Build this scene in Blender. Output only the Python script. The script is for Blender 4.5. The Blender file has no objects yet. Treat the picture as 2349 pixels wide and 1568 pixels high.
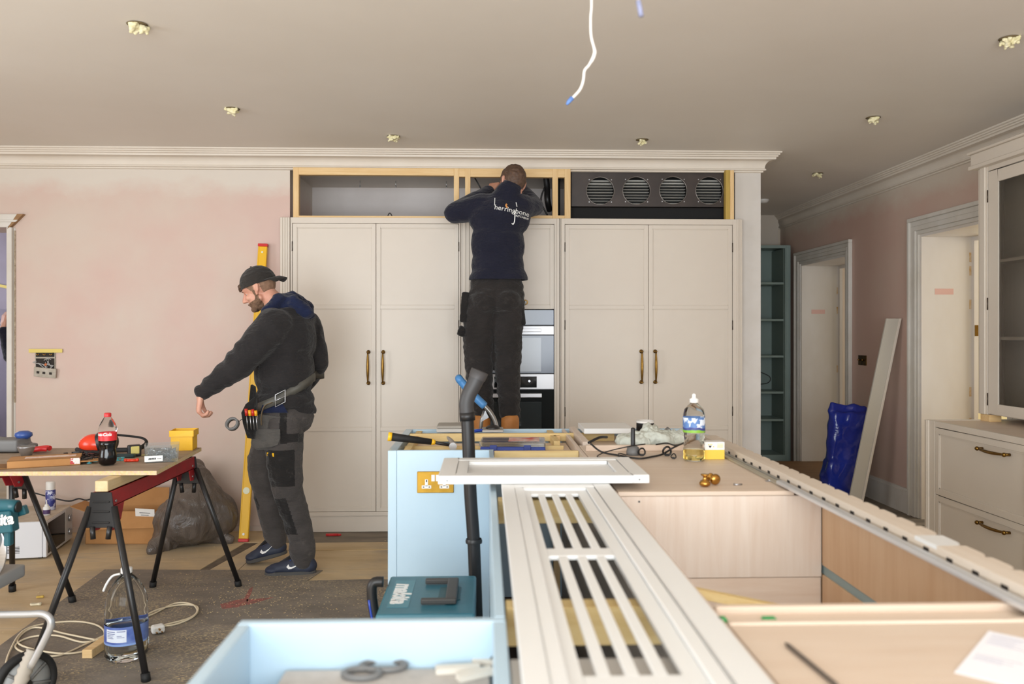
import bpy, bmesh, math, random
from mathutils import Vector, Matrix, noise, Euler, bvhtree
random.seed(7)
D = bpy.data
SC = bpy.context.scene
COL = SC.collection
PI = math.pi
# ------------------------------------------------------------------ camera
F = 1900.0; CX = 1174.5; U0 = 1113.0; V0 = 764.0; H = 1.38
TH = math.atan((CX - U0) / F)
cam = D.cameras.new('camera'); cam_o = D.objects.new('camera', cam); COL.objects.link(cam_o)
cam_o.location = (0, 0, H); cam_o.rotation_euler = (PI/2, 0, -TH)
cam.sensor_width = 36; cam.sensor_fit = 'HORIZONTAL'; cam.lens = 36*F/2349.0
cam.shift_y = -20.0/2349.0; cam.clip_start = 0.05; cam.clip_end = 100
cam.dof.use_dof = True; cam.dof.focus_distance = 4.9; cam.dof.aperture_fstop = 3.2
SC.camera = cam_o
# ------------------------------------------------------------------ world, light, exposure
SC.view_settings.view_transform = 'Standard'; SC.view_settings.look = 'None'
SC.view_settings.gamma = 1.0; SC.view_settings.use_curve_mapping = False
SC.view_settings.exposure = 0.0
wd = D.worlds.new('sky'); SC.world = wd; wd.use_nodes = True
wd.node_tree.nodes['Background'].inputs[0].default_value = (0.80, 0.88, 1.0, 1)
wd.node_tree.nodes['Background'].inputs[1].default_value = 1.0
def area(name, loc, rot, sx, sy, power, col=(1, 1, 1)):
    l = D.lights.new(name, 'AREA'); l.shape = 'RECTANGLE'; l.size = sx; l.size_y = sy
    l.energy = power; l.color = col
    o = D.objects.new(name, l); COL.objects.link(o); o.location = loc; o.rotation_euler = rot
    return o
# daylight through the wide garden window behind the camera and in the rooms on the right; side and left-room lamps are added fill
area('garden_daylight', (-0.6, -2.05, 1.32), (PI/2, 0, 0), 5.4, 2.3, 345, (0.905, 0.965, 1.0))
area('side_fill_light', (-4.7, 1.6, 1.4), (PI/2, 0, -PI/2), 2.4, 1.7, 85, (0.91, 0.965, 1.0))  # unseen fill lamp, added to lift the right wall and drawer cabinet
area('yellow_room_daylight', (5.3, 5.6, 1.7), (PI/2, 0, PI/2), 2.0, 1.8, 45, (1.0, 0.97, 0.90))
area('far_room_daylight', (5.3, 8.0, 1.6), (PI/2, 0, PI/2), 1.2, 1.6, 16, (1.0, 0.97, 0.93))
area('left_room_fill', (-5.4, 7.6, 1.6), (PI/2, 0, -PI/2), 1.6, 1.8, 26, (0.9, 0.93, 1.0))  # unseen lamp added to light the lavender room
# ------------------------------------------------------------------ pixel -> world helpers (authoring on known planes)
_fw = Vector((math.sin(TH), math.cos(TH), 0)); _rt = Vector((math.cos(TH), -math.sin(TH), 0)); _up = Vector((0, 0, 1))
CO = Vector((0, 0, H))
def ray(u, v): return _fw + _rt*((u - CX)/F) + _up*((V0 - v)/F)
def wy(u, v, Y): d = ray(u, v); return CO + d*(Y/d.y)
def wz(u, v, Z): d = ray(u, v); return CO + d*((Z - H)/d.z)
def wx(u, v, X): d = ray(u, v); return CO + d*(X/d.x)
# ------------------------------------------------------------------ materials
def lin(c):
    if isinstance(c, str): c = tuple(int(c[i:i+2], 16)/255 for i in (0, 2, 4))
    return tuple((x/12.92 if x <= .04045 else ((x + .055)/1.055)**2.4) for x in c)
MATS = {}
class NT:
    def __init__(s, name):
        s.m = D.materials.new(name); s.m.use_nodes = True; s.t = s.m.node_tree; s.n = s.t.nodes; s.l = s.t.links
        s.b = s.n['Principled BSDF']; s.tc = s.n.new('ShaderNodeTexCoord')
    def co(s, stretch=(1, 1, 1), rot=(0, 0, 0)):
        mp = s.n.new('ShaderNodeMapping'); mp.inputs['Scale'].default_value = stretch; mp.inputs['Rotation'].default_value = rot
        s.l.new(s.tc.outputs['Object'], mp.inputs[0]); return mp.outputs[0]
    def noise(s, scale, detail=4, rough=.55, stretch=(1, 1, 1), dist=0):
        k = s.n.new('ShaderNodeTexNoise'); k.inputs['Scale'].default_value = scale; k.inputs['Detail'].default_value = detail
        k.inputs['Roughness'].default_value = rough; k.inputs['Distortion'].default_value = dist
        s.l.new(s.co(stretch), k.inputs['Vector']); return k.outputs[0]
    def ramp(s, src, stops):
        r = s.n.new('ShaderNodeValToRGB'); s.l.new(src, r.inputs[0]); e = r.color_ramp.elements
        while len(e) < len(stops): e.new(.5)
        for q, (p, c) in zip(e, stops):
            q.position = p; q.color = (c, c, c, 1) if not isinstance(c, (tuple, list, str)) else tuple(lin(c)) + (1,)
        return r.outputs[0]
    def mix(s, fac, a, b, mode='MIX'):
        m = s.n.new('ShaderNodeMixRGB'); m.blend_type = mode
        for i, v in ((0, fac), (1, a), (2, b)):
            if isinstance(v, (int, float)) and i == 0: m.inputs[0].default_value = v
            elif isinstance(v, (str, tuple)): m.inputs[i].default_value = tuple(lin(v)) + (1,)
            else: s.l.new(v, m.inputs[i])
        return m.outputs[0]
    def math(s, op, a, b=0, clamp=False):
        m = s.n.new('ShaderNodeMath'); m.operation = op; m.use_clamp = clamp
        for i, v in ((0, a), (1, b)):
            if isinstance(v, (int, float)): m.inputs[i].default_value = v
            else: s.l.new(v, m.inputs[i])
        return m.outputs[0]
    def xyz(s):
        x = s.n.new('ShaderNodeSeparateXYZ'); s.l.new(s.tc.outputs['Object'], x.inputs[0]); return x.outputs
    def color(s, v):
        if isinstance(v, (str, tuple)): s.b.inputs['Base Color'].default_value = tuple(lin(v)) + (1,)
        else: s.l.new(v, s.b.inputs['Base Color'])
    def bump(s, src, strength, dist=.01):
        k = s.n.new('ShaderNodeBump'); k.inputs['Strength'].default_value = strength; k.inputs['Distance'].default_value = dist
        s.l.new(src, k.inputs['Height']); s.l.new(k.outputs[0], s.b.inputs['Normal'])
    def setp(s, **k):
        for a, v in k.items(): s.b.inputs[a.replace('_', ' ')].default_value = v
def mat(name, c, rough=.5, metal=0, c2=None, var=None, scale=6, stretch=(1, 1, 1), bump=0, bscale=60, bst=None, bd=.004, detail=4, spec=None, lo=.35, hi=.65):
    t = NT(name); t.setp(Roughness=rough, Metallic=metal)
    if spec is not None: t.b.inputs['Specular IOR Level'].default_value = spec
    if c2: t.color(t.ramp(t.noise(scale, detail, .6, stretch), [(lo, c), (hi, c2)]))
    else: t.color(c)
    if bump: t.bump(t.noise(bscale, 3, .6, bst or stretch), bump, bd)
    MATS[name] = t.m; return t.m
def wood(name, c1, c2, axis=0, rough=.6, c3=None, scale=5, knots=False):
    t = NT(name); t.setp(Roughness=rough)
    st = [9, 9, 9]; st[axis] = .7
    g = t.noise(scale, 6, .62, tuple(st), .4)
    st2 = [40, 40, 40]; st2[axis] = 1.5
    fine = t.noise(scale, 3, .6, tuple(st2))
    base = t.ramp(g, [(.3, c1), (.68, c2)])
    base = t.mix(t.math('MULTIPLY', fine, .35), base, c3 or c1, 'MIX')
    if knots:
        v = t.n.new('ShaderNodeTexVoronoi'); v.inputs['Scale'].default_value = 3.0
        sk = [2.2, 2.2, 2.2]; sk[axis] = 1.2
        t.l.new(t.co(tuple(sk)), v.inputs['Vector'])
        base = t.mix(t.ramp(v.outputs[0], [(.03, .85), (.075, 0.)]), base, '8A5A2C')
    t.color(base); t.bump(fine, .12, .002); MATS[name] = t.m; return t.m
def glass(name, c='FFFFFF', rough=.02, ior=1.45, thin=True, tint=None):
    t = NT(name); t.setp(Roughness=rough, IOR=ior); t.color(c)
    t.b.inputs['Transmission Weight'].default_value = 1.0
    MATS[name] = t.m; return t.m
def brass_m(name, c1, c2, rough=.3):
    t = NT(name); t.setp(Roughness=rough, Metallic=1.0); t.color(t.ramp(t.noise(25, 4), [(.35, c1), (.7, c2)])); MATS[name] = t.m; return t.m

cream = mat('cream_cabinet_paint', 'D3C8BA', .38, c2='CFC3B5', scale=1.3)
creamw = mat('pale_cabinet_paint', 'E4E4E3', .36, c2='E0E0DE', scale=1.5)
trim_w = mat('white_cornice_paint', 'D9CFC2', .5, c2='D4C9BB', scale=3)
casing_w = mat('casing_primer_paint', 'D8D3CC', .5, c2='CBC4B9', scale=4, stretch=(1, 1, .6))
# newly plastered pink walls with a pale misted band under the cornice
def plaster(name, ztop, zs, pink='CBAEA3', pale='CBBBAE', top='D0C6BA'):
    t = NT(name); t.setp(Roughness=.46)
    z = t.xyz()[2]
    n1 = t.noise(1.1, 4, .6); n2 = t.noise(3.2, 5, .65, (1, 1, 1.5))
    base = t.ramp(n1, [(.40, pink), (.62, pale)])
    base = t.mix(t.math('MULTIPLY', n2, .35), base, '#C9AE9E'[1:])
    zz = t.math('ADD', t.math('SUBTRACT', z, ztop), t.math('MULTIPLY', t.math('SUBTRACT', n2, .5), .28))
    base = t.mix(t.ramp(t.math('MULTIPLY_ADD', zz, zs), [(0., 0.), (1., 1.)]) if False else t.ramp(t.math('MULTIPLY', zz, zs), [(0., 0.), (.9, 1.)]), base, top)
    t.color(base); t.bump(t.noise(9, 4, .6, (1, 1, 1)), .05, .01)
    MATS[name] = t.m; return t.m
pink_front = plaster('pink_plaster_front', 2.33, 7.0)
pink_right = plaster('pink_plaster_right', 2.36, 6.0, 'C5A497', 'C6AD9F', 'CDC0B1')
lav = mat('lavender_wall', '9C93A3', .6, c2='8F8692', scale=1.5)
yellow_wall = mat('yellow_wall', 'E5DCAE', .7)
ceil_m = mat('ceiling_paint', 'E2DCD4', .6, c2='DED7CE', scale=.9)
white_patch = mat('filled_white_wall', 'D6D0CB', .5, c2='CBC4BC', scale=2.5, bump=.05, bscale=20)
reveal_m = mat('reveal_board', 'E2DCD6', .4, c2='D6CCC1', scale=1.6, stretch=(1, 1, .5), bump=.03)
inside_grey = mat('recess_plaster', 'D4CCC8', .7, c2='CBC3BE', scale=2)
pine = wood('pine_timber', 'E7C896', 'D6AE74', 0, .6)
pine_v = wood('pine_timber_upright', 'E7C896', 'D3AA70', 2, .6)
pine_y = wood('pine_batten', 'E3CB93', 'CFAE72', 0, .6, knots=True)
treated = wood('treated_timber', 'BFA04E', 'A88A3E', 2, .7, knots=True)
duct_m = mat('dark_duct_steel', '403733', .42, .3, c2='332C29', scale=5, bump=.05, bscale=30)
fin_m = mat('louvre_fin', 'B4B2AC', .4, .2)
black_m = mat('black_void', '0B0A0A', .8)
dark_m = mat('dark_gap', '2A2420', .8)
brass = brass_m('aged_brass', '8A6A34', '6E5226', .3)
gold = brass_m('polished_brass', 'C89A50', 'A87A38', .22)
steel = mat('brushed_steel', 'C2C2C4', .3, .9, c2='AFAFB2', scale=8, stretch=(1, 1, 30))
satin = mat('satin_oven_steel', 'D9D9DC', .35, .25)
oven_black = mat('oven_black_glass', '141516', .06)
oven_grey = mat('oven_mirror_glass', '6A7282', .14)
white_pl = mat('white_plastic', 'E8E6E2', .35)
black_pl = mat('black_plastic', '1C1B1C', .42)
grey_pl = mat('grey_plastic', '6D6C6B', .5)
rubber = mat('black_rubber', '151414', .7)
veneer_y = wood('ash_veneer_top', 'DCCAB8', 'D2BBA6', 0, .45, 'E0D0C0', 3)
veneer_v = wood('ash_veneer_upright', 'DCCDBF', 'D0BAA8', 2, .45, 'E2D6CA', 3)
veneer_h = wood('ash_veneer_low', 'DDC9B7', 'D0B6A0', 0, .45, 'E0D0C0', 4)
oak_v = wood('warm_veneer', 'D6B592', 'C8A07A', 2, .45, 'DABE9E', 3)
blue_p = mat('pale_blue_paint', 'B6CDDC', .32, c2='B2C9D9', scale=2)
teal_p = mat('grey_green_paint', '8C9D98', .45, c2='84958F', scale=3)

# ------------------------------------------------------------------ mesh builder
class M:
    def __init__(s): s.v = []; s.f = []; s.mi = []; s.sm = []
    def add(s, vs, fs, mi=0, sm=False):
        b = len(s.v); s.v += [Vector(q) for q in vs]
        for f in fs: s.f.append([b + i for i in f]); s.mi.append(mi); s.sm.append(sm)
        return s
    def box(s, x0, x1, y0, y1, z0, z1, mi=0):
        if x0 > x1: x0, x1 = x1, x0
        if y0 > y1: y0, y1 = y1, y0
        if z0 > z1: z0, z1 = z1, z0
        vs = [(x0, y0, z0), (x1, y0, z0), (x1, y1, z0), (x0, y1, z0), (x0, y0, z1), (x1, y0, z1), (x1, y1, z1), (x0, y1, z1)]
        return s.add(vs, [(0, 3, 2, 1), (4, 5, 6, 7), (0, 1, 5, 4), (1, 2, 6, 5), (2, 3, 7, 6), (3, 0, 4, 7)], mi)
    def obox(s, c, sz, rot=(0, 0, 0), mi=0):
        R = Euler(rot).to_matrix() if not isinstance(rot, Matrix) else rot
        k = M().box(-sz[0]/2, sz[0]/2, -sz[1]/2, sz[1]/2, -sz[2]/2, sz[2]/2)
        return s.add([R @ q + Vector(c) for q in k.v], k.f, mi)
    def prism(s, poly, axis, a, b, mi=0):
        """poly: 2D points in the two other axes (cyclic order), extruded from a to b along axis"""
        n = len(poly)
        def P(p, t):
            return {0: (t, p[0], p[1]), 1: (p[0], t, p[1]), 2: (p[0], p[1], t)}[axis]
        vs = [P(p, a) for p in poly] + [P(p, b) for p in poly]
        fs = [tuple(range(n - 1, -1, -1)), tuple(range(n, 2*n))] + [(i, (i + 1) % n, n + (i + 1) % n, n + i) for i in range(n)]
        return s.add(vs, fs, mi)
    def hull8(s, b4, t4, mi=0):
        return s.add(list(b4) + list(t4), [(3, 2, 1, 0), (4, 5, 6, 7), (0, 1, 5, 4), (1, 2, 6, 5), (2, 3, 7, 6), (3, 0, 4, 7)], mi)
    def frame(s, d):
        d = Vector(d).normalized(); a = Vector((0, 0, 1)) if abs(d.z) < .9 else Vector((1, 0, 0))
        x = d.cross(a).normalized(); return x, d.cross(x).normalized()
    def cyl(s, p0, p1, r0, r1=None, n=16, mi=0, caps=True, sm=True):
        p0 = Vector(p0); p1 = Vector(p1); r1 = r0 if r1 is None else r1; x, y = s.frame(p1 - p0)
        vs = []
        for p, r in ((p0, r0), (p1, r1)):
            vs += [p + x*math.cos(2*PI*i/n)*r + y*math.sin(2*PI*i/n)*r for i in range(n)]
        s.add(vs, [(i, (i + 1) % n, n + (i + 1) % n, n + i) for i in range(n)], mi, sm)
        if caps: s.add(vs[:n], [tuple(range(n - 1, -1, -1))], mi); s.add(vs[n:], [tuple(range(n))], mi)
        return s
    def tube(s, pts, r, n=10, mi=0, closed=False, sm=True, flat=1.0):
        pts = [Vector(p) for p in pts]; m = len(pts); rings = []
        x = None
        for i, p in enumerate(pts):
            if closed: d = pts[(i + 1) % m] - pts[i - 1]
            else: d = pts[min(i + 1, m - 1)] - pts[max(i - 1, 0)]
            d.normalize()
            if x is None: x, _ = s.frame(d)
            x = (x - d*x.dot(d)).normalized(); y = d.cross(x)
            rr = r[i] if isinstance(r, (list, tuple)) else r
            rings.append([p + x*math.cos(2*PI*k/n)*rr + y*math.sin(2*PI*k/n)*rr*flat for k in range(n)])
        vs = [q for g in rings for q in g]; fs = []
        for i in range(m if closed else m - 1):
            j = (i + 1) % m
            for k in range(n): fs.append((i*n + k, i*n + (k + 1) % n, j*n + (k + 1) % n, j*n + k))
        s.add(vs, fs, mi, sm)
        if not closed: s.add(rings[0], [tuple(range(n - 1, -1, -1))], mi); s.add(rings[-1], [tuple(range(n))], mi)
        return s
    def lathe(s, prof, c=(0, 0, 0), axis=(0, 0, 1), n=24, mi=0, sm=True, lobes=None):
        c = Vector(c); ax = Vector(axis).normalized(); x, y = s.frame(ax); m = len(prof); vs = []
        for (r, h) in prof:
            for k in range(n):
                a = 2*PI*k/n; rr = r
                if lobes: rr = r*lobes(a, h)
                vs.append(c + ax*h + x*math.cos(a)*rr + y*math.sin(a)*rr)
        fs = [(i*n + k, i*n + (k + 1) % n, (i + 1)*n + (k + 1) % n, (i + 1)*n + k) for i in range(m - 1) for k in range(n)]
        return s.add(vs, fs, mi, sm)
    def ball(s, c, r, n=16, mi=0, rot=None):
        r = (r, r, r) if isinstance(r, (int, float)) else r; R = rot or Matrix.Identity(3); vs = []; m = n//2
        for i in range(m + 1):
            t = PI*i/m
            for k in range(n):
                a = 2*PI*k/n
                vs.append(Vector(c) + R @ Vector((r[0]*math.sin(t)*math.cos(a), r[1]*math.sin(t)*math.sin(a), r[2]*math.cos(t))))
        fs = [(i*n + k, (i + 1)*n + k, (i + 1)*n + (k + 1) % n, i*n + (k + 1) % n) for i in range(m) for k in range(n)]
        return s.add(vs, fs, mi, True)
    def xf(s, mtx): s.v = [mtx @ q for q in s.v]; return s
    def build(s, name, mats, parent=None, bevel=0, smooth=False, segs=1):
        return link_mesh(name, s.v, s.f, mats, parent, bevel, s.mi, s.sm if not smooth else [True]*len(s.f), segs)
LOCAL = set()
def root_of(o):
    while o.parent: o = o.parent
    return o
def link_mesh(name, vs, fs, mats, parent=None, bevel=0, mi=None, sm=None, segs=1):
    if not isinstance(mats, (list, tuple)): mats = [mats]
    if parent is not None:
        r = root_of(parent); off = Vector((0, 0, 0)) if r in LOCAL else r.location.copy()
    else:
        xs = [v[0] for v in vs]; ys = [v[1] for v in vs]; zs = [v[2] for v in vs]
        off = Vector(((min(xs) + max(xs))/2, (min(ys) + max(ys))/2, min(zs)))
    me = D.meshes.new(name); me.from_pydata([tuple(Vector(v) - off) for v in vs], [], fs)
    for m in mats: me.materials.append(m)
    if mi: me.polygons.foreach_set('material_index', mi)
    if sm: me.polygons.foreach_set('use_smooth', sm)
    bm = bmesh.new(); bm.from_mesh(me); bmesh.ops.remove_doubles(bm, verts=bm.verts, dist=1e-6)
    bmesh.ops.recalc_face_normals(bm, faces=bm.faces); bm.to_mesh(me); bm.free(); me.update()
    o = D.objects.new(name, me); COL.objects.link(o)
    if parent is not None: o.parent = parent
    else: o.location = off
    if bevel:
        b = o.modifiers.new('b', 'BEVEL'); b.width = bevel; b.segments = segs; b.limit_method = 'ANGLE'; b.angle_limit = .7
    return o
def thing(name, label, cat, loc=(0, 0, 0), group=None, local=False, rot=None):
    o = D.objects.new(name, None); COL.objects.link(o); o.location = loc; o.empty_display_size = .05
    o['label'] = label; o['category'] = cat
    if group: o['group'] = group
    if local: LOCAL.add(o)
    if rot: o.rotation_euler = rot
    return o
def tag(o, label, cat, group=None):
    o['label'] = label; o['category'] = cat
    if group: o['group'] = group
    return o
def struct(name, m, mats, bevel=0, label=None):
    # setting pieces keep world coordinates so their materials read in metres
    if not isinstance(mats, (list, tuple)): mats = [mats]
    me = D.meshes.new(name); me.from_pydata([tuple(v) for v in m.v], [], m.f)
    for q in mats: me.materials.append(q)
    me.polygons.foreach_set('material_index', m.mi); me.polygons.foreach_set('use_smooth', m.sm)
    bm = bmesh.new(); bm.from_mesh(me); bmesh.ops.recalc_face_normals(bm, faces=bm.faces); bm.to_mesh(me); bm.free()
    o = D.objects.new(name, me); COL.objects.link(o); o['kind'] = 'structure'
    if label: o['label'] = label
    if bevel: b = o.modifiers.new('b', 'BEVEL'); b.width = bevel; b.limit_method = 'ANGLE'
    return o
def copy_tree(o, parent=None):
    c = o.copy(); COL.objects.link(c)
    if parent is not None: c.parent = parent
    for ch in list(o.children): copy_tree(ch, c)
    return c
def smooth_path(pts, k=6):
    pts = [Vector(p) for p in pts]; out = []
    for i in range(len(pts) - 1):
        p0 = pts[max(i - 1, 0)]; p1 = pts[i]; p2 = pts[i + 1]; p3 = pts[min(i + 2, len(pts) - 1)]
        for j in range(k):
            t = j/k
            out.append(.5*((2*p1) + (p2 - p0)*t + (2*p0 - 5*p1 + 4*p2 - p3)*t*t + (3*p1 - p0 - 3*p2 + p3)*t**3))
    out.append(pts[-1]); return out
# organic shapes: overlapping rounded cones fused into one surface by a voxel remesh
def fuse(name, prims, voxel, mats, parent=None, smooth=6, disp=None, cut=None, matfn=None, plane=None):
    m = M()
    for p in prims:
        k = p[0]
        if k == 'c':      # tapered capsule p0 p1 r0 r1 [flat vector scale]
            _, a, b, r0, r1 = p[:5]; a = Vector(a); b = Vector(b); q = M(); n = 20
            d = b - a; L = d.length or 1e-6; d = d/L; x, y = q.frame(d); vs = []; steps = 5; prof = []
            for i in range(steps + 1): t = PI/2*i/steps; prof.append((-math.cos(t)*r0, math.sin(t)*r0))
            for i in range(steps + 1): t = PI/2*i/steps; prof.append((L + math.sin(t)*r1, math.cos(t)*r1))
            q.lathe([(max(r, 1e-4), h) for h, r in prof], a, d, n)
            fl = p[5] if len(p) > 5 else None
            if fl:        # (direction, factor): squash about the axis line
                fd = Vector(fl[0]).normalized(); fd = (fd - d*fd.dot(d)).normalized()
                q.v = [w + fd*((w - a).dot(fd)*(fl[1] - 1)) for w in q.v]
            nq = len(q.v); q.f.append(list(range(n - 1, -1, -1))); q.f.append(list(range(nq - n, nq)))
            m.add(q.v, q.f)
        elif k == 'e':    # ellipsoid centre radii [rot matrix]
            m.ball(p[1], p[2], 20, rot=p[3] if len(p) > 3 else None)
        elif k == 'b':    # oriented box
            m.obox(p[1], p[2], p[3] if len(p) > 3 else (0, 0, 0))
    me = D.meshes.new('tmp'); me.from_pydata([tuple(v) for v in m.v], [], m.f)
    bm = bmesh.new(); bm.from_mesh(me); bmesh.ops.remove_doubles(bm, verts=bm.verts, dist=1e-5)
    bmesh.ops.recalc_face_normals(bm, faces=bm.faces); bm.to_mesh(me); bm.free()
    o = D.objects.new('tmp', me); COL.objects.link(o)
    r = o.modifiers.new('r', 'REMESH'); r.mode = 'VOXEL'; r.voxel_size = voxel
    if smooth:
        s = o.modifiers.new('s', 'SMOOTH'); s.factor = .6; s.iterations = smooth
    dg = bpy.context.evaluated_depsgraph_get(); ev = o.evaluated_get(dg)
    mm = D.meshes.new_from_object(ev); D.objects.remove(o); D.meshes.remove(me)
    if disp:
        mm.update(); nr = [v.normal.copy() for v in mm.vertices]
        for v, nn in zip(mm.vertices, nr):
            d = disp(v.co, nn)
            v.co += d if isinstance(d, Vector) else nn*d
    if cut:              # delete vertices for which cut(co) is true (open hems, necklines)
        bm = bmesh.new(); bm.from_mesh(mm); bmesh.ops.delete(bm, geom=[v for v in bm.verts if cut(v.co)], context='VERTS')
        for _ in range(5): bmesh.ops.smooth_vert(bm, verts=[v for v in bm.verts if v.is_boundary], factor=.5, use_axis_x=True, use_axis_y=True, use_axis_z=True)
        bm.to_mesh(mm); bm.free()
    if plane:            # clean straight edge: keep the side the normal points away from
        bm = bmesh.new(); bm.from_mesh(mm); bmesh.ops.bisect_plane(bm, geom=bm.verts[:] + bm.edges[:] + bm.faces[:], plane_co=Vector(plane[0]), plane_no=Vector(plane[1]), clear_outer=True); bm.to_mesh(mm); bm.free()
    vs = [v.co.copy() for v in mm.vertices]; fs = [list(p.vertices) for p in mm.polygons]
    mi = [matfn(p.center) for p in mm.polygons] if matfn else None
    D.meshes.remove(mm)
    return link_mesh(name, vs, fs, mats, parent, 0, mi, [True]*len(fs))
def cloth_noise(amp, sc, st=(1, 1, 1), seed=0):
    def f(co, n):
        q = Vector((co.x*sc*st[0] + seed, co.y*sc*st[1], co.z*sc*st[2] + seed*.7))
        return amp*(noise.noise(q) + .5*noise.noise(q*2.1))
    return f
def text_mesh(body, size, extrude=0.0, bold=0.0, shear=0, spacing=1.0, align='CENTER', res=3):
    cu = D.curves.new('t', 'FONT'); cu.body = body; cu.size = size; cu.extrude = extrude; cu.offset = bold; cu.shear = shear
    cu.space_character = spacing; cu.align_x = align; cu.align_y = 'CENTER'; cu.resolution_u = res
    o = D.objects.new('t', cu); COL.objects.link(o); bpy.context.view_layer.update()
    me = D.meshes.new_from_object(o.evaluated_get(bpy.context.evaluated_depsgraph_get()))
    vs = [v.co.copy() for v in me.vertices]; fs = [list(p.vertices) for p in me.polygons]
    D.objects.remove(o); D.curves.remove(cu); D.meshes.remove(me)
    return vs, fs
def text_on(m, body, size, origin, xdir, ydir, mi=0, extrude=.0004, **k):
    """flat lettering lying in the plane of xdir, ydir"""
    vs, fs = text_mesh(body, size, extrude, **k); x = Vector(xdir).normalized(); y = Vector(ydir).normalized(); z = x.cross(y)
    m.add([Vector(origin) + x*v.x + y*v.y + z*v.z for v in vs], fs, mi); return m
def wrap_cyl(vs, r, c, ang0):
    """bend flat lettering (x right, y up) round an upright cylinder; ang0 is the facing angle"""
    out = []
    for v in vs:
        a = ang0 + v.x/r; out.append(Vector((c[0] + math.cos(a)*(r + .0004), c[1] + math.sin(a)*(r + .0004), c[2] + v.y)))
    return out
# ================================================================== ROOM SHELL
YW = 5.85; YC = 5.79; XR = 3.24; CZ = 2.655; YF = 9.0
XL = wy(22, 700, YW).x            # doorway edge in the pink wall
RX0 = wy(665, 440, YW).x; RX1 = wy(1686, 440, YW).x; XK = wy(1745, 440, YW).x
OPZ = wy(900, 388, YW).z          # top of the cabinet opening
# floor: base slab, then ply panels and boards as parts
struct('floor', M().box(-6, 6.2, -3.2, 9.4, -.12, -.02), mat('floor_substrate', '5F554A', .9, c2='4A4138', scale=4))
FLOOR = D.objects['floor']
ply = NT('dusty_ply_floor'); ply.setp(Roughness=.75)
_g = ply.noise(2.2, 6, .62, (.6, 3.0, 1), .6); _d = ply.noise(1.3, 5, .6)
_c = ply.ramp(_g, [(.32, 'BBA27C'), (.55, 'CBB48F'), (.72, 'B0A08B')])
_c = ply.mix(ply.ramp(_d, [(.48, 0.), (.66, .6)]), _c, '948A7D')
_c = ply.mix(ply.ramp(ply.noise(150, 2, .5), [(.62, 0.), (.72, .6)]), _c, 'D0B98C')
ply.color(_c); ply.bump(_g, .1, .004); MATS['ply'] = ply.m
greyply = mat('grey_stained_board', '8A7F70', .8, c2='70665B', scale=3, stretch=(.8, 4, 1), bump=.1, bscale=20)
filler_m = mat('floor_joint_filler', '55493E', .9, c2='6E6152', scale=14)
def fp(pts, m, z0=-.02, z1=0, name='floor_panel'):
    q = M().prism([(p[0], p[1]) for p in pts], 2, z0, z1)
    o = D.meshes.new(name); o.from_pydata([tuple(v) for v in q.v], [], q.f); o.materials.append(m)
    bm = bmesh.new(); bm.from_mesh(o); bmesh.ops.recalc_face_normals(bm, faces=bm.faces); bm.to_mesh(o); bm.free()
    ob = D.objects.new(name, o); COL.objects.link(ob); ob.parent = FLOOR; return ob
def rect(x0, x1, y0, y1): return [(x0, y0), (x1, y0), (x1, y1), (x0, y1)]
ya = 5.50; yb = 5.30; g = .004
SX = -1.44
fp(rect(-6, SX, 5.52, 9.3), MATS['ply'])
fp(rect(SX + g, 3.9, ya + g, 5.85), greyply, -.02, -.002)
fp(rect(SX + g, 1.1, yb + .03, ya), MATS['ply'])
fp(rect(SX + g, 1.1, yb, yb + .026), wood('pale_floor_batten', 'C8AE84', 'B5976B', 0, .7), -.02, .002, 'floor_batten')
fp(rect(SX + g, 1.1, 4.62, yb - g), MATS['ply'])
a0 = wz(455, 1308, 0); a1 = wz(478, 1308, 0); b0 = wz(566, 1240, 0); b1 = wz(598, 1240, 0)
fp([(-6, a0.y), (a0.x, a0.y), (b0.x, 5.52 - g), (-6, 5.52 - g)], MATS['ply'])
fp([(a1.x, a0.y), (SX, a0.y), (SX, 5.52 - g), (b1.x, 5.52 - g)], MATS['ply'])
fp([(a0.x + g, a0.y), (a1.x - g, a0.y), (b1.x - g, 5.52), (b0.x + g, 5.52)], filler_m, -.02, -.003, 'joint_filler')
fp(rect(-6, SX, 2.0, a0.y - g), MATS['ply']); fp(rect(SX + g, 1.1, 1.7, 4.62 - g), MATS['ply'])
fp(rect(-6, 1.1, -3, 1.7 - g), MATS['ply']); fp(rect(-6, SX, 1.7, 2.0 - g), MATS['ply'])
fp(rect(1.1 + g, 6, -3, 5.5), MATS['ply']); fp(rect(3.9, 6, 5.5, 9.3), MATS['ply']); fp(rect(SX + g, 3.9 - g, 5.86, 9.3), greyply)
# walls
w = M()
w.box(XL, RX0, YW, YW + .9, -.02, CZ); w.box(RX0, RX1, YW, YW + .9, OPZ, CZ)
w.box(-6, XL - .95, YW, YW + .3, -.02, CZ); w.box(XL - .95, XL, YW, YW + .3, wy(10, 522, YW).z, CZ)
struct('wall_front', w, pink_front)
w = M().box(RX1, XK, YW, YW + .9, -.02, CZ); w.box(XK - .12, XK, YW + .9, YF + .1, -.02, CZ)
struct('wall_pillar', w, white_patch)
w = M().box(RX0, RX1, 6.60, 6.75, -.02, CZ); w.box(RX0 - .05, RX0 - .001, YW + .01, 6.6, 0, CZ)
struct('wall_recess', w, inside_grey)
T = .38; o1n, o1f = 5.02, 6.07; o2n, o2f = 7.33, 8.40
z1 = 2.116; z2 = 2.09
w = M()
w.box(XR, XR + T, -3, o1n, -.02, CZ).box(XR, XR + T, o1f, o2n, -.02, CZ).box(XR, XR + T, o2f, YF, -.02, CZ)
w.box(XR, XR + T, o1n, o1f, z1, CZ).box(XR, XR + T, o2n, o2f, z2, CZ)
struct('wall_right', w, pink_right)
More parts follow.
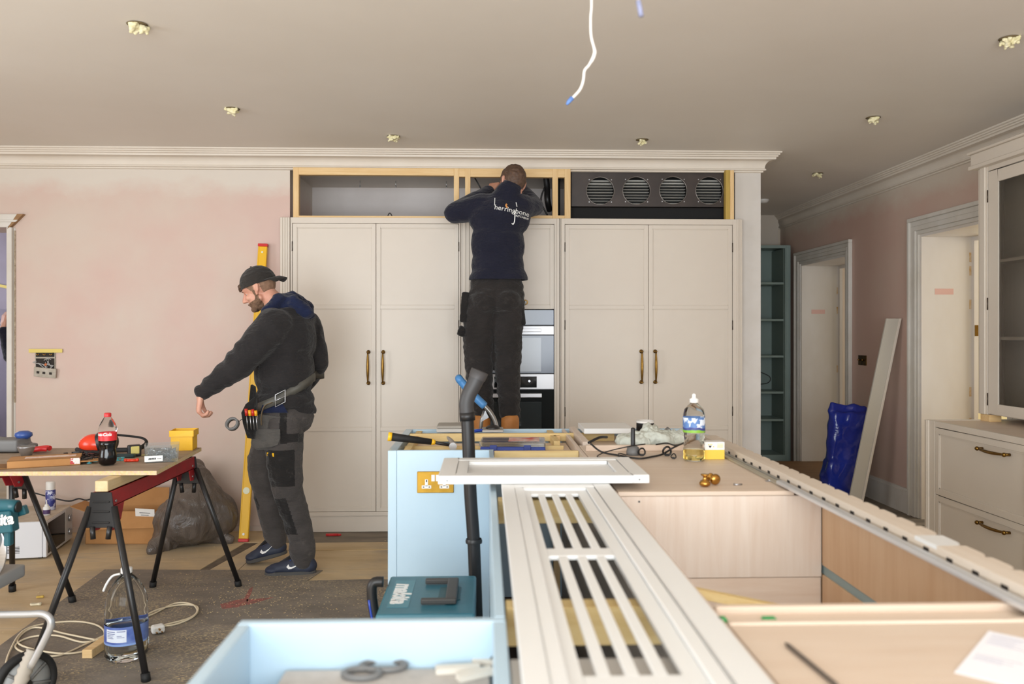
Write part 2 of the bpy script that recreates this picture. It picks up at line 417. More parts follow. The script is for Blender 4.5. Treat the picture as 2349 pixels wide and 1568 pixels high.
struct('wall_far', M().box(XK - .1, 6.2, YF, YF + .15, -.02, CZ), mat('far_wall_paint', 'CDBFAC', .6))
w = M().box(-4.95, -4.8, -3, .3, -.02, CZ).box(-4.95, -4.8, 2.9, YW, -.02, CZ).box(-4.95, -4.8, .3, 2.9, -.02, .5).box(-4.95, -4.8, .3, 2.9, 2.3, CZ)
struct('wall_left', w, pink_front)
w = M().box(-4.95, -3.4, -2.35, -2.2, -.02, CZ).box(2.2, XR + T, -2.35, -2.2, -.02, CZ).box(-3.4, 2.2, -2.35, -2.2, 2.5, CZ).box(-3.4, 2.2, -2.35, -2.2, -.02, .12)
struct('wall_back', w, pink_front)
w = M()
for x in (-3.4, -1.55, .3, 2.13): w.box(x, x + .07, -2.32, -2.25, .19, 2.43)
w.box(-3.4, 2.2, -2.32, -2.25, .12, .19); w.box(-3.4, 2.2, -2.32, -2.25, 2.43, 2.5)
struct('window_1', w, white_pl)
w = M()
for y in (.3, 1.55, 2.84): w.box(-4.9, -4.84, y, y + .06, .5, 2.3)
w.box(-4.9, -4.84, .3, 2.9, .5, .56); w.box(-4.9, -4.84, .3, 2.9, 2.24, 2.3)
struct('window_2', w, white_pl)  # unseen side window, added along with the fill lamp
# neighbouring rooms
struct('wall_lavender_room', M().box(-6.2, -2.9, 8.6, 8.7, -.02, CZ).box(-2.95, -2.9, 6.76, 8.6, -.02, CZ).box(-6.2, -6.1, 5.9, 8.6, -.02, CZ), lav)
struct('wall_yellow_room', M().box(6.1, 6.2, 3.6, 9, -.02, CZ).box(XR + T, 6.2, 6.6, 6.7, -.02, CZ).box(XR + T, 6.2, 3.6, 3.7, -.02, CZ), yellow_wall)
struct('ceiling', M().box(-6.2, 6.2, -3.2, 9.2, CZ, CZ + .1), ceil_m)
# cornices
prof = [(.115, 0), (.115, -.010), (.104, -.014), (.104, -.022), (.094, -.026), (.094, -.034), (.084, -.038), (.082, -.050), (.058, -.054)]
for i in range(7):
    a = PI/2*i/6; prof.append((.058 - .036*math.sin(a), -.054 - .05*(1 - math.cos(a))))
prof += [(.028, -.108), (.030, -.118), (.014, -.122), (.014, -.130), (0, -.134)]
def cornice(name, path, out, mats=trim_w):
    """path: corner list [(x,y)], out: matching outward offsets (mitred)"""
    m = M(); n = len(prof); vs = []
    for (x, y), (ox, oy) in zip(path, out):
        vs += [(x + ox*p, y + oy*p, CZ + q) for p, q in prof] + [(x, y, CZ)]
    k = n + 1; fs = []
    for i in range(len(path) - 1):
        for j in range(k): fs.append((i*k + j, i*k + (j + 1) % k, (i + 1)*k + (j + 1) % k, (i + 1)*k + j))
    fs += [tuple(range(k)), tuple(range((len(path) - 1)*k, len(path)*k))]
    m.add(vs, fs); return struct(name, m, mats)
cornice('trim_1', [(-4.8, -3), (-4.8, YW), (XK, YW), (XK, YF), (XR, YF), (XR, -3)], [(1, 0), (1, -1), (1, -1), (1, -1), (-1, -1), (-1, 0)])
# baseboards
w = M().box(XR - .022, XR, o1f + .13, o2n - .11, 0, .17).box(XR - .014, XR, o1f + .13, o2n - .11, .17, .19)
struct('baseboard_right', w, casing_w)
struct('baseboard_front', M().box(XL + .12, RX0 - .02, YW - .012, YW, 0, .035), mat('raw_wall_foot', 'C9B8AC', .8))
# door casings, reveals
def casing(name, yn, yf, zt, wd_=.125, near=True):
    m = M(); x = XR
    st = [(.22, .50, .022), (.50, .78, .026), (0.0, .22, .036), (.78, 1.0, .016)]
    for a, b, d in st:      # stepped architrave: outer bead, flat, inner bead
        m.box(x - d, x, yf + wd_*(1 - b), yf + wd_*(1 - a), 0, zt + wd_*(1 - b))
        if near: m.box(x - d, x, yn - wd_*(1 - a), yn - wd_*(1 - b), 0, zt + wd_*(1 - b))
        m.box(x - d, x, yn - wd_*(1 - a), yf + wd_*(1 - a), zt + wd_*(1 - b), zt + wd_*(1 - a))
    struct(name, m, casing_w, .003)
casing('trim_2', o1n, o1f, z1, .13); casing('trim_3', o2n, o2f, z2, .12)
def reveal(name, yn, yf, zt):
    m = M().box(XR - .002, XR + T + .02, yf - .02, yf + .001, 0, zt - .0202).box(XR - .002, XR + T + .02, yn - .001, yn + .02, 0, zt - .0202).box(XR - .002, XR + T + .02, yn - .001, yf + .001, zt - .02, zt + .001)
    m.box(XR + T + .0005, XR + T + .03, yf - .05, yf - .0201, 0, zt - .0502).box(XR + T + .0005, XR + T + .03, yn + .0201, yf - .0201, zt - .05, zt - .0201)
    return struct(name, m, reveal_m)
r1 = reveal('door_1', o1n, o1f, z1); r2 = reveal('door_2', o2n, o2f, z2)
pink_tape = mat('pink_tape', 'DDB2A6', .7)
def part_struct(parent, name, m, mt):
    o = struct(name, m, mt); del o['kind']; o.parent = parent; return o
for r, yf, zc_ in ((r1, o1f, 1.69), (r2, o2f, 1.60)):
    part_struct(r, 'tape_strip', M().box(XR + .10, XR + .24, yf - .0215, yf - .0195, zc_ - .022, zc_ + .022), pink_tape)
part_struct(r1, 'latch_keep', M().box(XR + T + .004, XR + T + .03, o1f - .053, o1f - .049, 1.36, 1.44), brass)
for r, yf, zs in ((r1, o1f, (1.95, 1.85, 1.6, .95, .72)), (r2, o2f, (1.82, 1.62, 1.02))):
    for z in zs: part_struct(r, 'hinge_mark', M().box(XR + T - .02, XR + T - .005, yf - .022, yf - .0195, z - .04, z + .03), mat('filler_mark', 'C8A068', .8, c2='DCCBB2', scale=30) if 'filler_mark' not in MATS else MATS['filler_mark'])
# threshold step beyond far doorway
struct('trim_4', M().box(XR - .30, XR + T, o2n - .02, o2f, 0, .07).box(XR - .42, XR + T, o2n - .3, o2f, 0, .03), wood('old_floorboard', '8A6238', '5F4427', 0, .6), .004)
# left doorway casing with mitred header
m = M(); zt = wy(10, 522, YW).z; hz = wy(10, 492, YW).z
xe = wy(22, 600, YW).x; xe2 = wy(32, 600, YW).x
m.box(xe - .005, xe2, YW - .03, YW + .3, 0, zt); m.box(xe2, xe2 + .012, YW - .004, YW, 0, zt)
x_m = wy(55, 492, YW).x
m.prism([(-4.4, zt), (xe, zt), (x_m, hz), (-4.4, hz)], 1, YW - .03, YW)
m.prism([(-4.4, zt + .035), (xe + .06, zt + .035), (xe + .075, zt + .05), (-4.4, zt + .05)], 1, YW - .04, YW - .03)
struct('trim_5', m, casing_w, .002)
part_struct(D.objects['trim_5'], 'raw_mitre_cut', M().prism([(xe + .002, zt - .01), (xe + .03, zt + .01), (x_m + .012, hz), (x_m - .03, hz)], 1, YW - .033, YW - .001), wood('raw_mdf_edge', '9C7750', '8A6642', 0))
part_struct(D.objects['trim_5'], 'sealant_bead', M().box(xe2 + .004, xe2 + .014, YW - .006, YW, .9, zt - .02), mat('crumbly_sealant', '8E7C68', .9, c2='B5A58F', scale=60))

# ================================================================== TALL CABINETS
def px(u, v=760): return wy(u, v, YC).x
def pz(v, u=900): return wy(u, v, YC).z
ZT, ZD, ZB = pz(499, 860), pz(513, 860), pz(1173, 780)
def handle_v(x, z0, z1, y, parent):
    m = M(); zc = (z0 + z1)/2; L = z1 - z0; pts = []; rs = []
    for i in range(13):
        t = i/12; z = z0 + .012 + (L - .024)*t
        pts.append((x, y - .030 - .006*math.sin(PI*t), z)); rs.append(.0045 + .0055*math.sin(PI*t))
    m.tube(pts, rs, 12)
    for z in (z0 + .012, z1 - .012):
        m.cyl((x, y - .034, z), (x, y, z), .0065, .008, 12); m.ball((x, y - .034, z), .009, 12)
        m.lathe([(.0001, -.006), (.010, -.005), (.0135, -.002), (.0135, 0)], (x, y, z), (0, 1, 0), 16)
    return m.build('handle', brass, parent)
def panel_door(parent, x0, x1, z0, z1, y, splits, stile=.028, mt=cream, hinge=None, hx=None, hz=None, name='door'):
    """shaker door: frame proud of recessed panels; splits = list of (zlow, zhigh) rails between panels"""
    t = .022; m = M()
    m.box(x0, x0 + stile, y, y + t, z0, z1); m.box(x1 - stile, x1, y, y + t, z0, z1)
    rails = [(z0, z0 + stile)] + splits + [(z1 - stile, z1)]
    for a, b in rails: m.box(x0 + stile, x1 - stile, y, y + t, a, b)
    d = m.build(name, mt, parent, .0012)
    for (a, b), (c, e) in zip(rails[:-1], rails[1:]):
        q = M().box(x0 + stile - .001, x1 - stile + .001, y + .0075, y + t - .002, b - .001, c + .001)
        # cock bead around the panel
        for (p0, p1, q0, q1) in ((x0 + stile, x0 + stile + .005, b, c), (x1 - stile - .005, x1 - stile, b, c), (x0 + stile, x1 - stile, b, b + .005), (x0 + stile, x1 - stile, c - .005, c)):
            q.box(p0, p1, y + .003, y + .009, q0, q1)
        q.build('panel', mt, d, .001)
    if hinge is not None:
        for z in hinge: M().cyl((hx, y - .002, z - .033), (hx, y - .002, z + .033), .0035, n=10).build('hinge', mat('dark_hinge', '4A4038', .4, .7) if 'dark_hinge' not in MATS else MATS['dark_hinge'], d)
    return d
def carcass(label, x0, x1, group=None, pil=None):
    t = thing('tall_cabinet', label, 'cabinet', ((x0 + x1)/2, YC, 0)); return t
pil_l = [px(643), px(668)]
xa, xb = px(671), px(1052); xm = px(862.5)
s1, s2 = [(pz(708), pz(700))], [(pz(988), pz(980))]
SPL = [(pz(988), pz(980)), (pz(708), pz(700))]
def body(t, x0, x1, doors_x0, doors_x1, solid=True):
    g_ = .003
    m = M()
    m.box(x0, doors_x0 - g_, YC, YC + .03, .11, ZT); m.box(doors_x1 + g_, x1, YC, YC + .03, .11, ZT)
    m.box(doors_x0 - g_, doors_x1 + g_, YC, YC + .03, ZD + g_, ZT); m.box(doors_x0 - g_, doors_x1 + g_, YC, YC + .03, .11, ZB - g_)
    m.build('face_frame', cream, t, .0012)
    if solid: M().box(x0, x1, YC + .03, 6.40, .11, ZT - .002).build('carcass', dark_m, t)
    M().box(x0, x1, YC + .006, YC + .03, 0, .11).build('plinth', cream, t, .001)
def reeded(t, x0, x1, name='pilaster'):
    m = M().box(x0, x1, YC - .008, YC + .02, 0, ZT); n = 3; wdt = (x1 - x0)
    for k in range(n):
        c = x0 + wdt*(.25 + .25*k); m.box(c - wdt*.035, c + wdt*.035, YC - .0125, YC - .008, 0, ZT)
    m.build(name, cream, t, .002)
t = carcass('cream two-door tall cabinet behind the man in the cap, left of the ovens', pil_l[0], px(1056))
body(t, px(666), px(1056), xa, xb); reeded(t, pil_l[0], px(665))
for (x0, x1, hx, hg) in ((xa, xm - .0015, px(845), xa - .0015), (xm + .0015, xb, px(879), xb + .0015)):
    d = panel_door(t, x0, x1, ZB, ZD, YC + .002, SPL, hinge=(pz(565), pz(745), pz(1100)), hx=hg)
    handle_v(hx, pz(882), pz(803), YC + .002, d)
t = carcass('cream two-door tall cabinet right of the ovens, under the dark metal duct', px(1283), px(1700))
body(t, px(1288), px(1694), px(1296.5), px(1680)); reeded(t, px(1284.5), px(1288)); reeded(t, px(1689), px(1702))
xm2 = px(1487.5)
for (x0, x1, hx, hg) in ((px(1296.5), xm2 - .0015, px(1471), px(1296.5) - .0015), (xm2 + .0015, px(1680), px(1503), px(1680) + .0015)):
    d = panel_door(t, x0, x1, ZB, ZD, YC + .002, SPL, hinge=(pz(565), pz(745), pz(945)), hx=hg)
    handle_v(hx, pz(881), pz(802), YC + .002, d)
# oven tower
t = carcass('cream oven tower housing the built-in ovens behind the man on the ladder', px(1058), px(1282))
ox0, ox1 = px(1077), px(1271)
m = M().box(px(1057), ox0 - .002, YC, YC + .03, .11, ZT).box(ox1 + .002, px(1283.5), YC, YC + .03, .11, ZT)
m.box(ox0 - .002, ox1 + .002, YC, YC + .03, ZD + .003, ZT).box(ox0 - .002, ox1 + .002, YC, YC + .03, .11, pz(1130))
m.box(px(1057.5), px(1059), YC - .006, YC, 0, ZT).box(px(1066), px(1068), YC - .006, YC, 0, ZT).box(px(1276), px(1277.5), YC - .006, YC, 0, ZT)
m.build('face_frame', cream, t, .001)
m = M().box(px(1057), px(1283.5), YC + .56, 6.40, .11, ZT - .002).box(px(1057), ox0 - .01, YC + .031, YC + .56, .11, ZT - .002).box(ox1 + .01, px(1283.5), YC + .031, YC + .56, .11, ZT - .002).box(ox0 - .01, ox1 + .01, YC + .031, YC + .56, pz(708), ZT - .002).box(ox0 - .01, ox1 + .01, YC + .031, YC + .56, .11, pz(1132))
m.build('carcass', dark_m, t)
M().box(px(1057), px(1283.5), YC + .006, YC + .03, 0, .11).build('plinth', cream, t)
panel_door(t, ox0, ox1, pz(708), ZD, YC + .002, [])
# ovens: three stacked appliances
def oven(label, z0, z1): return thing('built_in_oven', label, 'oven', ((ox0 + ox1)/2, YC, z0))
a, b = ox0 + .002, ox1 - .002
t = thing('warming_drawer', 'narrow built-in appliance with blue-grey glass front, topmost under the cream cupboard door', 'appliance', ((ox0+ox1)/2, YC, pz(745)))
M().box(a, b, YC - .004, YC + .4, pz(745), pz(710)).build('glass_front', oven_grey, t, .002)
t = oven('steel-framed combination oven with reflective glass door, behind the man\'s knees', pz(857), pz(746))
M().box(a, b, YC + .002, YC + .42, pz(857), pz(746)).build('body', black_pl, t)
M().box(a, b, YC - .006, YC + .002, pz(767), pz(747.5)).build('fascia', satin, t, .0015)
m = M().box(a + .02, px(1241), YC - .03, YC - .02, pz(760.5), pz(753.5)); m.box(a + .03, a + .04, YC - .02, YC - .006, pz(760), pz(754)); m.box(px(1236), px(1239), YC - .02, YC - .006, pz(760), pz(754))
m.build('handle', satin, t, .002)
d = M().box(a, b, YC - .006, YC + .002, pz(856), pz(769)).build('glass_door', oven_grey, t, .0015)
M().box(a + .05, px(1241), YC - .0075, YC - .006, pz(852), pz(774)).build('inner_window', mat('painted_reflection_glass', 'A9B0BA', .16), d)  # pale base colour paints a bright reflection into the door glass
t = oven('main steel and black oven with small display, lowest in the tower', pz(1128), pz(858))
M().box(a, b, YC + .002, YC + .5, pz(1128), pz(892)).build('body', black_pl, t)
f_ = M().box(a, b, YC - .008, YC + .002, pz(892.5), pz(858)).build('fascia', satin, t, .0015)
M().box(a + .17, px(1231), YC - .0095, YC - .008, pz(889), pz(863.5)).build('display', oven_black, f_, .001)
M().cyl((px(1214), YC - .022, pz(874)), (px(1214), YC - .0095, pz(874)), .008, n=20).build('control_knob', steel, f_)
d = M().box(a, b, YC - .008, YC + .002, pz(1126), pz(894)).build('glass_door', oven_black, t, .0015)
m = M().box(a + .02, px(1242), YC - .04, YC - .028, pz(911), pz(902)); m.box(a + .03, a + .04, YC - .028, YC - .008, pz(910), pz(903)); m.box(px(1236), px(1239), YC - .028, YC - .008, pz(910), pz(903))
m.build('handle', satin, d, .002)
M().box(a + .05, px(1242), YC - .009, YC - .008, pz(1060), pz(922)).build('inner_window', mat('smoked_glass', '2C3031', .1), d)

# ================================================================== TIMBER STUDWORK ABOVE THE CABINETS
def tx(u): return wy(u, 440, YC + .01).x
def tz(v, u=900): return wy(u, v, YC + .01).z
zt_, zb_ = OPZ, ZT + .001
t = thing('timber_frame', 'light pine stud frame above the tall cabinets, behind the workman on the ladder', 'timber frame', (tx(990), YC + .01, ZT))
y0, y1_ = YC + .012, YC + .057
for nm, x0, x1, za, zb in (('stud', tx(672), tx(685), zb_, zt_), ('stud', tx(1041), tx(1053), zb_, zt_), ('stud', tx(1067), tx(1079), zb_, zt_), ('stud', tx(1267.5), tx(1280), zb_, zt_), ('stud', tx(1295.5), tx(1309), zb_, zt_), ('stud', tx(1675), tx(1684), zb_, zt_)):
    M().box(x0, x1, y0, y1_, za, zb).build(nm, pine_v, t, .001)
for x0, x1, za, zb in ((tx(685), tx(1041), tz(401.5), zt_), (tx(1079), tx(1267.5), tz(404), zt_), (tx(1053), tx(1067), tz(404), zt_), (tx(1280), tx(1295.5), tz(404), zt_), (tx(685), tx(1041), zb_, tz(495)), (tx(1079), tx(1267.5), zb_, tz(492)), (tx(1280), tx(1295.5), zb_, tz(492)), (tx(1309), tx(1664), zb_, tz(500))):
    M().box(x0, x1, y0 + .001, y1_ - .001, za, zb).build('rail', pine, t, .001)
M().box(tx(1664.5), tx(1674.5), y0 - .004, y1_, zb_, zt_).build('stud', treated, t, .001)
# shelf the recess stands on
struct('trim_6', M().box(RX0 + .002, RX1 - .002, YC + .06, 6.6, ZT - .02, ZT - .003), inside_grey)
# fixing hooks and a cable in the open recess
for u, v in ((826, 405), (908, 405), (1024, 405)):
    q = wy(u, v, 6.3); z = OPZ + .0
    m = M().cyl((q.x, 6.3, z), (q.x, 6.3, z - .04), .0025, n=6).cyl((q.x, 6.3, z - .04), (q.x, 6.3, z - .05), .006, n=8)
    tag(m.build('ceiling_screw', steel), ('left','middle','right')[(826,908,1024).index(u)] + ' screw of three hanging in the open recess above the left tall cabinet', 'screw', 'screws hanging in the recess top')
for u in (826, 906):
    q = wy(u, 490, 6.2)
    m = M().cyl((q.x, 6.2, ZT - .003), (q.x, 6.2, ZT + .07), .0025, n=6).cyl((q.x, 6.2, ZT + .06), (q.x, 6.2, ZT + .07), .006, n=8)
    tag(m.build('fixing_screw', steel), ('thin screw standing in the open recess, further from the hooked cable', 'thin screw standing in the open recess right beside the hooked cable')[u == 906], 'screw', 'screws standing in the recess')
q = wy(892, 495, 5.95)
tag(M().tube(smooth_path([(q.x - .01, 5.95, ZT - .003), (q.x - .005, 5.95, ZT + .04), (q.x + .008, 5.95, ZT + .055), (q.x + .022, 5.95, ZT + .035), (q.x + .025, 5.95, ZT + .02)]), .004, 8).build('cable_end', black_pl), 'short black hooked cable end above the left tall cabinet', 'cable')
# ventilation plenum with four round openings
t = thing('duct_box', 'dark metal ventilation box with four round louvred openings, high on the right', 'duct', (tx(1487), YC + .09, ZT))
dx0, dx1 = tx(1312), tx(1663); yp = YC + .075
zb2 = tz(472, 1490); ztp = OPZ - .002
cs = [(tx(1380), tz(434, 1380)), (tx(1464), tz(433.5, 1464)), (tx(1549), tz(433, 1549)), (tx(1633), tz(433.5, 1633))]; R = .0985
m = M(); ed = [dx0] + [(cs[i][0] + cs[i + 1][0])/2 for i in range(3)] + [dx1 + .03]
for (cx_, cz_), xa_, xb_ in zip(cs, ed[:-1], ed[1:]):
    n = 48; ring = []; outr = []
    for k in range(n):
        a_ = 2*PI*(k + .5)/n; c_, s_ = math.cos(a_), math.sin(a_); ring.append((cx_ + R*c_, yp, cz_ + R*s_))
        tx_ = ((xb_ - cx_) if c_ > 0 else (xa_ - cx_))/c_ if abs(c_) > 1e-6 else 1e9
        tz_ = ((ztp - cz_) if s_ > 0 else (zb2 - cz_))/s_ if abs(s_) > 1e-6 else 1e9
        k_ = min(tx_, tz_); outr.append((cx_ + c_*k_, yp, cz_ + s_*k_))
    # square the corners
    for sx_, sz_ in ((xa_, ztp), (xb_, ztp), (xa_, zb2), (xb_, zb2)):
        j = min(range(n), key=lambda q_: (outr[q_][0] - sx_)**2 + (outr[q_][2] - sz_)**2); outr[j] = (sx_, yp, sz_)
    m.add(ring + outr, [(k, (k + 1) % n, n + (k + 1) % n, n + k) for k in range(n)])
    m.add(ring + [(x, y + .02, z) for x, y, z in ring], [(k, (k + 1) % n, n + (k + 1) % n, n + k) for k in range(n)])
m.box(dx0, dx1 + .03, yp, yp + .5, ztp - .002, ztp).box(dx0, dx1 + .03, yp, yp + .5, zb2, zb2 + .004).box(dx0, dx0 + .004, yp, yp + .5, zb2, ztp)
m.build('casing', duct_m, t)
for cx_, cz_ in cs:
    m = M()
    for k in range(9):
        z = cz_ - .085 + k*.0205; m.obox((cx_, yp + .075, z), (.2, .04, .0028 if k < 7 else .009), (-.06, 0, 0))
    m.build('louvre', fin_m, t)['kind'] = 'stuff'
    m = M(); m.tube([(cx_ + R*math.cos(2*PI*k/40), yp - .001, cz_ + R*math.sin(2*PI*k/40)) for k in range(40)], .002, 6, closed=True); m.build('collar', mat('bare_rim', '8D8680', .3, .8) if 'bare_rim' not in MATS else MATS['bare_rim'], t)
    for a_ in (.25, .75, 1.25, 1.75):
        x = cx_ + .112*math.cos(a_*PI)*1.0; z = cz_ + .112*math.sin(a_*PI)
        M().cyl((x, yp - .003, z), (x, yp, z), .004, n=8).build('rivet', steel, t)
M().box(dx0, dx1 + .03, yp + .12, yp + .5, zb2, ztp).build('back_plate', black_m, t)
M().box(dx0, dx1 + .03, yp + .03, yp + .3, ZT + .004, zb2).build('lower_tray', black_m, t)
# flexible duct and cables in the middle bay
q = wy(1255, 440, 6.0)
tag(M().tube(smooth_path([(q.x - .01, 6.0, OPZ - .01), (q.x + .0, 6.0, OPZ - .1), (q.x + .0, 5.97, OPZ - .19), (q.x + .02, 6.02, ZT + .09)]), .022, 12).build('flexible_hose', black_pl), 'black hose hanging in the recess just right of the ladder workman', 'hose')
tag(M().tube(smooth_path([(q.x - .02, 5.98, OPZ - .1), (q.x - .045, 5.98, OPZ - .2), (q.x + .02, 6.0, ZT + .02), (q.x + .03, 6.0, ZT - .002)]), .006, 8).build('recess_cable', black_pl), 'thin black cable looping beside the black hose in the recess', 'cable')
M2 = M().box(tx(1283), tx(1294), 6.1, 6.3, ZT, OPZ); tag(M2.build('dark_pipe_casing', black_m), 'dark upright casing seen in the narrow bay left of the duct', 'casing')
qa = wy(1086, 405, 5.93); qb = wy(1100, 432, 5.93)
tag(M().tube([(qa.x - .03, 5.93, qa.z + .06), (qb.x + .05, 5.93, qb.z - .07)], .005, 8).build('black_rod', black_pl), 'black rod slanting in the recess left of the ladder workman', 'rod')
# green-grey shelf unit in the hallway
t = thing('hall_bookcase', 'tall grey-green open bookcase at the end of the hallway', 'bookcase', (2.6, 8.57, 0))
SY = 8.57; sx1 = wy(1815, 700, SY).x; sx0 = 2.0; sz = wy(1780, 562, SY).z
ix = wy(1801, 700, SY).x; zb3 = wy(1780, 1043, SY).z; zt3 = wy(1780, 569, SY).z
m = M().box(ix, sx1 - .0205, SY, SY + .02, 0, sz).box(sx0 + .0205, sx0 + .05, SY, SY + .02, 0, sz).box(sx0 + .05, ix, SY, SY + .02, zt3, sz).box(sx0 + .05, ix, SY, SY + .02, 0, zb3)
m.box(ix + .01, sx1 - .022, SY - .005, SY, 0, sz - .01)
m.build('face_frame', teal_p, t, .001)
M().box(sx1 - .02, sx1, SY + .02, SY + .40, 0, sz).build('side_panel', teal_p, t); M().box(sx0, sx0 + .02, SY + .02, SY + .40, 0, sz).build('side_panel', teal_p, t)
M().box(ix - .01, ix + .01, SY + .02, SY + .38, zb3, zt3).build('side_panel', mat('dark_green_paint', '6E7C74', .5), t)
M().box(sx0 + .02, sx1 - .02, SY + .38, SY + .40, 0, sz).build('back_panel', teal_p, t)
M().box(sx0 + .02, sx1 - .02, SY + .02, SY + .38, sz - .02, sz).build('top_panel', teal_p, t)
for v in (647, 731, 815, 898, 961, 1043):
    z = wy(1780, v, SY).z; M().box(sx0 + .02, ix - .01, SY + .02, SY + .38, z - .022, z).build('shelf', teal_p, t, .001)
q = wy(1748, 860, SY + .2)
tag(M().tube(smooth_path([(q.x - .2, SY + .2, q.z + .1), (q.x - .02, SY + .15, q.z + .03), (q.x + .06, SY + .12, q.z - .02), (q.x + .03, SY + .12, q.z - .08), (q.x - .1, SY + .2, q.z - .1)]), .005, 8).build('loose_wire', black_pl), 'thin black wire looping in the hallway bookcase', 'wire')
struct('trim_7', M().box(2.02, wy(1782, 600, 8.9).x, 8.86, 9.0, sz + .002, CZ), mat('hall_upstand', 'C9BDAF', .6))
# ================================================================== RIGHT WALL FURNITURE
XD = 2.59; DY1 = 1900/397.3; DY0 = 2.9; TZ = .874
def handle_y(x, y0, y1, z, parent):
    m = M(); pts = []; rs = []
    for i in range(13):
        t = i/12; pts.append((x - .026 - .010*math.sin(PI*t), y0 + (y1 - y0)*t, z - .004*math.sin(PI*t))); rs.append(.0055 + .003*math.sin(PI*t))
    m.tube(pts, rs, 10)
    for y in (y0, y1): m.cyl((x, y, z), (x - .028, y, z), .008, .0075, 12); m.ball((x - .03, y, z), .0115, 12)
    return m.build('handle', brass, parent)
t = thing('drawer_cabinet', 'cream base cabinet with wide drawers and brass pulls along the right wall', 'cabinet', (2.9, 3.8, 0))
ys = [(4.69, 3.86), (3.80, 2.97)]
m = M().box(XD, XD + .02, 4.693, DY1 - .019, 0, TZ).box(XD, XD + .02, 3.80 + .003, 3.86 - .003, 0, TZ).box(XD, XD + .02, DY0, 2.97 - .003, 0, TZ)
m.box(XD, XD + .02, 3.863, 4.69, .841, TZ).box(XD, XD + .02, 3.863, 4.69, 0, .075).box(XD, XD + .02, 2.967, 3.803, .841, TZ).box(XD, XD + .02, 2.967, 3.803, 0, .075)
m.box(XD - .012, XD, DY1 - .035, DY1, 0, TZ).box(XD - .016, XD - .012, DY1 - .028, DY1 - .018, 0, TZ)
m.build('face_frame', cream, t, .0015)
m = M().box(XD, XR - .04, DY1 - .018, DY1, 0, TZ).box(XD + .02, XR - .04, DY0, DY0 + .018, 0, TZ).box(XR - .06, XR - .04, DY0, DY1, 0, TZ)
m.build('side_panel', cream, t, .001)
M().box(XD + .02, XR - .06, DY0 + .018, DY1 - .018, TZ - .02, TZ - .004).build('top_board', veneer_y, t)
M().box(XD + .5, XR - .06, DY0 + .02, DY1 - .02, .05, TZ - .02).build('back_panel', dark_m, t)
for (yb_, ya_) in ys:
    for (z0, z1_) in ((.457, .838), (.078, .453)):
        x = XD + .001; s_ = .034; m = M()
        m.box(x, x + .02, ya_, ya_ + s_, z0, z1_).box(x, x + .02, yb_ - s_, yb_, z0, z1_).box(x, x + .02, ya_ + s_, yb_ - s_, z0, z0 + s_).box(x, x + .02, ya_ + s_, yb_ - s_, z1_ - s_, z1_)
        d = m.build('drawer', cream, t, .0012)
        q = M().box(x + .008, x + .018, ya_ + s_ - .001, yb_ - s_ + .001, z0 + s_ - .001, z1_ - s_ + .001)
        for p in ((ya_ + s_, ya_ + s_ + .006, z0 + s_, z1_ - s_), (yb_ - s_ - .006, yb_ - s_, z0 + s_, z1_ - s_), (ya_ + s_, yb_ - s_, z0 + s_, z0 + s_ + .006), (ya_ + s_, yb_ - s_, z1_ - s_ - .006, z1_ - s_)): q.box(x + .003, x + .009, *p)
        q.build('panel', cream, d)
        handle_y(x, ya_ + .15, ya_ + .375, z1_ - .058, d)
# upper glazed cabinet standing on wood blocks
XU = 2.90; uz0, uz1 = .911, 2.36
t = thing('glazed_cabinet', 'tall cream wall cabinet with reeded glass doors on top of the drawer cabinet', 'cabinet', (3.05, 4.0, uz0))
m = M().box(XU, XU + .02, 4.695, DY1 - .019, uz0, uz1).box(XU, XU + .02, DY0, 4.6949, uz1 - .045, uz1).box(XU, XU + .02, 3.83, 3.87, uz0, uz1 - .045).box(XU, XU + .02, DY0, 2.96, uz0, uz1 - .045)
m.box(XU - .010, XU, DY1 - .075, DY1 - .03, uz0, uz1).build('face_frame', cream, t, .0015)
m = M().box(XU, XR - .002, DY1 - .018, DY1, uz0, uz1).box(XU + .02, XR - .002, DY0, DY0 + .018, uz0, uz1).build('side_panel', cream, t, .001)
M().box(XU + .02, XR - .002, DY0 + .018, DY1 - .018, uz0, uz0 + .02).build('bottom_panel', cream, t)
M().box(XU + .02, XR - .002, DY0 + .018, DY1 - .018, uz1 - .02, uz1).build('top_panel', cream, t)
M().box(XR - .02, XR - .002, DY0 + .018, DY1 - .018, uz0 + .02, uz1 - .02).build('back_panel', cream, t)
for z in (1.36, 1.80): M().box(XU + .04, XR - .02, DY0 + .02, DY1 - .02, z - .018, z).build('shelf', cream, t)
m = M().box(XU - .035, XR - .002, DY0, DY1 + .02, uz1, uz1 + .07).box(XU - .05, XR - .002, DY0, DY1 + .035, uz1 + .07, uz1 + .085).box(XU - .045, XR - .002, DY0, DY1 + .03, uz1 - .02, uz1 + .003)
m.build('crown_moulding', cream, t, .003)
rg = glass('reeded_glass', 'E9E6E0', .12, 1.35)
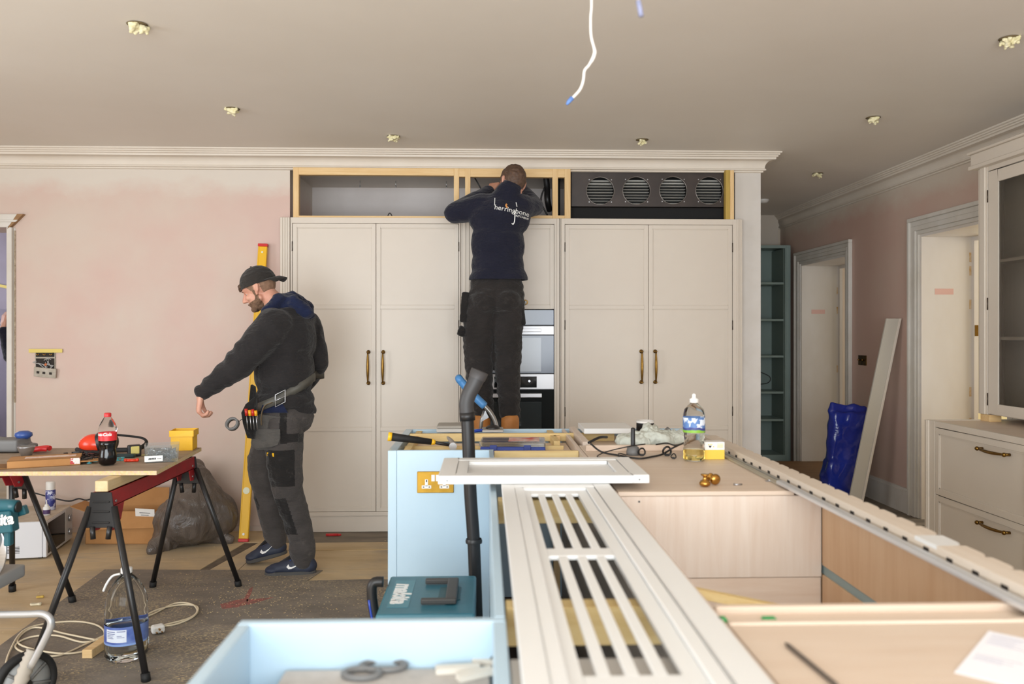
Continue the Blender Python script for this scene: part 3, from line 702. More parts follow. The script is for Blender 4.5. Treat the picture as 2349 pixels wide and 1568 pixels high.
for (yb_, ya_) in ((4.69, 3.873), (3.827, 2.963)):
    x = XU + .001; s_ = .09; z0, z1_ = uz0 + .006, uz1 - .05; m = M()
    m.box(x, x + .022, ya_, ya_ + s_, z0, z1_).box(x, x + .022, yb_ - s_, yb_, z0, z1_).box(x, x + .022, ya_ + s_, yb_ - s_, z0, z0 + .06).box(x, x + .022, ya_ + s_, yb_ - s_, z1_ - .07, z1_)
    d = m.build('door', cream, t, .002)
    n = int((yb_ - ya_ - 2*s_)/.012); vs = []; fs = []
    for i in range(n*4 + 1):
        yy = ya_ + s_ + (yb_ - ya_ - 2*s_)*i/(n*4); dx = .0028*abs(math.sin(PI*i/4))
        vs += [(x + .010 - dx, yy, z0 + .055), (x + .010 - dx, yy, z1_ - .065)]
    for i in range(n*4): fs.append((2*i, 2*i + 1, 2*i + 3, 2*i + 2))
    k = len(vs); vs += [(x + .013, ya_ + s_, z0 + .055), (x + .013, ya_ + s_, z1_ - .065), (x + .013, yb_ - s_, z1_ - .065), (x + .013, yb_ - s_, z0 + .055)]; fs.append((k, k + 1, k + 2, k + 3))
    link_mesh('glass_pane', [Vector(v) for v in vs], fs, rg, d)
    for z in (2.17, 1.55, 1.0): M().cyl((x - .002, yb_ + .001, z - .035), (x - .002, yb_ + .001, z + .035), .0035, n=10).build('hinge', MATS['dark_hinge'], d)
for i, (x0, x1, y0, y1) in enumerate(((2.90, 2.97, DY1 - .11, DY1 - .02), (2.9, 2.97, 3.4, 3.5), (3.1, 3.17, 3.9, 4.0))):
    tag(M().box(x0, x1, y0, y1, TZ - .004, uz0 - .0005).build('packing_block', pine, None, .002), ('small pine packing block under the exposed corner of the glazed cabinet', 'pine packing block under the middle of the glazed cabinet front', 'pine packing block at the back under the glazed cabinet')[i], 'block', 'packing blocks under the glazed cabinet')
# switch plate
q = wx(1979, 826, XR)
t = thing('light_switch', 'dark brass double light switch on the pink wall between the doorways', 'switch', (XR, q.y, q.z))
M().box(XR - .006, XR, q.y - .075, q.y + .075, q.z - .043, q.z + .043).build('plate', brass_m('dark_brass', '7A5A2A', '4E3A1C', .35), t, .002)
for dy in (-.035, .035): M().cyl((XR - .006, q.y + dy, q.z), (XR - .026, q.y + dy, q.z + .006), .006, .007, 12).build('toggle', brass, t)
# leaning plank
t = thing('leaning_plank', 'long cream moulded board leaning on the right wall beside the blue sack', 'board', (2.9, 6.32, 0))
pb = Vector((2.80, 6.33, 0)); pt = Vector((3.115, 6.33, 1.495)); wv = Vector((.112, 0, 0)); dv = Vector((0, .02, 0))
M().hull8([pb, pb + wv, pb + wv + dv, pb + dv], [pt, pt + wv, pt + wv + dv, pt + dv]).build('board', mat('grey_cream_paint', 'BDB5A8', .45), t, .002)
e0 = pb + wv*.84 - dv*.6; w2 = wv*.16
e1 = pt + wv*.84 - dv*.6
M().hull8([e0, e0 + w2, e0 + w2 + dv*.6, e0 + dv*.6], [e1, e1 + w2, e1 + w2 + dv*.6, e1 + dv*.6]).build('bead_moulding', cream, t, .002)
# blue sack
bs = mat('blue_polythene', '23349A', .16, c2='1B2A86', scale=4, bump=.35, bscale=7, bst=(1, 1, 1.4), bd=.02)
def bsd(co, n):
    q = Vector((co.x*7, co.y*5, co.z*5 + 3)); r = 1 - abs(noise.noise(q))*2
    return .014*r + .01*noise.noise(q*2.3)
tag(fuse('plastic_sack', [('b', (2.96, 6.72, .40), (.27, .12, .66), (0, .07, 0)), ('b', (2.93, 6.72, .18), (.29, .17, .30), (0, .05, 0)), ('b', (2.985, 6.72, .755), (.31, .03, .08), (0, .13, 0)),
    ('c', (2.84, 6.72, .10), (2.88, 6.72, .70), .06, .045), ('c', (3.03, 6.72, .10), (3.09, 6.72, .66), .06, .045)], .014, bs, smooth=8, disp=bsd), 'shiny royal blue plastic sack standing on the floor left of the leaning board', 'sack')

# ================================================================== ISLAND
IT = .912
IX0 = -.388; IY1 = 4.06; IY0 = 3.318
isl = thing('kitchen_island', 'unfinished kitchen island, pale blue outside and ash veneer inside, without a worktop', 'kitchen island', (.3, 2.4, 0))
def ip(name, m, mt, bev=.0015): return m.build(name, mt, isl, bev)
ip('end_panel', M().box(IX0, IX0 + .035, IY0, IY1, 0, IT), blue_p)
ip('back_panel', M().box(IX0 + .035, 1.0, IY1 - .02, IY1, 0, IT), blue_p)
fpn = ip('front_panel', M().box(IX0 + .036, .033, IY0, IY0 + .02, 0, IT), blue_p, 0)
ip('side_panel', M().box(.015, .033, 1.37, IY0 - .001, 0, IT), blue_p)
nw = ip('front_panel', M().box(-.40, .034, 1.346, 1.368, 0, IT), blue_p, .003)
ip('end_panel', M().box(-.40, -.378, .45, 1.345, 0, IT), blue_p, .003)
ip('side_panel', M().box(.012, .034, .45, 1.345, 0, IT), blue_p)
M().cyl((.012, 1.3455, .852), (.012, 1.343, .852), .004, n=10).build('screw_hole', black_pl, nw)
ip('shelf', M().box(-.377, .011, .45, 1.344, .76, .778), blue_p)
# far wing inside: pine frame and veneer shelf
ip('pine_rail', M().box(IX0 + .04, .60, 3.83, 3.855, IT - .032, IT + .004), pine_y)
ip('pine_rail', M().box(IX0 + .04, .34, 3.58, 3.60, IT - .045, IT - .02), pine_y)
for x in (IX0 + .055, .30): ip('pine_cross_rail', M().box(x, x + .028, 3.34, IY1 - .022, IT - .05, IT - .006) if x < 0 else M().box(x, x + .028, 3.62, IY1 - .022, IT - .05, IT - .004), wood('pine_depth', 'E3CB93', 'CFAE72', 1, .6) if 'pine_depth' not in MATS else MATS['pine_depth'])
for x in (IX0 + .05, .315): ip('pine_post', M().box(x, x + .03, 3.80, 3.828, .1, IT - .004), pine_v)
ip('shelf', M().box(IX0 + .037, .37, IY0 + .022, 3.80, .862, .876), veneer_h)
ip('pine_batten', M().box(.036, .372, 3.285, 3.305, IT - .037, IT), pine_y)
ip('pine_batten', M().box(.036, .372, 2.36, 2.41, IT - .075, IT - .008), pine_y)
ip('pine_batten', M().box(.036, .372, 1.435, 1.48, IT - .075, IT - .008), pine_y)
ip('pine_batten', M().box(.036, .30, 1.10, 1.22, IT - .075, IT - .012), mat('grey_offcut', 'C9C3BC', .7))
# middle unit with a solid veneered top
ip('divider', M().box(.374, .39, .45, IY1 - .021, .1, IT - .001), veneer_v)
ip('top_board', M().box(.392, .917, 2.43, 3.45, IT - .013, IT), veneer_y)
ip('raised_batten', M().box(.40, .80, 3.27, 3.29, IT + .0005, IT + .024), veneer_h)
ip('divider', M().box(.392, 1.0, 2.432, 2.448, .656, IT - .014), veneer_v)
ip('divider', M().box(.392, 1.0, 2.436, 2.452, .1, .654), veneer_h)
ip('divider', M().box(.41, .44, 3.47, IY1 - .022, .1, IT + .012), veneer_v)
ip('shelf', M().box(.445, .984, 3.46, IY1 - .03, .865, .88), veneer_h)
ip('floor_board', M().box(IX0 + .037, .985, .45, IY1 - .022, .08, .095) if False else M().box(.04, .985, .45, IY1 - .022, .08, .095), mat('dark_brown_base', '3A2C24', .8))
# drawer fronts seen from inside on the right
for y0, y1 in ((.45, 1.385), (1.41, 2.43), (2.45, 3.24), (3.25, IY1)):
    for z0, z1_ in ((.692, IT - .012), (.40, .664), (.10, .372)):
        ip('drawer_front', M().box(1.0, 1.02, y0 + .002, y1 - .002, z0, z1_), [oak_v][0])
ip('runner_gap_strip', M().box(1.006, 1.016, .46, IY1 - .03, .664, .692), mat('blue_grey_edge', '8FA3A6', .5), 0)
ip('side_rail', M().box(.985, 1.02, .45, IY1 - .001, IT - .011, IT), veneer_y)
ip('side_skin', M().box(1.021, 1.03, .45, IY1 - .001, 0, IT - .001), blue_p)
# cross rails and near unit
ip('cross_rail', M().box(.392, .98, 1.393, 1.411, IT - .09, IT + .003), veneer_y, .003)
ip('cross_rail', M().box(.392, .98, 1.335, 1.393, IT - .09, IT - .008), veneer_y)
ip('cross_rail', M().box(.392, .98, 1.316, 1.334, IT - .09, IT + .003), veneer_y, .003)
ip('top_board', M().box(.392, .925, .45, 1.315, IT - .013, IT), veneer_y)
gp = mat('green_plastic', '2FA35C', .4)
for u in (1651, 1765):
    q = wz(u, 1424, IT - .007); ip('corner_clip', M().box(q.x - .011, q.x + .011, q.y - .009, q.y + .009, IT - .0078, IT - .001), gp)
for u, v in ((1411, 1151), (1466, 1150)):
    q = wy(u, v, 2.432); M().cyl((q.x, 2.4318, q.z), (q.x, 2.430, q.z), .003, n=8).build('screw_hole', black_pl, isl)
# brass double socket on the blue front
q = wy(999, 1105, IY0)
t = thing('wall_socket', 'brass double power socket on the pale blue island end, half behind the lying door', 'socket', (q.x, IY0, q.z))
sp = M().box(q.x - .073, q.x + .073, IY0 - .005, IY0 - .0002, q.z - .043, q.z + .043).build('plate', brass_m('satin_brass', 'B28A3A', 'A07A30', .42), t, .002)
for sx in (-1, 1):
    cx_ = q.x + sx*.0355
    m = M().box(cx_ - .006, cx_ + .006, IY0 - .007, IY0 - .005, q.z - .016, q.z + .012).box(cx_ - .019, cx_ + .019, IY0 - .007, IY0 - .005, q.z - .025, q.z - .012)
    m.build('socket_face', white_pl, t, .0012)
    m = M().box(cx_ - .002, cx_ + .002, IY0 - .0075, IY0 - .007, q.z + .001, q.z + .010).box(cx_ - .0145, cx_ - .0085, IY0 - .0075, IY0 - .007, q.z - .0205, q.z - .0165).box(cx_ + .0085, cx_ + .0145, IY0 - .0075, IY0 - .007, q.z - .0205, q.z - .0165)
    m.build('pin_hole', black_m, t)
    M().box(q.x + sx*.009 - .007, q.x + sx*.009 + .007, IY0 - .008, IY0 - .005, q.z + .004, q.z + .030).build('switch', white_pl, t, .001)
# toothed shelf-support strip along the right edge
t = thing('toothed_strip', 'pale wooden toothed strip lying along the right edge of the island', 'wood strip', (.96, 2.3, IT + .0005))
zt0 = IT + .0005
tooth_m = wood('pale_tooth_wood', 'D9CCBD', 'CDBDAB', 1, .6, 'DED3C6', 3)
M().box(.929, .962, .62, 3.52, zt0, IT + .022).build('rail', tooth_m, t, 0)
y = .62; first = None; i = 0
while y < 3.50:
    L = .088
    if first is None or True:
        m = M().prism([(.929, y + .0002), (.972, y + .0002), (.986, y + .016), (.989, y + .030), (.989, y + L - .003), (.976, y + L - .0002), (.929, y + L - .0002)], 2, IT + .0222, IT + .031)
        m.build('tooth', creamw if abs(y - 1.67) < .05 else tooth_m, t, 0)
    M().box(.9276, .9289, y + .03, y + .05, IT + .008, IT + .018).build('slot', dark_m, t)
    y += L; i += 1
t = thing('drawer_runner', 'long steel drawer runner lying beside the toothed strip on the island', 'drawer runner', (.90, 1.8, IT + .0005))
M().box(.893, .917, .55, 2.52, zt0 + .004, IT + .017).build('inner_rail', mat('bright_rail_steel', 'D4D6D9', .32, .55), t, .004, segs=2)
M().box(.9165, .927, .55, 3.3, zt0, IT + .011).build('outer_rail', mat('grey_steel_rail', 'A9A8A2', .4, .7), t, .002)
M().box(.897, .916, 2.525, 3.2, zt0, IT + .007).build('middle_rail', mat('dull_steel_rail', 'B4AE9E', .45, .5), t, .001)
for y in (1.5, 2.2, 2.9): M().box(.918, .925, y, y + .02, IT + .011, IT + .0125).build('catch', black_pl, t)
# --------------------------------------------------------------- slatted panel and door lying on the island
t = thing('slatted_panel', 'long white vent panel with two rows of slots lying lengthwise on the island', 'panel', (.2, 1.6, IT + .005))
zs0, zs1 = IT + .005, IT + .022
ax0, ax1, ay0, ay1 = .048, .368, .80, 2.52
bx0, bx1, by0, by1 = .083, .318, .86, 2.405
m = M().box(ax0, bx0, ay0, ay1, zs0, zs1).box(bx1, ax1, ay0, ay1, zs0, zs1).box(bx0, bx1, ay0, by0, zs0, zs1).box(bx0, bx1, by1, ay1, zs0, zs1)
m.build('frame', creamw, t, .0015)
cx0, cx1 = .108, .292
m = M().box(bx0 + .001, cx0, by0 + .001, by1 - .001, zs0 + .001, zs1 - .001).box(cx1, bx1 - .001, by0 + .001, by1 - .001, zs0 + .001, zs1 - .001).box(cx0, cx1, by1 - .016, by1 - .001, zs0 + .001, zs1 - .001)
m.build('inner_frame', creamw, t, .002)
xs = [.129 + .0386*k for k in range(4)]; ow = .0195; zr = zs1 - .008
wins = [(1.745, 2.337), (1.095, 1.686)]
m = M().box(cx0, xs[0], by0, by1 - .016, zs0, zr).box(xs[3] + ow, cx1, by0, by1 - .016, zs0, zr)
for a, b in ((by0, 1.095), (1.686, 1.745), (2.337, by1 - .016)): m.box(xs[0], xs[3] + ow, a, b, zs0, zr)
m.build('inner_panel', creamw, t, .0012)
for a, b in wins:
    for k in range(3): M().box(xs[k] + ow, xs[k + 1], a - .001, b + .001, zs0 + .0005, zr - .0003).build('slat', creamw, t, .002)
t = thing('cabinet_door', 'white framed cabinet door lying crosswise on the island over the vent panel', 'door panel', (.17, 2.6, zs1 + .0005))
z0, z1_ = zs1 + .0008, zs1 + .026
dx0, dx1, dy0, dy1 = -.139, .488, 2.445, 2.80
m = M().box(dx0, dx0 + .05, dy0, dy1, z0, z1_).box(dx1 - .05, dx1, dy0, dy1, z0, z1_).box(dx0 + .05, dx1 - .05, dy0, dy0 + .05, z0, z1_).box(dx0 + .05, dx1 - .05, dy1 - .05, dy1, z0, z1_)
m.build('frame', creamw, t, .002)
m = M().box(dx0 + .051, dx0 + .085, dy0 + .051, dy1 - .051, z0 + .002, z1_ - .0015).box(dx1 - .085, dx1 - .051, dy0 + .051, dy1 - .051, z0 + .002, z1_ - .0015).box(dx0 + .085, dx1 - .085, dy0 + .051, dy0 + .062, z0 + .002, z1_ - .0015).box(dx0 + .085, dx1 - .085, dy1 - .075, dy1 - .051, z0 + .002, z1_ - .0015)
m.build('bead', creamw, t, .002)
M().box(dx0 + .085, dx1 - .085, dy0 + .062, dy1 - .075, z0 + .002, z1_ - .012).build('panel', creamw, t)
for x in (dx0 + .027, dx1 - .03): M().cyl((x, dy0 - .0005, z0 + .011), (x, dy0 + .001, z0 + .011), .002, n=8).build('screw_hole', black_pl, t)
# dusty things lying in the near blue tray
t = thing('dusty_board', 'grey dusty board lying inside the near blue compartment', 'board', (-.15, 1.1, .7785))
M().box(-.32, .008, .55, 1.335, .7785, .842).build('slab', mat('dusty_grey_board', 'A39E99', .9, c2='B9B3AD', scale=12, bump=.2, bscale=40), t, .003)
for u, v, a in ((880, 1532, .035), (830, 1550, .028)):
    q = wz(u, v, .843)
    tag(M().tube([(q.x + a*math.cos(2*PI*k/20), q.y + .018*math.sin(2*PI*k/20), .8425 + .005) for k in range(20)], .005, 8, closed=True).build('rubber_ring', grey_pl), ('rubber ring on the dusty grey board, the larger one further right', 'rubber ring on the dusty grey board, the smaller one further left')[u == 830], 'ring', 'rubber rings on the dusty board')
for i, (u, v, sx, rz) in enumerate(((1050, 1540, .07, .1), (1120, 1522, .05, -.2), (1090, 1552, .06, .5))):
    q = wz(u, v, .843); tag(M().obox((q.x, q.y, .8425 + .005), (sx, .018, .009), (0, 0, rz)).build('wood_offcut', mat('pale_offcut', 'D2CBBF', .7) if 'pale_offcut' not in MATS else MATS['pale_offcut']), ('pale offcut on the dusty board, the one furthest left', 'pale offcut on the dusty board, nearest its back edge', 'pale offcut on the dusty board, the one nearest the camera')[i], 'offcut', 'pale offcuts on the dusty board')
# paper sheet and pencil on the near top
pm = NT('printed_paper'); pm.setp(Roughness=.7)
_w = pm.n.new('ShaderNodeTexWave'); _w.inputs['Scale'].default_value = 22; _w.inputs['Distortion'].default_value = 0; _w.bands_direction = 'Y'
pm.l.new(pm.co(), _w.inputs['Vector'])
_k = pm.math('MULTIPLY', pm.ramp(_w.outputs[0], [(.55, 0.), (.6, .5)]), pm.ramp(pm.noise(60, 2, .5), [(.45, 0.), (.5, 1.)]))
pm.color(pm.mix(_k, 'F2F2F6', '9A9AA6'))
t = thing('paper_sheet', 'white printed paper sheet lying on the near right corner of the island', 'paper', local=True, loc=(.769, 1.150, IT + .0008), rot=(0, 0, .82))
M().box(-.105, .105, -.07, .07, 0, .0008).build('sheet', mat('paper_white', 'F0F0F6', .7), t, 0)
m = M(); random.seed(5)
for k in range(11):
    x = .088 - .0075*k - (.05 if k > 6 else 0); m.box(x, x + .0022, random.uniform(-.02, .03), .062, .0008, .0011)
m.build('printed_text', mat('print_grey', 'B4B4C0', .8), t)['kind'] = 'stuff'
a, b = wz(1800, 1473, IT + .004), wz(1920, 1572, IT + .004)
t = thing('pencil', 'dark thin pencil lying on the near top of the island', 'pencil', (a.x, a.y, IT))
M().cyl(a + (a - b).normalized()*-.012, b, .0035, n=6, sm=False).build('shaft', mat('pencil_grey', '5E544C', .5), t); M().cyl(a + (a - b).normalized()*-.012, a, .0035, .0006, 6).build('tip', dark_m, t)
# stick and bag inside the open unit
a, b = wy(1600, 1343, 1.9), wy(1725, 1402, 1.75)
tag(M().obox(((a + b)/2), ((b - a).length + .1, .02, .02), (0, math.atan2((a - b).z, (b - a).x), -.3)).build('pine_stick', pine_y, None, .001), 'thin pine stick slanting inside the open middle of the island', 'stick')
# ================================================================== THINGS ON THE FAR HALF OF THE ISLAND
clear = glass('clear_plastic', 'F8F9F8', .03, 1.10)
frostw = NT('screw_tub_plastic'); frostw.setp(Roughness=.10); frostw.color('E4E8E8'); frostw.b.inputs['Transmission Weight'].default_value = .93; frostw.b.inputs['IOR'].default_value = 1.1; frostw = frostw.m
frost = glass('frosted_plastic', 'F0F2F0', .22, 1.1)
water = glass('water', 'EEF4F6', .0, 1.18)
yellowm = mat('yellow_plastic', 'EDB71E', .4)
def bottle(name, label, cat, loc, prof, capmat, capprof, liquid=None, lab=None, group=None, lobes=None, body_mat=None):
    t = thing(name, label, cat, loc, group, local=True)
    M().lathe([(.0001, .001)] + prof, n=48, lobes=lobes).build('body', body_mat or clear, t)
    M().lathe(capprof, n=24).build('cap', capmat, t)
    if liquid: M().lathe([(.0001, .004)] + liquid[0] + [(.0001, liquid[0][-1][1] + .0005)], n=40, lobes=lobes).build('liquid', liquid[1], t)
    if lab: lab(t)
    return t
# mineral water bottle with sports cap
c = wz(1592, 1056, IT)
r = .0400
prof_ = [(r*.85, .001), (r*.97, .008), (r*.97, .045), (r*.9, .052), (r*.95, .060), (r*.88, .070), (r*.92, .080), (r*.97, .092), (r*.93, .098), (r, .104), (r, .160), (r*.98, .172), (r*.86, .188), (r*.62, .200), (r*.42, .206), (r*.34, .210), (r*.34, .214)]
def lab_w(t):
    lm = NT('water_label'); lm.setp(Roughness=.4); z = lm.xyz()[2]
    n = lm.noise(38, 2, .5, (1, 1, 1)); up = lm.mix(lm.ramp(n, [(.5, 0.), (.54, 1.)]), '5A7FB8', 'DDE6F2')
    zz = lm.math('ADD', z, lm.math('MULTIPLY', lm.math('SUBTRACT', lm.noise(22, 1, .5), .5), .02))
    c1 = lm.mix(lm.ramp(lm.math('MULTIPLY', lm.math('SUBTRACT', zz, .112), 300), [(0., 0.), (1., 1.)]), '86B83C', '3B3F86')
    lm.color(lm.mix(lm.ramp(lm.math('MULTIPLY', lm.math('SUBTRACT', zz, .121), 300), [(0., 0.), (1., 1.)]), c1, up))
    M().lathe([(r*1.012, .105), (r*1.012, .159)], n=48).build('label', lm.m, t)
bottle('water_bottle', 'clear plastic water bottle with white sports cap beside the yellow box', 'bottle', (c.x, c.y, IT + .0008), prof_, white_pl,
       [(.016, .213), (.0165, .226), (.012, .228), (.0075, .232), (.0075, .242), (.004, .246), (.0001, .246)], ([(r*.8, .004), (r*.93, .009), (r*.93, .040)], glass('yellow_liquid', 'F1DB8C', .0, 1.33)), lab_w)
# yellow and white carton
c0 = wz(1617, 1054, IT)
t = thing('carton', 'small white and yellow carton of screws right of the water bottle', 'box', (c0.x + .036, c0.y, IT + .0008))
x0, x1 = c0.x, c0.x + .0735
M().box(x0, x1, c0.y, c0.y + .05, IT + .0008, IT + .036).build('lower_half', mat('carton_yellow', 'F0C94A', .5), t, .0006)
M().box(x0, x1, c0.y, c0.y + .05, IT + .036, IT + .0655).build('upper_half', mat('carton_white', 'EDEBE6', .5), t, .0006)
m = M()
for k in range(3): m.prism([(x0 + .011 + .006*k, IT + .058), (x0 + .016 + .006*k, IT + .058), (x0 + .0135 + .006*k, IT + .053)], 1, c0.y - .0004, c0.y - .0001)
m.prism([(x0 + .013, IT + .052), (x0 + .026, IT + .052), (x0 + .0195, IT + .043)], 1, c0.y - .0004, c0.y - .0001, 1)
m.prism([(x0 + .03, IT + .050), (x0 + .035, IT + .050), (x0 + .0325, IT + .045)], 1, c0.y - .0004, c0.y - .0001)
for k in range(4): m.box(x0 + .046, x0 + .068, c0.y - .0004, c0.y - .0001, IT + .044 + .0045*k, IT + .0455 + .0045*k)
m.build('printed_mark', [MATS['carton_yellow'], black_pl], t)
# brass knobs and small hardware
def knob(loc, rot, label):
    t = thing('brass_knob', label, 'knob', loc, 'brass cabinet knobs on the island', local=True, rot=rot)
    M().lathe([(.0001, 0), (.010, .0008), (.0165, .006), (.0172, .012), (.013, .018), (.007, .021), (.0055, .027), (.006, .031), (.011, .034), (.0125, .036), (.0125, .0385), (.0001, .0385)], n=32).build('knob', gold, t)
k = wz(1617, 1116, IT); knob((k.x, k.y, IT + .0005), (0, 0, 0), 'polished brass knob standing on its round face, left of the pair')
k = wz(1643, 1113, IT); knob((k.x, k.y - .008, IT + .0172), (-PI/2 + .12, 0, .3), 'polished brass knob lying on its side, right of the pair') 
k = wz(1693, 1113, IT)
t = thing('loose_screw', 'short silver screw lying right of the brass knobs', 'screw', (k.x, k.y, IT + .0005))
M().cyl((k.x - .010, k.y - .002, IT + .0035), (k.x + .014, k.y + .006, IT + .0025), .0022, n=10).build('shank', steel, t); M().cyl((k.x - .013, k.y - .003, IT + .0045), (k.x - .010, k.y - .002, IT + .0045), .0042, .003, 12).build('head', steel, t)
k = wz(1765, 1104, IT)
tag(M().box(k.x - .012, k.x + .012, k.y - .006, k.y + .006, IT + .0005, IT + .003).cyl((k.x, k.y, IT + .003), (k.x, k.y, IT + .007), .005, n=10).build('metal_catch', steel, None, .0008), 'small shiny metal catch near the steel runner', 'catch')
# aerial with magnetic base
k = wz(1452, 1043, IT)
t = thing('aerial', 'black stub aerial standing on a round base on the island top', 'aerial', (k.x, k.y, IT + .0008), local=True)
M().lathe([(.0001, 0), (.026, 0), (.026, .012), (.022, .030), (.014, .034), (.0001, .034)], n=28).build('base', grey_pl, t); M().lathe([(.009, .033), (.0085, .100), (.006, .104), (.0001, .105)], n=16).build('mast', black_pl, t)
# leads and clamps
zc_ = IT + .005
def lead(name, label, pts, r=.0032, mt=black_pl, z=zc_, k=6):
    p = [wz(u, v, z + dz) for u, v, dz in pts]
    return tag(M().tube(smooth_path(p, k), r, 8).build(name, mt), label, 'cable')
lead('black_lead', 'thick black lead curving from the timber to the clamps on the island', [(1350, 1015, .04), (1375, 1003, .055), (1392, 1002, .05)], .0055)
lead('black_lead', 'long black lead running under the aerial across the island top', [(1355, 1017, .04), (1380, 1036, .008), (1420, 1044, 0), (1465, 1051, 0), (1495, 1047, 0), (1520, 1041, .0), (1545, 1026, .03), (1572, 1014, .035)], .0035)
lead('black_lead', 'thin black lead bent round in front of the aerial', [(1436, 1043, 0), (1419, 1039, 0), (1421, 1047, 0), (1400, 1050, 0), (1370, 1047, 0), (1390, 1036, .008), (1440, 1024, .036), (1480, 1018, .036)], .0022)
lead('black_lead', 'black lead running behind the plastic bag to the bottle', [(1505, 1019, .034), (1530, 1016, .034), (1550, 1021, .034), (1575, 1013, .034)], .003)
for (u, v, lb, rr) in ((1472, 1036, 'open black clamp ring lying next to the aerial base', .016), (1530, 1034, 'upright black clamp ring further from the aerial', .019), (1545, 1046, 'small black clip at the end of the lead by the bottle', .011)):
    q = wz(u, v, IT + rr); m = M()
    m.tube([(q.x + rr*.8*math.cos(a), q.y + .006*math.sin(2*a), IT + rr + .001 + rr*.8*math.sin(a)) for a in [2*PI*k/24 for k in range(24)]], rr*.2, 8, closed=True)
    t = thing('clamp_ring', lb, 'clamp', (q.x, q.y, IT + .001)); m.build('ring', black_pl, t)
    M().obox((q.x, q.y, IT + .0045), (rr*.9, rr*.7, .007)).build('foot', black_pl, t, .001)
# plastic bag
bagm = NT('thin_plastic_bag'); bagm.setp(Roughness=.3); bagm.color('E4E8DE'); bagm.b.inputs['Transmission Weight'].default_value = .35; bagm.b.inputs['IOR'].default_value = 1.15
bagm.bump(bagm.noise(28, 4, .6), .5, .01)
def bagd(co, n):
    q = Vector((co.x*13, co.y*13, co.z*18)); return .012*(1 - 2*abs(noise.noise(q))) + .009*(1 - 2.5*abs(noise.noise(q*2.6))) + .004*(1 - 2.5*abs(noise.noise(q*5.5)))
z = IT + .04
tag(fuse('plastic_bag', [('e', (.70, 3.40, z - .008), (.09, .08, .030)), ('e', (.62, 3.38, z - .014), (.07, .07, .016)), ('e', (.78, 3.40, z - .012), (.05, .06, .022)), ('e', (.69, 3.43, z + .014), (.040, .05, .024)), ('b', (.80, 3.42, z - .005), (.06, .05, .014), (0, -.5, .2))], .0045, bagm.m, smooth=3, disp=bagd), 'crumpled translucent plastic bag on the island behind the aerial', 'bag')
# can, white board, grey bracket
q = wy(1480, 975, 3.95)
t = thing('round_tin', 'short black tin with a pale rim behind the plastic bag', 'tin', (q.x, 3.95, .8805), local=True)
hz_ = wy(1480, 964, 3.95).z - .8805
M().lathe([(.0001, 0), (.042, 0), (.042, hz_ - .008)], n=32).build('body', black_pl, t); M().lathe([(.0425, hz_ - .010), (.0435, hz_), (.040, hz_), (.040, hz_ - .02), (.0001, hz_ - .02)], n=32).build('rim', white_pl, t)
zb_ = wy(1400, 992.5, 3.74).z; x0 = wy(1340, 990, 3.74).x; x1 = wy(1455, 990, 3.74).x
t = thing('white_board', 'white painted board lying across the timber left of the plastic bag', 'board', (.5, 3.8, IT + .0125))
M().box(x0, x1, 3.74, 3.99, IT + .0125, IT + .036).build('board', creamw, t, .002)
q = wy(1532, 990, 3.7)
t = thing('grey_bracket', 'dark grey folded bracket sticking up behind the plastic bag', 'bracket', (q.x, 3.72, .8805))
m = M().obox((q.x - .012, 3.72, q.z - .002), (.055, .03, .008), (0, -.75, 0)).obox((q.x + .022, 3.72, q.z - .008), (.05, .03, .008), (0, .95, 0)); m.box(q.x - .004, q.x + .004, 3.715, 3.725, .8806, q.z)
m.build('bracket', grey_pl, t, .001)
# organiser case with clear lid
t = thing('organiser_case', 'flat blue organiser case with a clear lid lying on the island', 'case', (.12, 3.52, .8765), local=True, rot=(0, 0, -.06))
M().box(-.135, .135, -.10, .09, 0, .034).build('tray', mat('blue_case', '2C3F8C', .4), t, .004)
ld = M().box(-.14, .135, -.102, .092, .0345, .052).build('lid', frost, t, .004)
m = M().box(-.02, .11, -.06, .07, .0522, .0528); m.build('label_sheet', mat('red_print', 'C5584F', .6, c2='D9D4CC', scale=18), ld)
for x in (-.08, .06): M().box(x - .015, x + .015, -.107, -.1005, .018, .042).build('latch', mat('blue_latch', '27387E', .4), t, .002)
# hammer lying left
a = wy(895, 1001, 3.50); b = wy(990, 1013, 3.52); c = wy(1040, 1022, 3.54)
t = thing('claw_hammer', 'black and yellow claw hammer with its handle over the island edge', 'hammer', (b.x, b.y, .88))
M().tube([a + (a - b)*.02, a*.75 + b*.25, b], [.0175, .0165, .0125], 14).build('grip', rubber, t)
M().tube([a + (a - b)*.05, a + (b - a)*.04], [.019, .0188], 14).build('end_cap', yellowm, t); M().cyl(b, b + (c - b)*.16, .0135, .010, 12).build('collar', yellowm, t)
M().tube([b, c], [.0075, .0065], 10).build('shaft', black_pl, t)
m = M().cyl(c + Vector((.0, -.05, .004)), c + Vector((0, -.018, .004)), .0165, .014, 16).cyl(c + Vector((0, -.02, .004)), c + Vector((0, .02, .004)), .012, .012, 12)
m.tube(smooth_path([c + Vector((0, .02, .004)), c + Vector((-.015, .05, .018)), c + Vector((-.03, .07, .03))], 4), [.011, .011, .0105, .010, .009, .008, .007, .005, .003], 8)
m.build('head', mat('hammer_steel', 'B9B6B4', .3, .8), t)
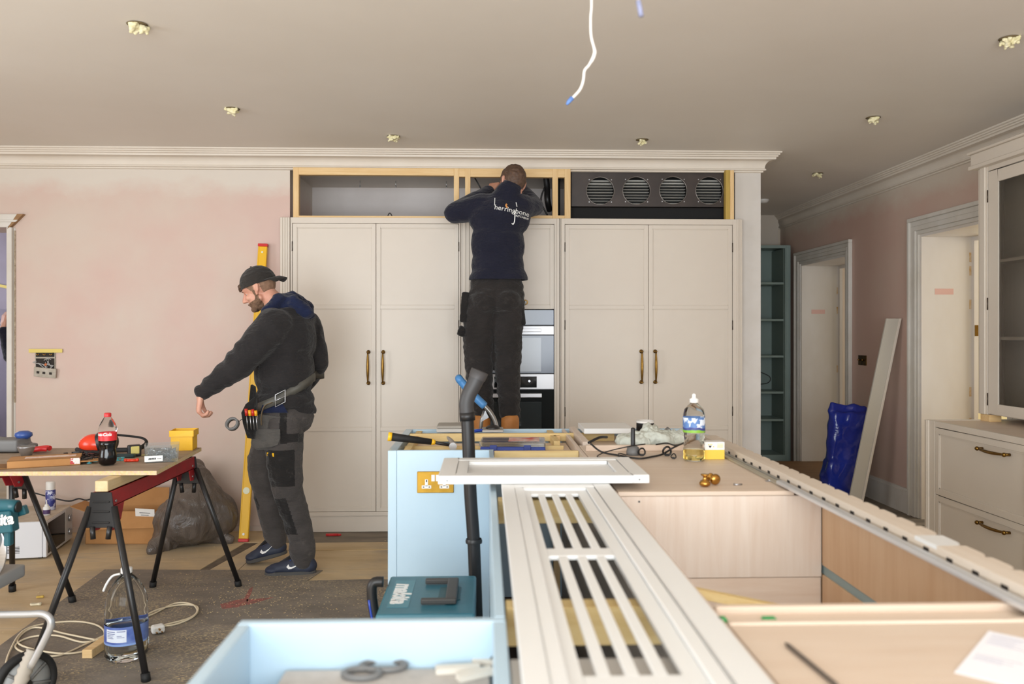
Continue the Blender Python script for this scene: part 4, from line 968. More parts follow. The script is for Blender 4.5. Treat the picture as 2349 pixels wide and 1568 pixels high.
# small tools on the back rail
t = thing('grey_case', 'small grey plastic case on the back timber rail, left of the black pole', 'case', (-.17, 3.94, IT + .0045))
q0, q1 = wy(1001, 990, 3.87), wy(1066, 990, 3.87)
M().box(q0.x, q1.x + .02, 3.87, 4.03, IT + .0045, IT + .022).build('lower_shell', mat('case_grey', 'B9B6B2', .45), t, .004); M().box(q0.x, q1.x + .02, 3.87, 4.03, IT + .0225, IT + .036).build('lid', mat('case_lid', '9C978F', .5), t, .005)
q = wy(1128, 985, 3.93)
t = thing('tape_tool', 'grey and black hand tool on the back timber rail, right of the black pole', 'tool', (q.x, 3.93, IT + .0045))
M().box(q.x - .045, q.x + .055, 3.87, 4.00, IT + .0045, IT + .016).build('base', mat('tool_grey', 'A9A5A0', .4), t, .003); M().ball((q.x + .005, 3.93, IT + .018), (.035, .04, .016)).build('body', black_pl, t)
m = M().tube(smooth_path([(q.x - .10, 3.86, IT + .008), (q.x - .07, 3.88, IT + .012), (q.x - .045, 3.9, IT + .012)]), .007, 8); m.build('blue_lever', mat('deep_blue_plastic', '2B47A8', .35), t)
# black vacuum pole leaning on the island end
YP = 3.02
def wp(u, v): return wy(u, v, YP)
t = thing('vacuum_pole', 'black vacuum cleaner tube standing up in front of the pale blue island end', 'pole', (-.03, YP, 0))
pts = smooth_path([wp(1093, 1420), wp(1087, 1250), wp(1079, 1130), wp(1074, 1000), wp(1072, 960)], 5)
pts[0].z = .0; M().tube([Vector((pts[0].x + .01, YP, .02))] + pts[2:], .0235, 18).build('tube', black_pl, t)
M().tube([wp(1072.5, 964), wp(1071, 945)], .0285, 18).build('joint', black_pl, t)
p2 = smooth_path([wp(1071, 950), wp(1070, 925), wp(1076, 903), wp(1088, 880), wp(1096, 862)], 5)
M().tube(p2, [.0265 + .003*i/(len(p2) - 1) for i in range(len(p2))], 18).build('bent_handle', mat('charcoal_plastic', '3B3A3B', .5), t)
e = p2[-1]; dr = (p2[-1] - p2[-3]).normalized()
M().lathe([(.0315, -.01), (.033, .02), (.028, .021), (.026, .005), (.0001, .004)], e, dr, 20).build('mouth', mat('charcoal_plastic2', '454344', .55), t)
M().lathe([(.03, -.02), (.031, -.012), (.028, -.004)], wp(1087, 1232), (0, 0, 1), 18).build('collar', black_pl, t)
# teal tool cases in the knee space
teal = mat('teal_case_plastic', '2F6676', .42, c2='3A7180', scale=5, bump=.05, bscale=50)
def toolcase(loc, h, label, text=True):
    t = thing('tool_case', label, 'tool case', loc, local=True)
    W2, D2 = .1475, .1975
    M().box(-W2, W2, -D2, D2, 0, h*.66).build('lower_shell', teal, t, .008, segs=2)
    lid = M().box(-W2, W2, -D2, D2, h*.66 + .002, h).box(-W2 + .0, -W2 + .03, -D2, D2, h, h + .004) if False else M().box(-W2, W2, -D2, D2, h*.66 + .002, h)
    lid = lid.build('lid', teal, t, .008, segs=2)
    m = M().box(.03, .10, -.07, .06, h, h + .003); m.build('lid_recess', mat('teal_dark', '28545F', .5) if 'teal_dark' not in MATS else MATS['teal_dark'], lid, .002)
    m = M().box(.055, .09, -.115, .10, h + .003, h + .022); m.box(-.02, .09, .085, .105, h + .003, h + .020).box(-.02, .09, -.12, -.10, h + .003, h + .020)
    m.build('carry_handle', mat('case_handle', '3C3A38', .5) if 'case_handle' not in MATS else MATS['case_handle'], t, .004, segs=2)
    if text:
        lb = M().box(-.122, -.056, -.135, .14, h + .0002, h + .001).build('label_plate', mat('label_teal', '3E7A88', .4), lid)
        text_on(M(), 'makita', .078, (-.09, .003, h + .0012), (0, -1, 0), (1, 0, 0), extrude=.0003, bold=.0034, shear=.18, spacing=.98).build('lettering', white_pl, lid)
    for x in (-.10, .07): M().box(x - .02, x + .02, -D2 - .006, -D2 + .001, h*.45, h*.8).build('latch', teal, t, .003)
    return t
toolcase((-.178, 2.663, .232), .314, 'teal tool case with white lettering and folded grey handle, in the island knee space')
toolcase((-.178, 2.663, 0.0), .228, 'lower teal tool case underneath the lettered one', False)
# black and blue hose grip left of the case
q = wy(862, 1372, 2.75); s0 = smooth_path([(q.x - .045, 2.75, 0.02), (q.x - .03, 2.75, .2), (q.x + .005, 2.75, .36), (q.x - .012, 2.75, q.z + .0), (q.x - .008, 2.75, q.z + .05), (q.x + .025, 2.75, q.z + .055)], 5)
t = thing('vacuum_hose', 'black hose with a blue stripe left of the teal tool case', 'hose', (q.x, 2.75, 0))
M().tube(s0, .017, 14).build('hose', black_pl, t); M().tube([p + Vector((-.008, -.015, 0)) for p in s0[8:16]], .004, 8).build('stripe', MATS['deep_blue_plastic'], t)
# step ladder
YL = 5.12
t = thing('step_ladder', 'silver step ladder with blue grip that the workman stands on', 'ladder', (.05, 5.35, 0))
tube_m = mat('ladder_aluminium', '9C9A98', .35, .8)
fz = .70
M().box(-.20, .27, 5.08, 5.48, fz - .03, fz).build('platform', tube_m, t, .004)
def LP(u, v, Y): return wy(u, v, Y)
for Y in (5.00, 5.07):
    dz = Vector((0, Y - YL, 0))
    pp = [LP(1148, 990, YL) + dz, LP(1138, 970, YL) + dz, LP(1126, 944, YL) + dz, LP(1112, 928, YL) + dz, LP(1100, 916, YL) + dz]
    pp[0].z = fz - .03
    M().tube(smooth_path(pp, 4), .0125, 10).build('handrail', tube_m, t)
g0 = [LP(1112, 928, YL), LP(1085, 902, YL), LP(1060, 874, YL), LP(1054, 866, YL)]
pl = [p + Vector((0, -.12, 0)) for p in g0]; pr = [p + Vector((0, -.05, 0)) for p in g0]
M().tube(smooth_path(pl + pr[::-1], 4), .0225, 12).build('blue_grip', mat('blue_grip_rubber', '4E8CC8', .4), t)
M().tube([LP(1112, 942, YL - .1), LP(1105, 962, YL - .1), Vector((LP(1098, 990, YL - .1).x, YL - .1, fz - .03))], .011, 8).build('brace', tube_m, t)
M().prism([(LP(1113, 936, YL).x, LP(1113, 936, YL).z), (LP(1121, 952, YL).x, LP(1121, 952, YL).z), (LP(1104, 962, YL).x, LP(1104, 962, YL).z)], 1, YL - .135, YL - .125).build('hinge_plate', steel, t)
for x, xb_ in ((-.19, -.26), (.26, .34)):
    for y, yb_ in ((5.10, 4.98), (5.46, 5.60)):
        M().tube([(x, y, fz - .03), (xb_, yb_, .02)], .014, 8).build('leg', tube_m, t); M().cyl((xb_, yb_, 0), (xb_, yb_, .03), .019, n=10).build('foot', rubber, t)
for k, z in enumerate((.24, .47)):
    f_ = 1 - z/fz; M().box(-.19 - .07*f_ + .01, .26 + .08*f_ - .01, 5.06 - .12*f_, 5.13 - .12*f_, z - .012, z + .012).build('step', tube_m, t, .003)
# ================================================================== PEOPLE
skin_t = NT('skin'); skin_t.setp(Roughness=.5); skin_t.color(skin_t.ramp(skin_t.noise(14, 4), [(.35, 'C98F78'), (.7, 'D8A58E')])); skin_t.b.inputs['Subsurface Weight'].default_value = .08
skin = skin_t.m
def cloth(name, c, c2=None, dust=None, rough=.92):
    t = NT(name); t.setp(Roughness=rough); t.b.inputs['Specular IOR Level'].default_value = .2
    b = t.ramp(t.noise(7, 4), [(.35, c), (.7, c2 or c)])
    if dust: b = t.mix(t.ramp(t.noise(11, 6, .7), [(.60, 0.), (.78, .55)]), b, dust)
    t.color(b); t.bump(t.math('ADD', t.noise(9, 3, .6, (1, 1, 2.4)), t.math('MULTIPLY', t.noise(260, 2), .08)), .7, .035); t.b.inputs['Sheen Weight'].default_value = .15; return t.m
blackfleece = cloth('black_fleece', '252324', '2D2A2A', '403C3C')
navyfleece = cloth('navy_fleece', '1B1C2A', '212230', '2A2A35')
navyhood = cloth('navy_hood_cloth', '1C2440', '161C34')
greywork = cloth('charcoal_work_cloth', '4A4543', '3F3B39', '7E7872')
blackwork = cloth('black_work_cloth', '272423', '2F2B2A', '504A46')
patchwork = cloth('black_patch_cloth', '1E1C1C', '272524', '7A746E')
capm = cloth('black_cap_cloth', '2B2826', '332F2C')
suede = cloth('grey_suede', '4A4744', '5C5854', '7C7772')
hairm = mat('dark_brown_hair', '4A362A', .6, c2='5E4636', scale=60, bump=.5, bscale=120)
beardm = mat('brown_beard', '5E4635', .85, c2='80634D', scale=70, bump=.5, bscale=150)
shoem = mat('navy_shoe', '20273B', .6, c2='2A3040', scale=12)
tan = mat('tan_boot_leather', 'B8783A', .6, c2='A26830', scale=8)
sockm = cloth('dark_sock', '1E1D1F')
def head_prims(c, f, u, k=1.0):
    f = Vector(f).normalized(); u = Vector(u); u = (u - f*u.dot(f)).normalized(); s = u.cross(f); R = Matrix((f, s, u)).transposed()
    P = lambda a, b, d: Vector(c) + (f*a + s*b + u*d)*k
    e = lambda p, r: ('e', p, tuple(x*k for x in r), R)
    pr = [e(P(-.012, 0, .022), (.098, .077, .096)), e(P(.028, 0, -.045), (.062, .060, .080)), e(P(.06, 0, .03), (.034, .056, .045)),
          ('c', P(.091, 0, .004), P(.117, 0, -.036), .0085*k, .0125*k), e(P(.101, 0, -.040), (.017, .018, .010)),
          ('c', P(.084, .030, .014), P(.084, -.030, .014), .010*k, .010*k), ('c', P(.088, .013, -.066), P(.088, -.013, -.066), .0085*k, .0085*k),
          ('c', P(.085, .012, -.079), P(.085, -.012, -.079), .008*k, .008*k), e(P(.074, 0, -.103), (.022, .026, .017)),
          ('c', P(.0, .056, -.062), P(.070, .018, -.103), .021*k, .016*k), ('c', P(.0, -.056, -.062), P(.070, -.018, -.103), .021*k, .016*k),
          e(P(.064, .044, -.032), (.022, .016, .020)), e(P(.064, -.044, -.032), (.022, .016, .020))]
    for sg in (1, -1):
        pr += [('c', P(-.012, sg*.082, .012), P(-.002, sg*.082, -.036), .0145*k, .010*k, (s, .5)), ('c', P(-.028, sg*.088, .012), P(-.016, sg*.087, -.022), .009*k, .007*k)]
    return pr, P, R
def shell(name, hp, c, f, u, mt, parent, keep, inflate, rough_=.0015, sc=60, voxel=.0034):
    f = Vector(f).normalized(); u = Vector(u); u = (u - f*u.dot(f)).normalized(); s = u.cross(f)
    def loc(co): r = co - Vector(c); return r.dot(f), abs(r.dot(s)), r.dot(u)
    def dsp(co, n): return inflate + rough_*noise.noise(co*sc)
    return fuse(name, hp[:-4], voxel, mt, parent, smooth=2, disp=dsp, cut=lambda co: not keep(*loc(co)))
def beard_keep(a, b, d):
    if a > .084 and b < .016 and -.083 < d < -.060: return False
    if d < -.056 + .10*(.05 - a)*(1 if a < .05 else .5) and a > -.004 and d > -.135: return True
    if -.006 < a < .026 and -.09 < d < -.002 and b > .045: return True
    return False
def hair_keep(a, b, d):
    if d > .052: return a < .088
    if d > -.010: return a < .030 + .6*(d + .01)
    return a < -.030 and d > -.088
def hand_prims(w, d, n, curl=.9, k=1.0, side=1):
    """w wrist, d towards the knuckles, n out of the back of the hand"""
    d = Vector(d).normalized(); n = Vector(n); n = (n - d*n.dot(d)).normalized(); s = d.cross(n)*side
    w = Vector(w); pr = [('c', w - d*.03, w + d*.02, .026*k, .027*k, (n, .75))]
    for i, (off, ln) in enumerate(((-.030, .072), (-.010, .080), (.010, .074), (.029, .058))):
        b = w + d*.085*k + s*off*k; pr.append(('c', w + d*.015 + s*off*.6*k, b, .015*k, .0125*k))
        p = b; A = 0
        for j, fr in enumerate((.45, .32, .25)):
            A += (curl + .12*i)*(.45, .6, .45)[j]; dd = d*math.cos(A) - n*math.sin(A)
            q = p + dd*ln*fr*k*1.05; pr.append(('c', p, q, (.0105 - .001*j)*k, (.0098 - .001*j)*k)); p = q
    t0 = w + d*.02*k - s*.028*k; t1 = t0 + (d*.65 - s*.62 - n*.25).normalized()*.042*k; t2 = t1 + (d*.95 - s*.15 - n*.45).normalized()*.032*k; t3 = t2 + (d*.8 + s*.3 - n*.6).normalized()*.024*k
    pr += [('c', t0, t1, .016*k, .0125*k), ('c', t1, t2, .0115*k, .0105*k), ('c', t2, t3, .0105*k, .0085*k)]
    return pr
def world_bvh(o):
    off = root_of(o).location if root_of(o) not in LOCAL else Vector()
    return bvhtree.BVHTree.FromPolygons([v.co + off for v in o.data.vertices], [tuple(p.vertices) for p in o.data.polygons])
def project(vs, bvh, d, lift=.0015):
    out = []; d = Vector(d).normalized()
    for v in vs:
        h = bvh.ray_cast(Vector(v) - d*1.0, d)
        out.append((h[0] - d*lift) if h[0] is not None else Vector(v))
    return out
def ring_on(bvh, c, zf, n=48, rmax=.6, lift=.004, a0=0, a1=2*PI):
    out = []
    for i in range(n + (0 if a1 - a0 > 6.28 else 1)):
        a = a0 + (a1 - a0)*i/n; dx, dy = math.cos(a), math.sin(a); z = zf(dx, dy)
        h = bvh.ray_cast(Vector((c[0] + dx*rmax, c[1] + dy*rmax, z)), Vector((-dx, -dy, 0)))
        p = h[0] if h[0] is not None else Vector((c[0] + dx*.17, c[1] + dy*.17, z))
        out.append(p + Vector((dx, dy, 0))*lift)
    return out
def strap(pts, hgt, thick, closed=True):
    m = M(); n = len(pts); vs = []
    for i, p in enumerate(pts):
        a = pts[(i + 1) % n] if closed else pts[min(i + 1, n - 1)]; b = pts[i - 1] if closed else pts[max(i - 1, 0)]
        t_ = (a - b).normalized(); o = t_.cross(Vector((0, 0, 1))).normalized()
        u_ = o.cross(t_).normalized()
        if u_.z < 0: u_ = -u_
        vs += [p - u_*hgt/2, p + u_*hgt/2, p + u_*hgt/2 + o*thick, p - u_*hgt/2 + o*thick]
    fs = []
    for i in range(n if closed else n - 1):
        j = (i + 1) % n
        for k in range(4): fs.append((i*4 + k, i*4 + (k + 1) % 4, j*4 + (k + 1) % 4, j*4 + k))
    if not closed: fs += [(3, 2, 1, 0), tuple((n - 1)*4 + k for k in range(4))]
    return m.add(vs, fs, 0, True)
def folds(amp, seed=0, sc=9, st=(1, 1, 1.6)):
    def f(co, n):
        q = Vector((co.x*sc*st[0] + seed, co.y*sc*st[1], co.z*sc*st[2] + seed*.7))
        return amp*((.55 - abs(noise.noise(q))*1.9) + .45*noise.noise(q*2.4))
    return f
# ------------------------------------------------------------------ the man in the backwards cap
YB = 4.88
def J(u, v, Y=YB): return wy(u, v, Y)
t = thing('person', 'person in a black hoodie, work trousers and backwards black cap, reaching towards the workbench', 'person', (J(655, 1200).x, YB, 0))
hc = J(594, 661); hf = Vector((-.906, .10, -.42)); hu = Vector((-.42, 0, .906))
hp, HP, HR = head_prims(hc, hf, hu, .97)
Ls, Le, Lw = J(628, 748, 4.73), J(548, 836, 4.66), J(468, 896, 4.62)
Rs, Re, Rw = J(705, 748, 5.03), J(733, 832, 5.02), J(690, 900, 5.13)
Lh, Lk, La = J(652, 965, 4.80), J(656, 1110, 4.77), J(694, 1268, 4.80)
Rh, Rk, Ra = J(645, 965, 4.97), J(598, 1070, 4.98), J(634, 1226, 5.02)
body = hp + [('c', HP(-.03, 0, -.06), J(655, 716), .055, .062), ('c', J(655, 730), J(650, 900), .11, .12), ('c', Ls, Rs, .055, .055), ('c', Ls, Le, .055, .042), ('c', Le, Lw, .042, .028),
    ('c', Rs, Re, .05, .04), ('c', Re, Rw, .038, .028), ('c', J(650, 900), J(650, 950), .12, .12), ('c', Lh, Lk, .08, .055), ('c', Lk, La, .052, .036), ('c', Rh, Rk, .08, .055), ('c', Rk, Ra, .052, .036),
    ('c', La, J(640, 1300, 4.80), .03, .025), ('c', Ra, J(590, 1268, 5.02), .03, .025)]
body += hand_prims(J(461, 903, 4.615), (-.14, 0, -1), (-.9, -.35, .1), 1.55, 1.10, -1) + hand_prims(J(684, 905, 5.14), (-.8, .2, -.5), (0, 0, 1), .9, .95)
fuse('body', body, .0052, [skin, sockm], t, smooth=3, matfn=lambda c: 1 if c.z < .90 else 0)
ch = J(655, 800)
tor = [('e', J(660, 775, 4.89), (.165, .20, .19)), ('e', J(652, 850, 4.88), (.172, .18, .22)), ('e', J(651, 915, 4.88), (.178, .18, .09)), ('c', Ls, Rs, .095, .085), ('e', J(680, 740, 4.95), (.11, .13, .11)),
       ('c', Ls, Le, .108, .082), ('c', Le, Lw, .080, .048), ('c', Rs, Re, .088, .060), ('c', Re, Rw, .060, .045), ('c', J(640, 712), J(660, 745), .08, .12), ('e', J(664, 716, 4.88), (.095, .125, .055)), ('c', J(622, 940, 4.88), J(676, 940, 4.88), .125, .125, ((0, 0, 1), .5))]
zc1 = J(650, 948).z
hood_d = folds(.007, 3, 8, (1, 1, 1.0))
def sleeve_d(co, n):
    # rucked sleeve folds run round the reaching arm
    d = hood_d(co, n)
    if co.x < J(590, 0).x:
        ax = (Lw - Le).normalized(); k = (co - Le).dot(ax); d = .6*d + .0042*math.sin(k*80 + 4.5*noise.noise(co*7))*(.6 + .8*noise.noise(co*5 + Vector((3, 1, 2))))*1.6 *min(1, max(0, (J(590, 0).x - co.x)*12))
    return d
hoodie = fuse('hoodie', tor, .009, blackfleece, t, smooth=5, disp=sleeve_d, plane=((0, 0, zc1), (0, 0, -1)))
fuse('hood', [('c', J(612, 716, 4.76), J(640, 690, 4.80), .030, .042), ('c', J(640, 690, 4.80), J(672, 688, 4.90), .042, .052), ('c', J(672, 690, 4.92), J(700, 708, 4.97), .052, .050), ('c', J(700, 708, 4.97), J(704, 722, 4.94), .046, .026),
    ('c', J(672, 692, 4.80), J(704, 716, 4.82), .040, .036), ('c', J(612, 716, 4.98), J(650, 690, 4.99), .028, .04), ('e', J(660, 702, 4.88), (.08, .11, .05)), ('c', J(694, 706, 4.88), J(712, 722, 4.88), .042, .026)], .007, navyhood, t, smooth=3, disp=folds(.010, 8, 12, (1, 1, 1.6)))
def tr_mat(c):
    u = U0 + c.x*F/c.y; v = V0 - (c.z - H)*F/c.y
    if c.y < 4.86 and 606 < u < 680 and 1030 < v < 1113 - (8 if u < 625 else 0): return 1
    if c.y < 4.86 and 632 + (v - 1143)*.28 < u < 661 + (v - 1143)*.32 and 1140 < v < 1222: return 1
    if c.y >= 4.84 and u < 600 and 1088 < v < 1165 and u < 572 + (v - 1088)*.42: return 1
    if 646 < u < 662 and v < 1015 and c.y < 4.86: return 1
    if c.y < 4.86 and 646 < u < 700 and 992 < v < 1012: return 1
    return 0
tr = [('e', J(655, 955, 4.88), (.160, .165, .13)), ('e', J(664, 965, 4.88), (.115, .15, .10)), ('c', J(650, 975, 4.80), J(652, 1050, 4.78), .112, .102), ('c', J(652, 1050, 4.78), J(660, 1120, 4.77), .102, .086), ('c', J(660, 1120, 4.77), J(684, 1200, 4.79), .086, .074),
      ('c', J(684, 1200, 4.79), J(693, 1262, 4.80), .074, .072), ('c', J(694, 1250, 4.80), J(696, 1284, 4.80), .074, .062),
      ('c', J(632, 975, 4.97), J(603, 1065, 4.98), .112, .094), ('c', J(603, 1065, 4.98), J(614, 1130, 5.0), .092, .080), ('c', J(614, 1130, 5.0), J(634, 1236, 5.03), .080, .066)]
trd = folds(.008, 5, 8, (1, 1, 1.3))
trousers = fuse('trousers', tr, .006, [greywork, patchwork], t, smooth=4, disp=trd, matfn=tr_mat)
q = J(620.5, 1042, 4.7)
tb = world_bvh(trousers)
vs = M().box(q.x - .024, q.x + .024, 0, .002, q.z - .010, q.z + .010)
bb = []
for v in vs.v:
    h = tb.ray_cast(Vector((v.x, 3, v.z)), Vector((0, 1, 0))); bb.append(Vector((v.x, (h[0].y if h[0] else q.y) - .0025 + v.y, v.z)))
M().add(bb, vs.f).build('brand_tag', yellowm, t)
# shoes
def shoe(p_heel, p_toe, zs, name='shoe', tilt=0):
    h = Vector(p_heel); q = Vector(p_toe); d = (q - h).normalized(); L = (q - h).length; up = Vector((0, 0, 1)); up = (up - d*up.dot(d)).normalized()
    s = fuse(name, [('c', h + d*.035 + up*.045, h + d*.06 + up*.085, .040, .038), ('c', h + d*.045 + up*.038, h + d*(L*.55) + up*.038, .040, .040), ('c', h + d*L*.45 + up*.045, h + d*(L - .05) + up*.034, .042, .030), ('c', h + d*.07 + up*.07, h + d*L*.62 + up*.05, .040, .030), ('e', h + d*(L - .045) + up*.028, (.045, .042, .026))], .006, shoem, t, smooth=5)
    m = M(); side = d.cross(up); n = 22; vs = []
    out = []
    for i in range(n):
        a = 2*PI*i/n; c_, s_ = math.cos(a), math.sin(a); wdt = .043 + (.006 if c_ > .2 else 0)
        out.append(h + d*(L/2 + c_*(L/2)*abs(c_)**-.25 if abs(c_) > .05 else L/2) + side*wdt*s_)
    lo = [p for p in out]; hi = [p + up*.022 for p in out]
    m.add(lo + hi, [tuple(range(n - 1, -1, -1)), tuple(range(n, 2*n))] + [(i, (i + 1) % n, n + (i + 1) % n, n + i) for i in range(n)])
    m.build('sole', mat('dusty_sole', '4A4846', .8) if 'dusty_sole' not in MATS else MATS['dusty_sole'], s, .004)
    bv = world_bvh(s); b0 = h + d*L*.36 + up*.058; X = -d; Y_ = up
    sw = [(0, 0), (.012, -.014), (.030, -.014), (.05, -.006), (.095, .022), (.055, .002), (.03, -.004), (.018, -.002), (.010, .012)]
    sw = [(-.055 + x, y) for x, y in sw]
    vs = [b0 + X*x*1.0 + Y_*(y - x*-.1) for x, y in sw]
    pv = []
    for v in vs:
        hh = bv.ray_cast(v - Vector((0, .4, 0)), Vector((0, 1, 0))); pv.append((hh[0] if hh[0] is not None else v) - Vector((0, .002, 0)))
    c = [0, 1, 7, 8]; M().add(pv + [p - Vector((0, .0015, 0)) for p in pv], [(0, 1, 7, 8), (1, 2, 6, 7), (2, 3, 5, 6), (3, 4, 5), (9, 10, 16, 17), (10, 11, 15, 16), (11, 12, 14, 15), (12, 13, 14)] + [(i, (i + 1) % 9, 9 + (i + 1) % 9, 9 + i) for i in range(9)]).build('swoosh', white_pl, s)
    # laces
    for k in range(4):
        c_ = h + d*(L*(.50 + .07*k)) + up*(.082 - .011*k); M().tube([c_ - side*.022, c_ + up*.004, c_ + side*.022], .003, 6).build('lace', MATS.get('blue_lace') or mat('blue_lace', '2E4C9A', .7), s)
    return s
h0 = J(726, 1300, 4.80); h0.z = .001; t0 = J(607, 1300, 4.77); t0.z = .001
shoe(h0, t0, 0)
h1 = J(660, 1260, 5.03); h1.z = .058; t1 = J(565, 1270, 5.0); t1.z = .004
shoe(h1, t1, 0)
# cap, hair, beard, face
def capd(co, n): return .0012*noise.noise(co*40)
def below_cap(co):
    r = co - Vector(hc); return r.dot(hu.normalized()) < .018 + .05*(r.dot(hf.normalized()) + .02)*.0 + (.02 if r.dot(hf.normalized()) < -.06 else 0)*-1
fuse('cap', [('e', HP(-.010, 0, .030), (.110, .088, .103), HR)], .006, capm, t, smooth=2, disp=capd, plane=(HP(0, 0, .020), -(hu.normalized()*1.0 - hf.normalized()*.10)))
cp = t.children[-1]; sd = cp.modifiers.new('s', 'SOLIDIFY'); sd.thickness = .003
m = M(); n = 14; vs = []
hfn = hf.normalized(); hun = (hu - hfn*hu.dot(hfn)).normalized(); hs = hun.cross(hfn)
for i in range(n + 1):
    a = -1.15 + 2.3*i/n
    inn = HP(-.010 - .104*math.cos(a*.78), .088*math.sin(a*.95), .022); ou = HP(-.100 - .082*math.cos(a), .078*math.sin(a*1.0), -.002 - .02*math.cos(a) + .012*math.cos(a*2))
    for tt in (0, .5, 1): vs.append(inn*(1 - tt) + ou*tt + hun*(.010*math.sin(tt*PI)))
k = 3; fs = [(i*k + j, (i + 1)*k + j, (i + 1)*k + j + 1, i*k + j + 1) for i in range(n) for j in range(2)]
pk = link_mesh('peak', vs, fs, capm, cp, 0, None, [True]*len(fs)); pk.modifiers.new('s', 'SOLIDIFY').thickness = .004
M().ball(HP(-.01, 0, .134), .007, 10).build('button', capm, cp)
fuse('hair', [('c', HP(.088, .03, .050), HP(.104, .02, .030), .016, .008), ('c', HP(.09, -.02, .050), HP(.108, -.026, .028), .014, .006), ('c', HP(.088, .0, .055), HP(.112, .0, .035), .016, .007)], .005, hairm, t, smooth=2, disp=folds(.003, 1, 40))
shell('beard', hp, hc, hf, hu, beardm, t, beard_keep, .0035)
shell('cropped_hair', hp, hc, hf, hu, mat('stubble_hair', '7A5C48', .8, c2='8E6E58', scale=80), t, lambda a, b, d: hair_keep(a, b, d) and d < .03, .0015, .0006)
for sg in (1, -1):
    M().ball(HP(.0675, sg*.030, -.003), .0114, 14).build('eyelid', skin, t)
    e_ = M().ball(HP(.0668, sg*.030, -.0085), .0108, 14).build('eye', mat('eye_white', 'BDB2A8', .3) if 'eye_white' not in MATS else MATS['eye_white'], t); M().ball(HP(.0735, sg*.031, -.012), .0055, 10).build('iris', dark_m, e_)
    M().tube([HP(.0800, sg*.018, .000), HP(.0790, sg*.030, .003), HP(.0720, sg*.043, -.001)], .0038, 6).build('eyelid', skin, t)
    M().tube([HP(.092, sg*.016, .012), HP(.0945, sg*.030, .017), HP(.084, sg*.046, .012)], .0035, 6, flat=.6).build('eyebrow', hairm, t)
# belt with buckle, pouches
hb = world_bvh(hoodie); cb = J(652, 900, 4.88)
zf = lambda dx, dy: cb.z + .045 + .11*(dx*.75 + dy*.35) - .035
bp = ring_on(hb, cb, zf, 60, lift=.003)
bl = strap(bp, .048, .005).build('tool_belt', mat('dark_leather_belt', '4A4843', .5, c2='5A574F', scale=20), t)
ia = min(range(60), key=lambda i: (bp[i] - J(640, 903, 4.6)).length); b0 = bp[ia]; tn = (bp[(ia + 2) % 60] - bp[ia - 2]).normalized(); on = Vector((-tn.y, tn.x, 0)); on = on if on.y < 0 else -on
up_ = Vector((0, 0, 1))
cs_ = [b0 + on*.012 + tn*a*.030 + up_*b*.034 for a, b in ((-1, -1), (1, -1), (1, 1), (-1, 1))]
M().tube(cs_, .0036, 8, closed=True).build('buckle', steel, bl); M().tube([b0 + on*.014 + tn*.028, b0 + on*.016 - tn*.030], .0028, 6).build('buckle_pin', steel, bl)
M().tube(smooth_path([b0 + on*.012 - tn*.05 if tn.x > 0 else b0 + on*.012 + tn*.05, J(608, 930, 4.70), J(600, 950, 4.68), J(600, 975, 4.67)], 4), .010, 8, flat=.3).build('belt_tail', mat('worn_strap', '6A5A44', .7), bl)
tb2 = tb
def on_tr(u, v, lift=.012):
    d = ray(u, v); h = tb2.ray_cast(CO, d.normalized()); h2 = hb.ray_cast(CO, d.normalized())
    ps = [x[0] for x in (h, h2) if x[0] is not None]
    p = min(ps, key=lambda x: x.y) if ps else wy(u, v, 4.7); return p - Vector((0, lift, 0))
def patch(name, poly, mt, parent, lift=.012, thick=.016, bev=.004, inner=None):
    c = Vector((sum(p[0] for p in poly)/len(poly), sum(p[1] for p in poly)/len(poly)))
    ps = [on_tr(u, v, lift) for u, v in poly]; yy = sum(p.y for p in ps)/len(ps); ps = [Vector((p.x, p.y*.35 + yy*.65, p.z)) for p in ps]; n = len(ps)
    return M().add(ps + [p - Vector((0, thick, 0)) for p in ps], [tuple(range(n)), tuple(range(2*n - 1, n - 1, -1))] + [(i, n + i, n + (i + 1) % n, (i + 1) % n) for i in range(n)]).build(name, mt, parent, bev, segs=2)
po = patch('nail_pouch', [(598, 948), (645, 956), (646, 1008), (640, 1024), (622, 1030), (600, 1026), (588, 1012), (592, 985)], suede, t, .02, .03, .008)
patch('pouch_pocket', [(600, 980), (644, 984), (644, 1006), (638, 1020), (622, 1025), (602, 1021), (594, 1010), (596, 990)], suede, po, .055, .012, .004)
tp = patch('tool_holster', [(568, 925), (596, 905), (600, 1000), (572, 1002), (562, 970), (558, 945)], patchwork, t, .02, .05, .006)
patch('front_pouch', [(578, 880), (592, 885), (596, 940), (582, 942), (574, 925)], patchwork, t, .02, .04, .006)
patch('shirt_hem', [(602, 928), (648, 925), (662, 946), (600, 946)], navyhood, t, .004, .01, .003)
for k, (u, c_) in enumerate(((562, 'B8281E'), (570, 'E2A21C'), (577, 'B8281E'), (584, 'E2A21C'))):
    p = J(u, 950, 4.62); tm = mat('handle_%s' % ('red' if k % 2 == 0 else 'amber'), c_, .4) if ('handle_%s' % ('red' if k % 2 == 0 else 'amber')) not in MATS else MATS['handle_%s' % ('red' if k % 2 == 0 else 'amber')]
    s_ = thing('screwdriver', '%s-handled screwdriver in the holster of the man in the cap, %s' % (('red', 'yellow')[k % 2], ('outermost', 'the outer yellow one', 'the inner red one', 'closest to his body')[k]), 'screwdriver', (p.x, 4.64, p.z - .06))
    q = J(u + 3, 985, 4.64); M().tube([Vector((p.x, 4.64, J(u, 937 + 3*k % 5, 4.64).z)), Vector((p.x + .003, 4.64, p.z - .01))], [.009, .008], 10).build('handle', tm, s_); M().cyl((p.x + .003, 4.64, p.z - .01), (p.x + .008, 4.645, q.z), .003, n=8).build('shaft', steel, s_)
q = J(533, 972, 4.60)
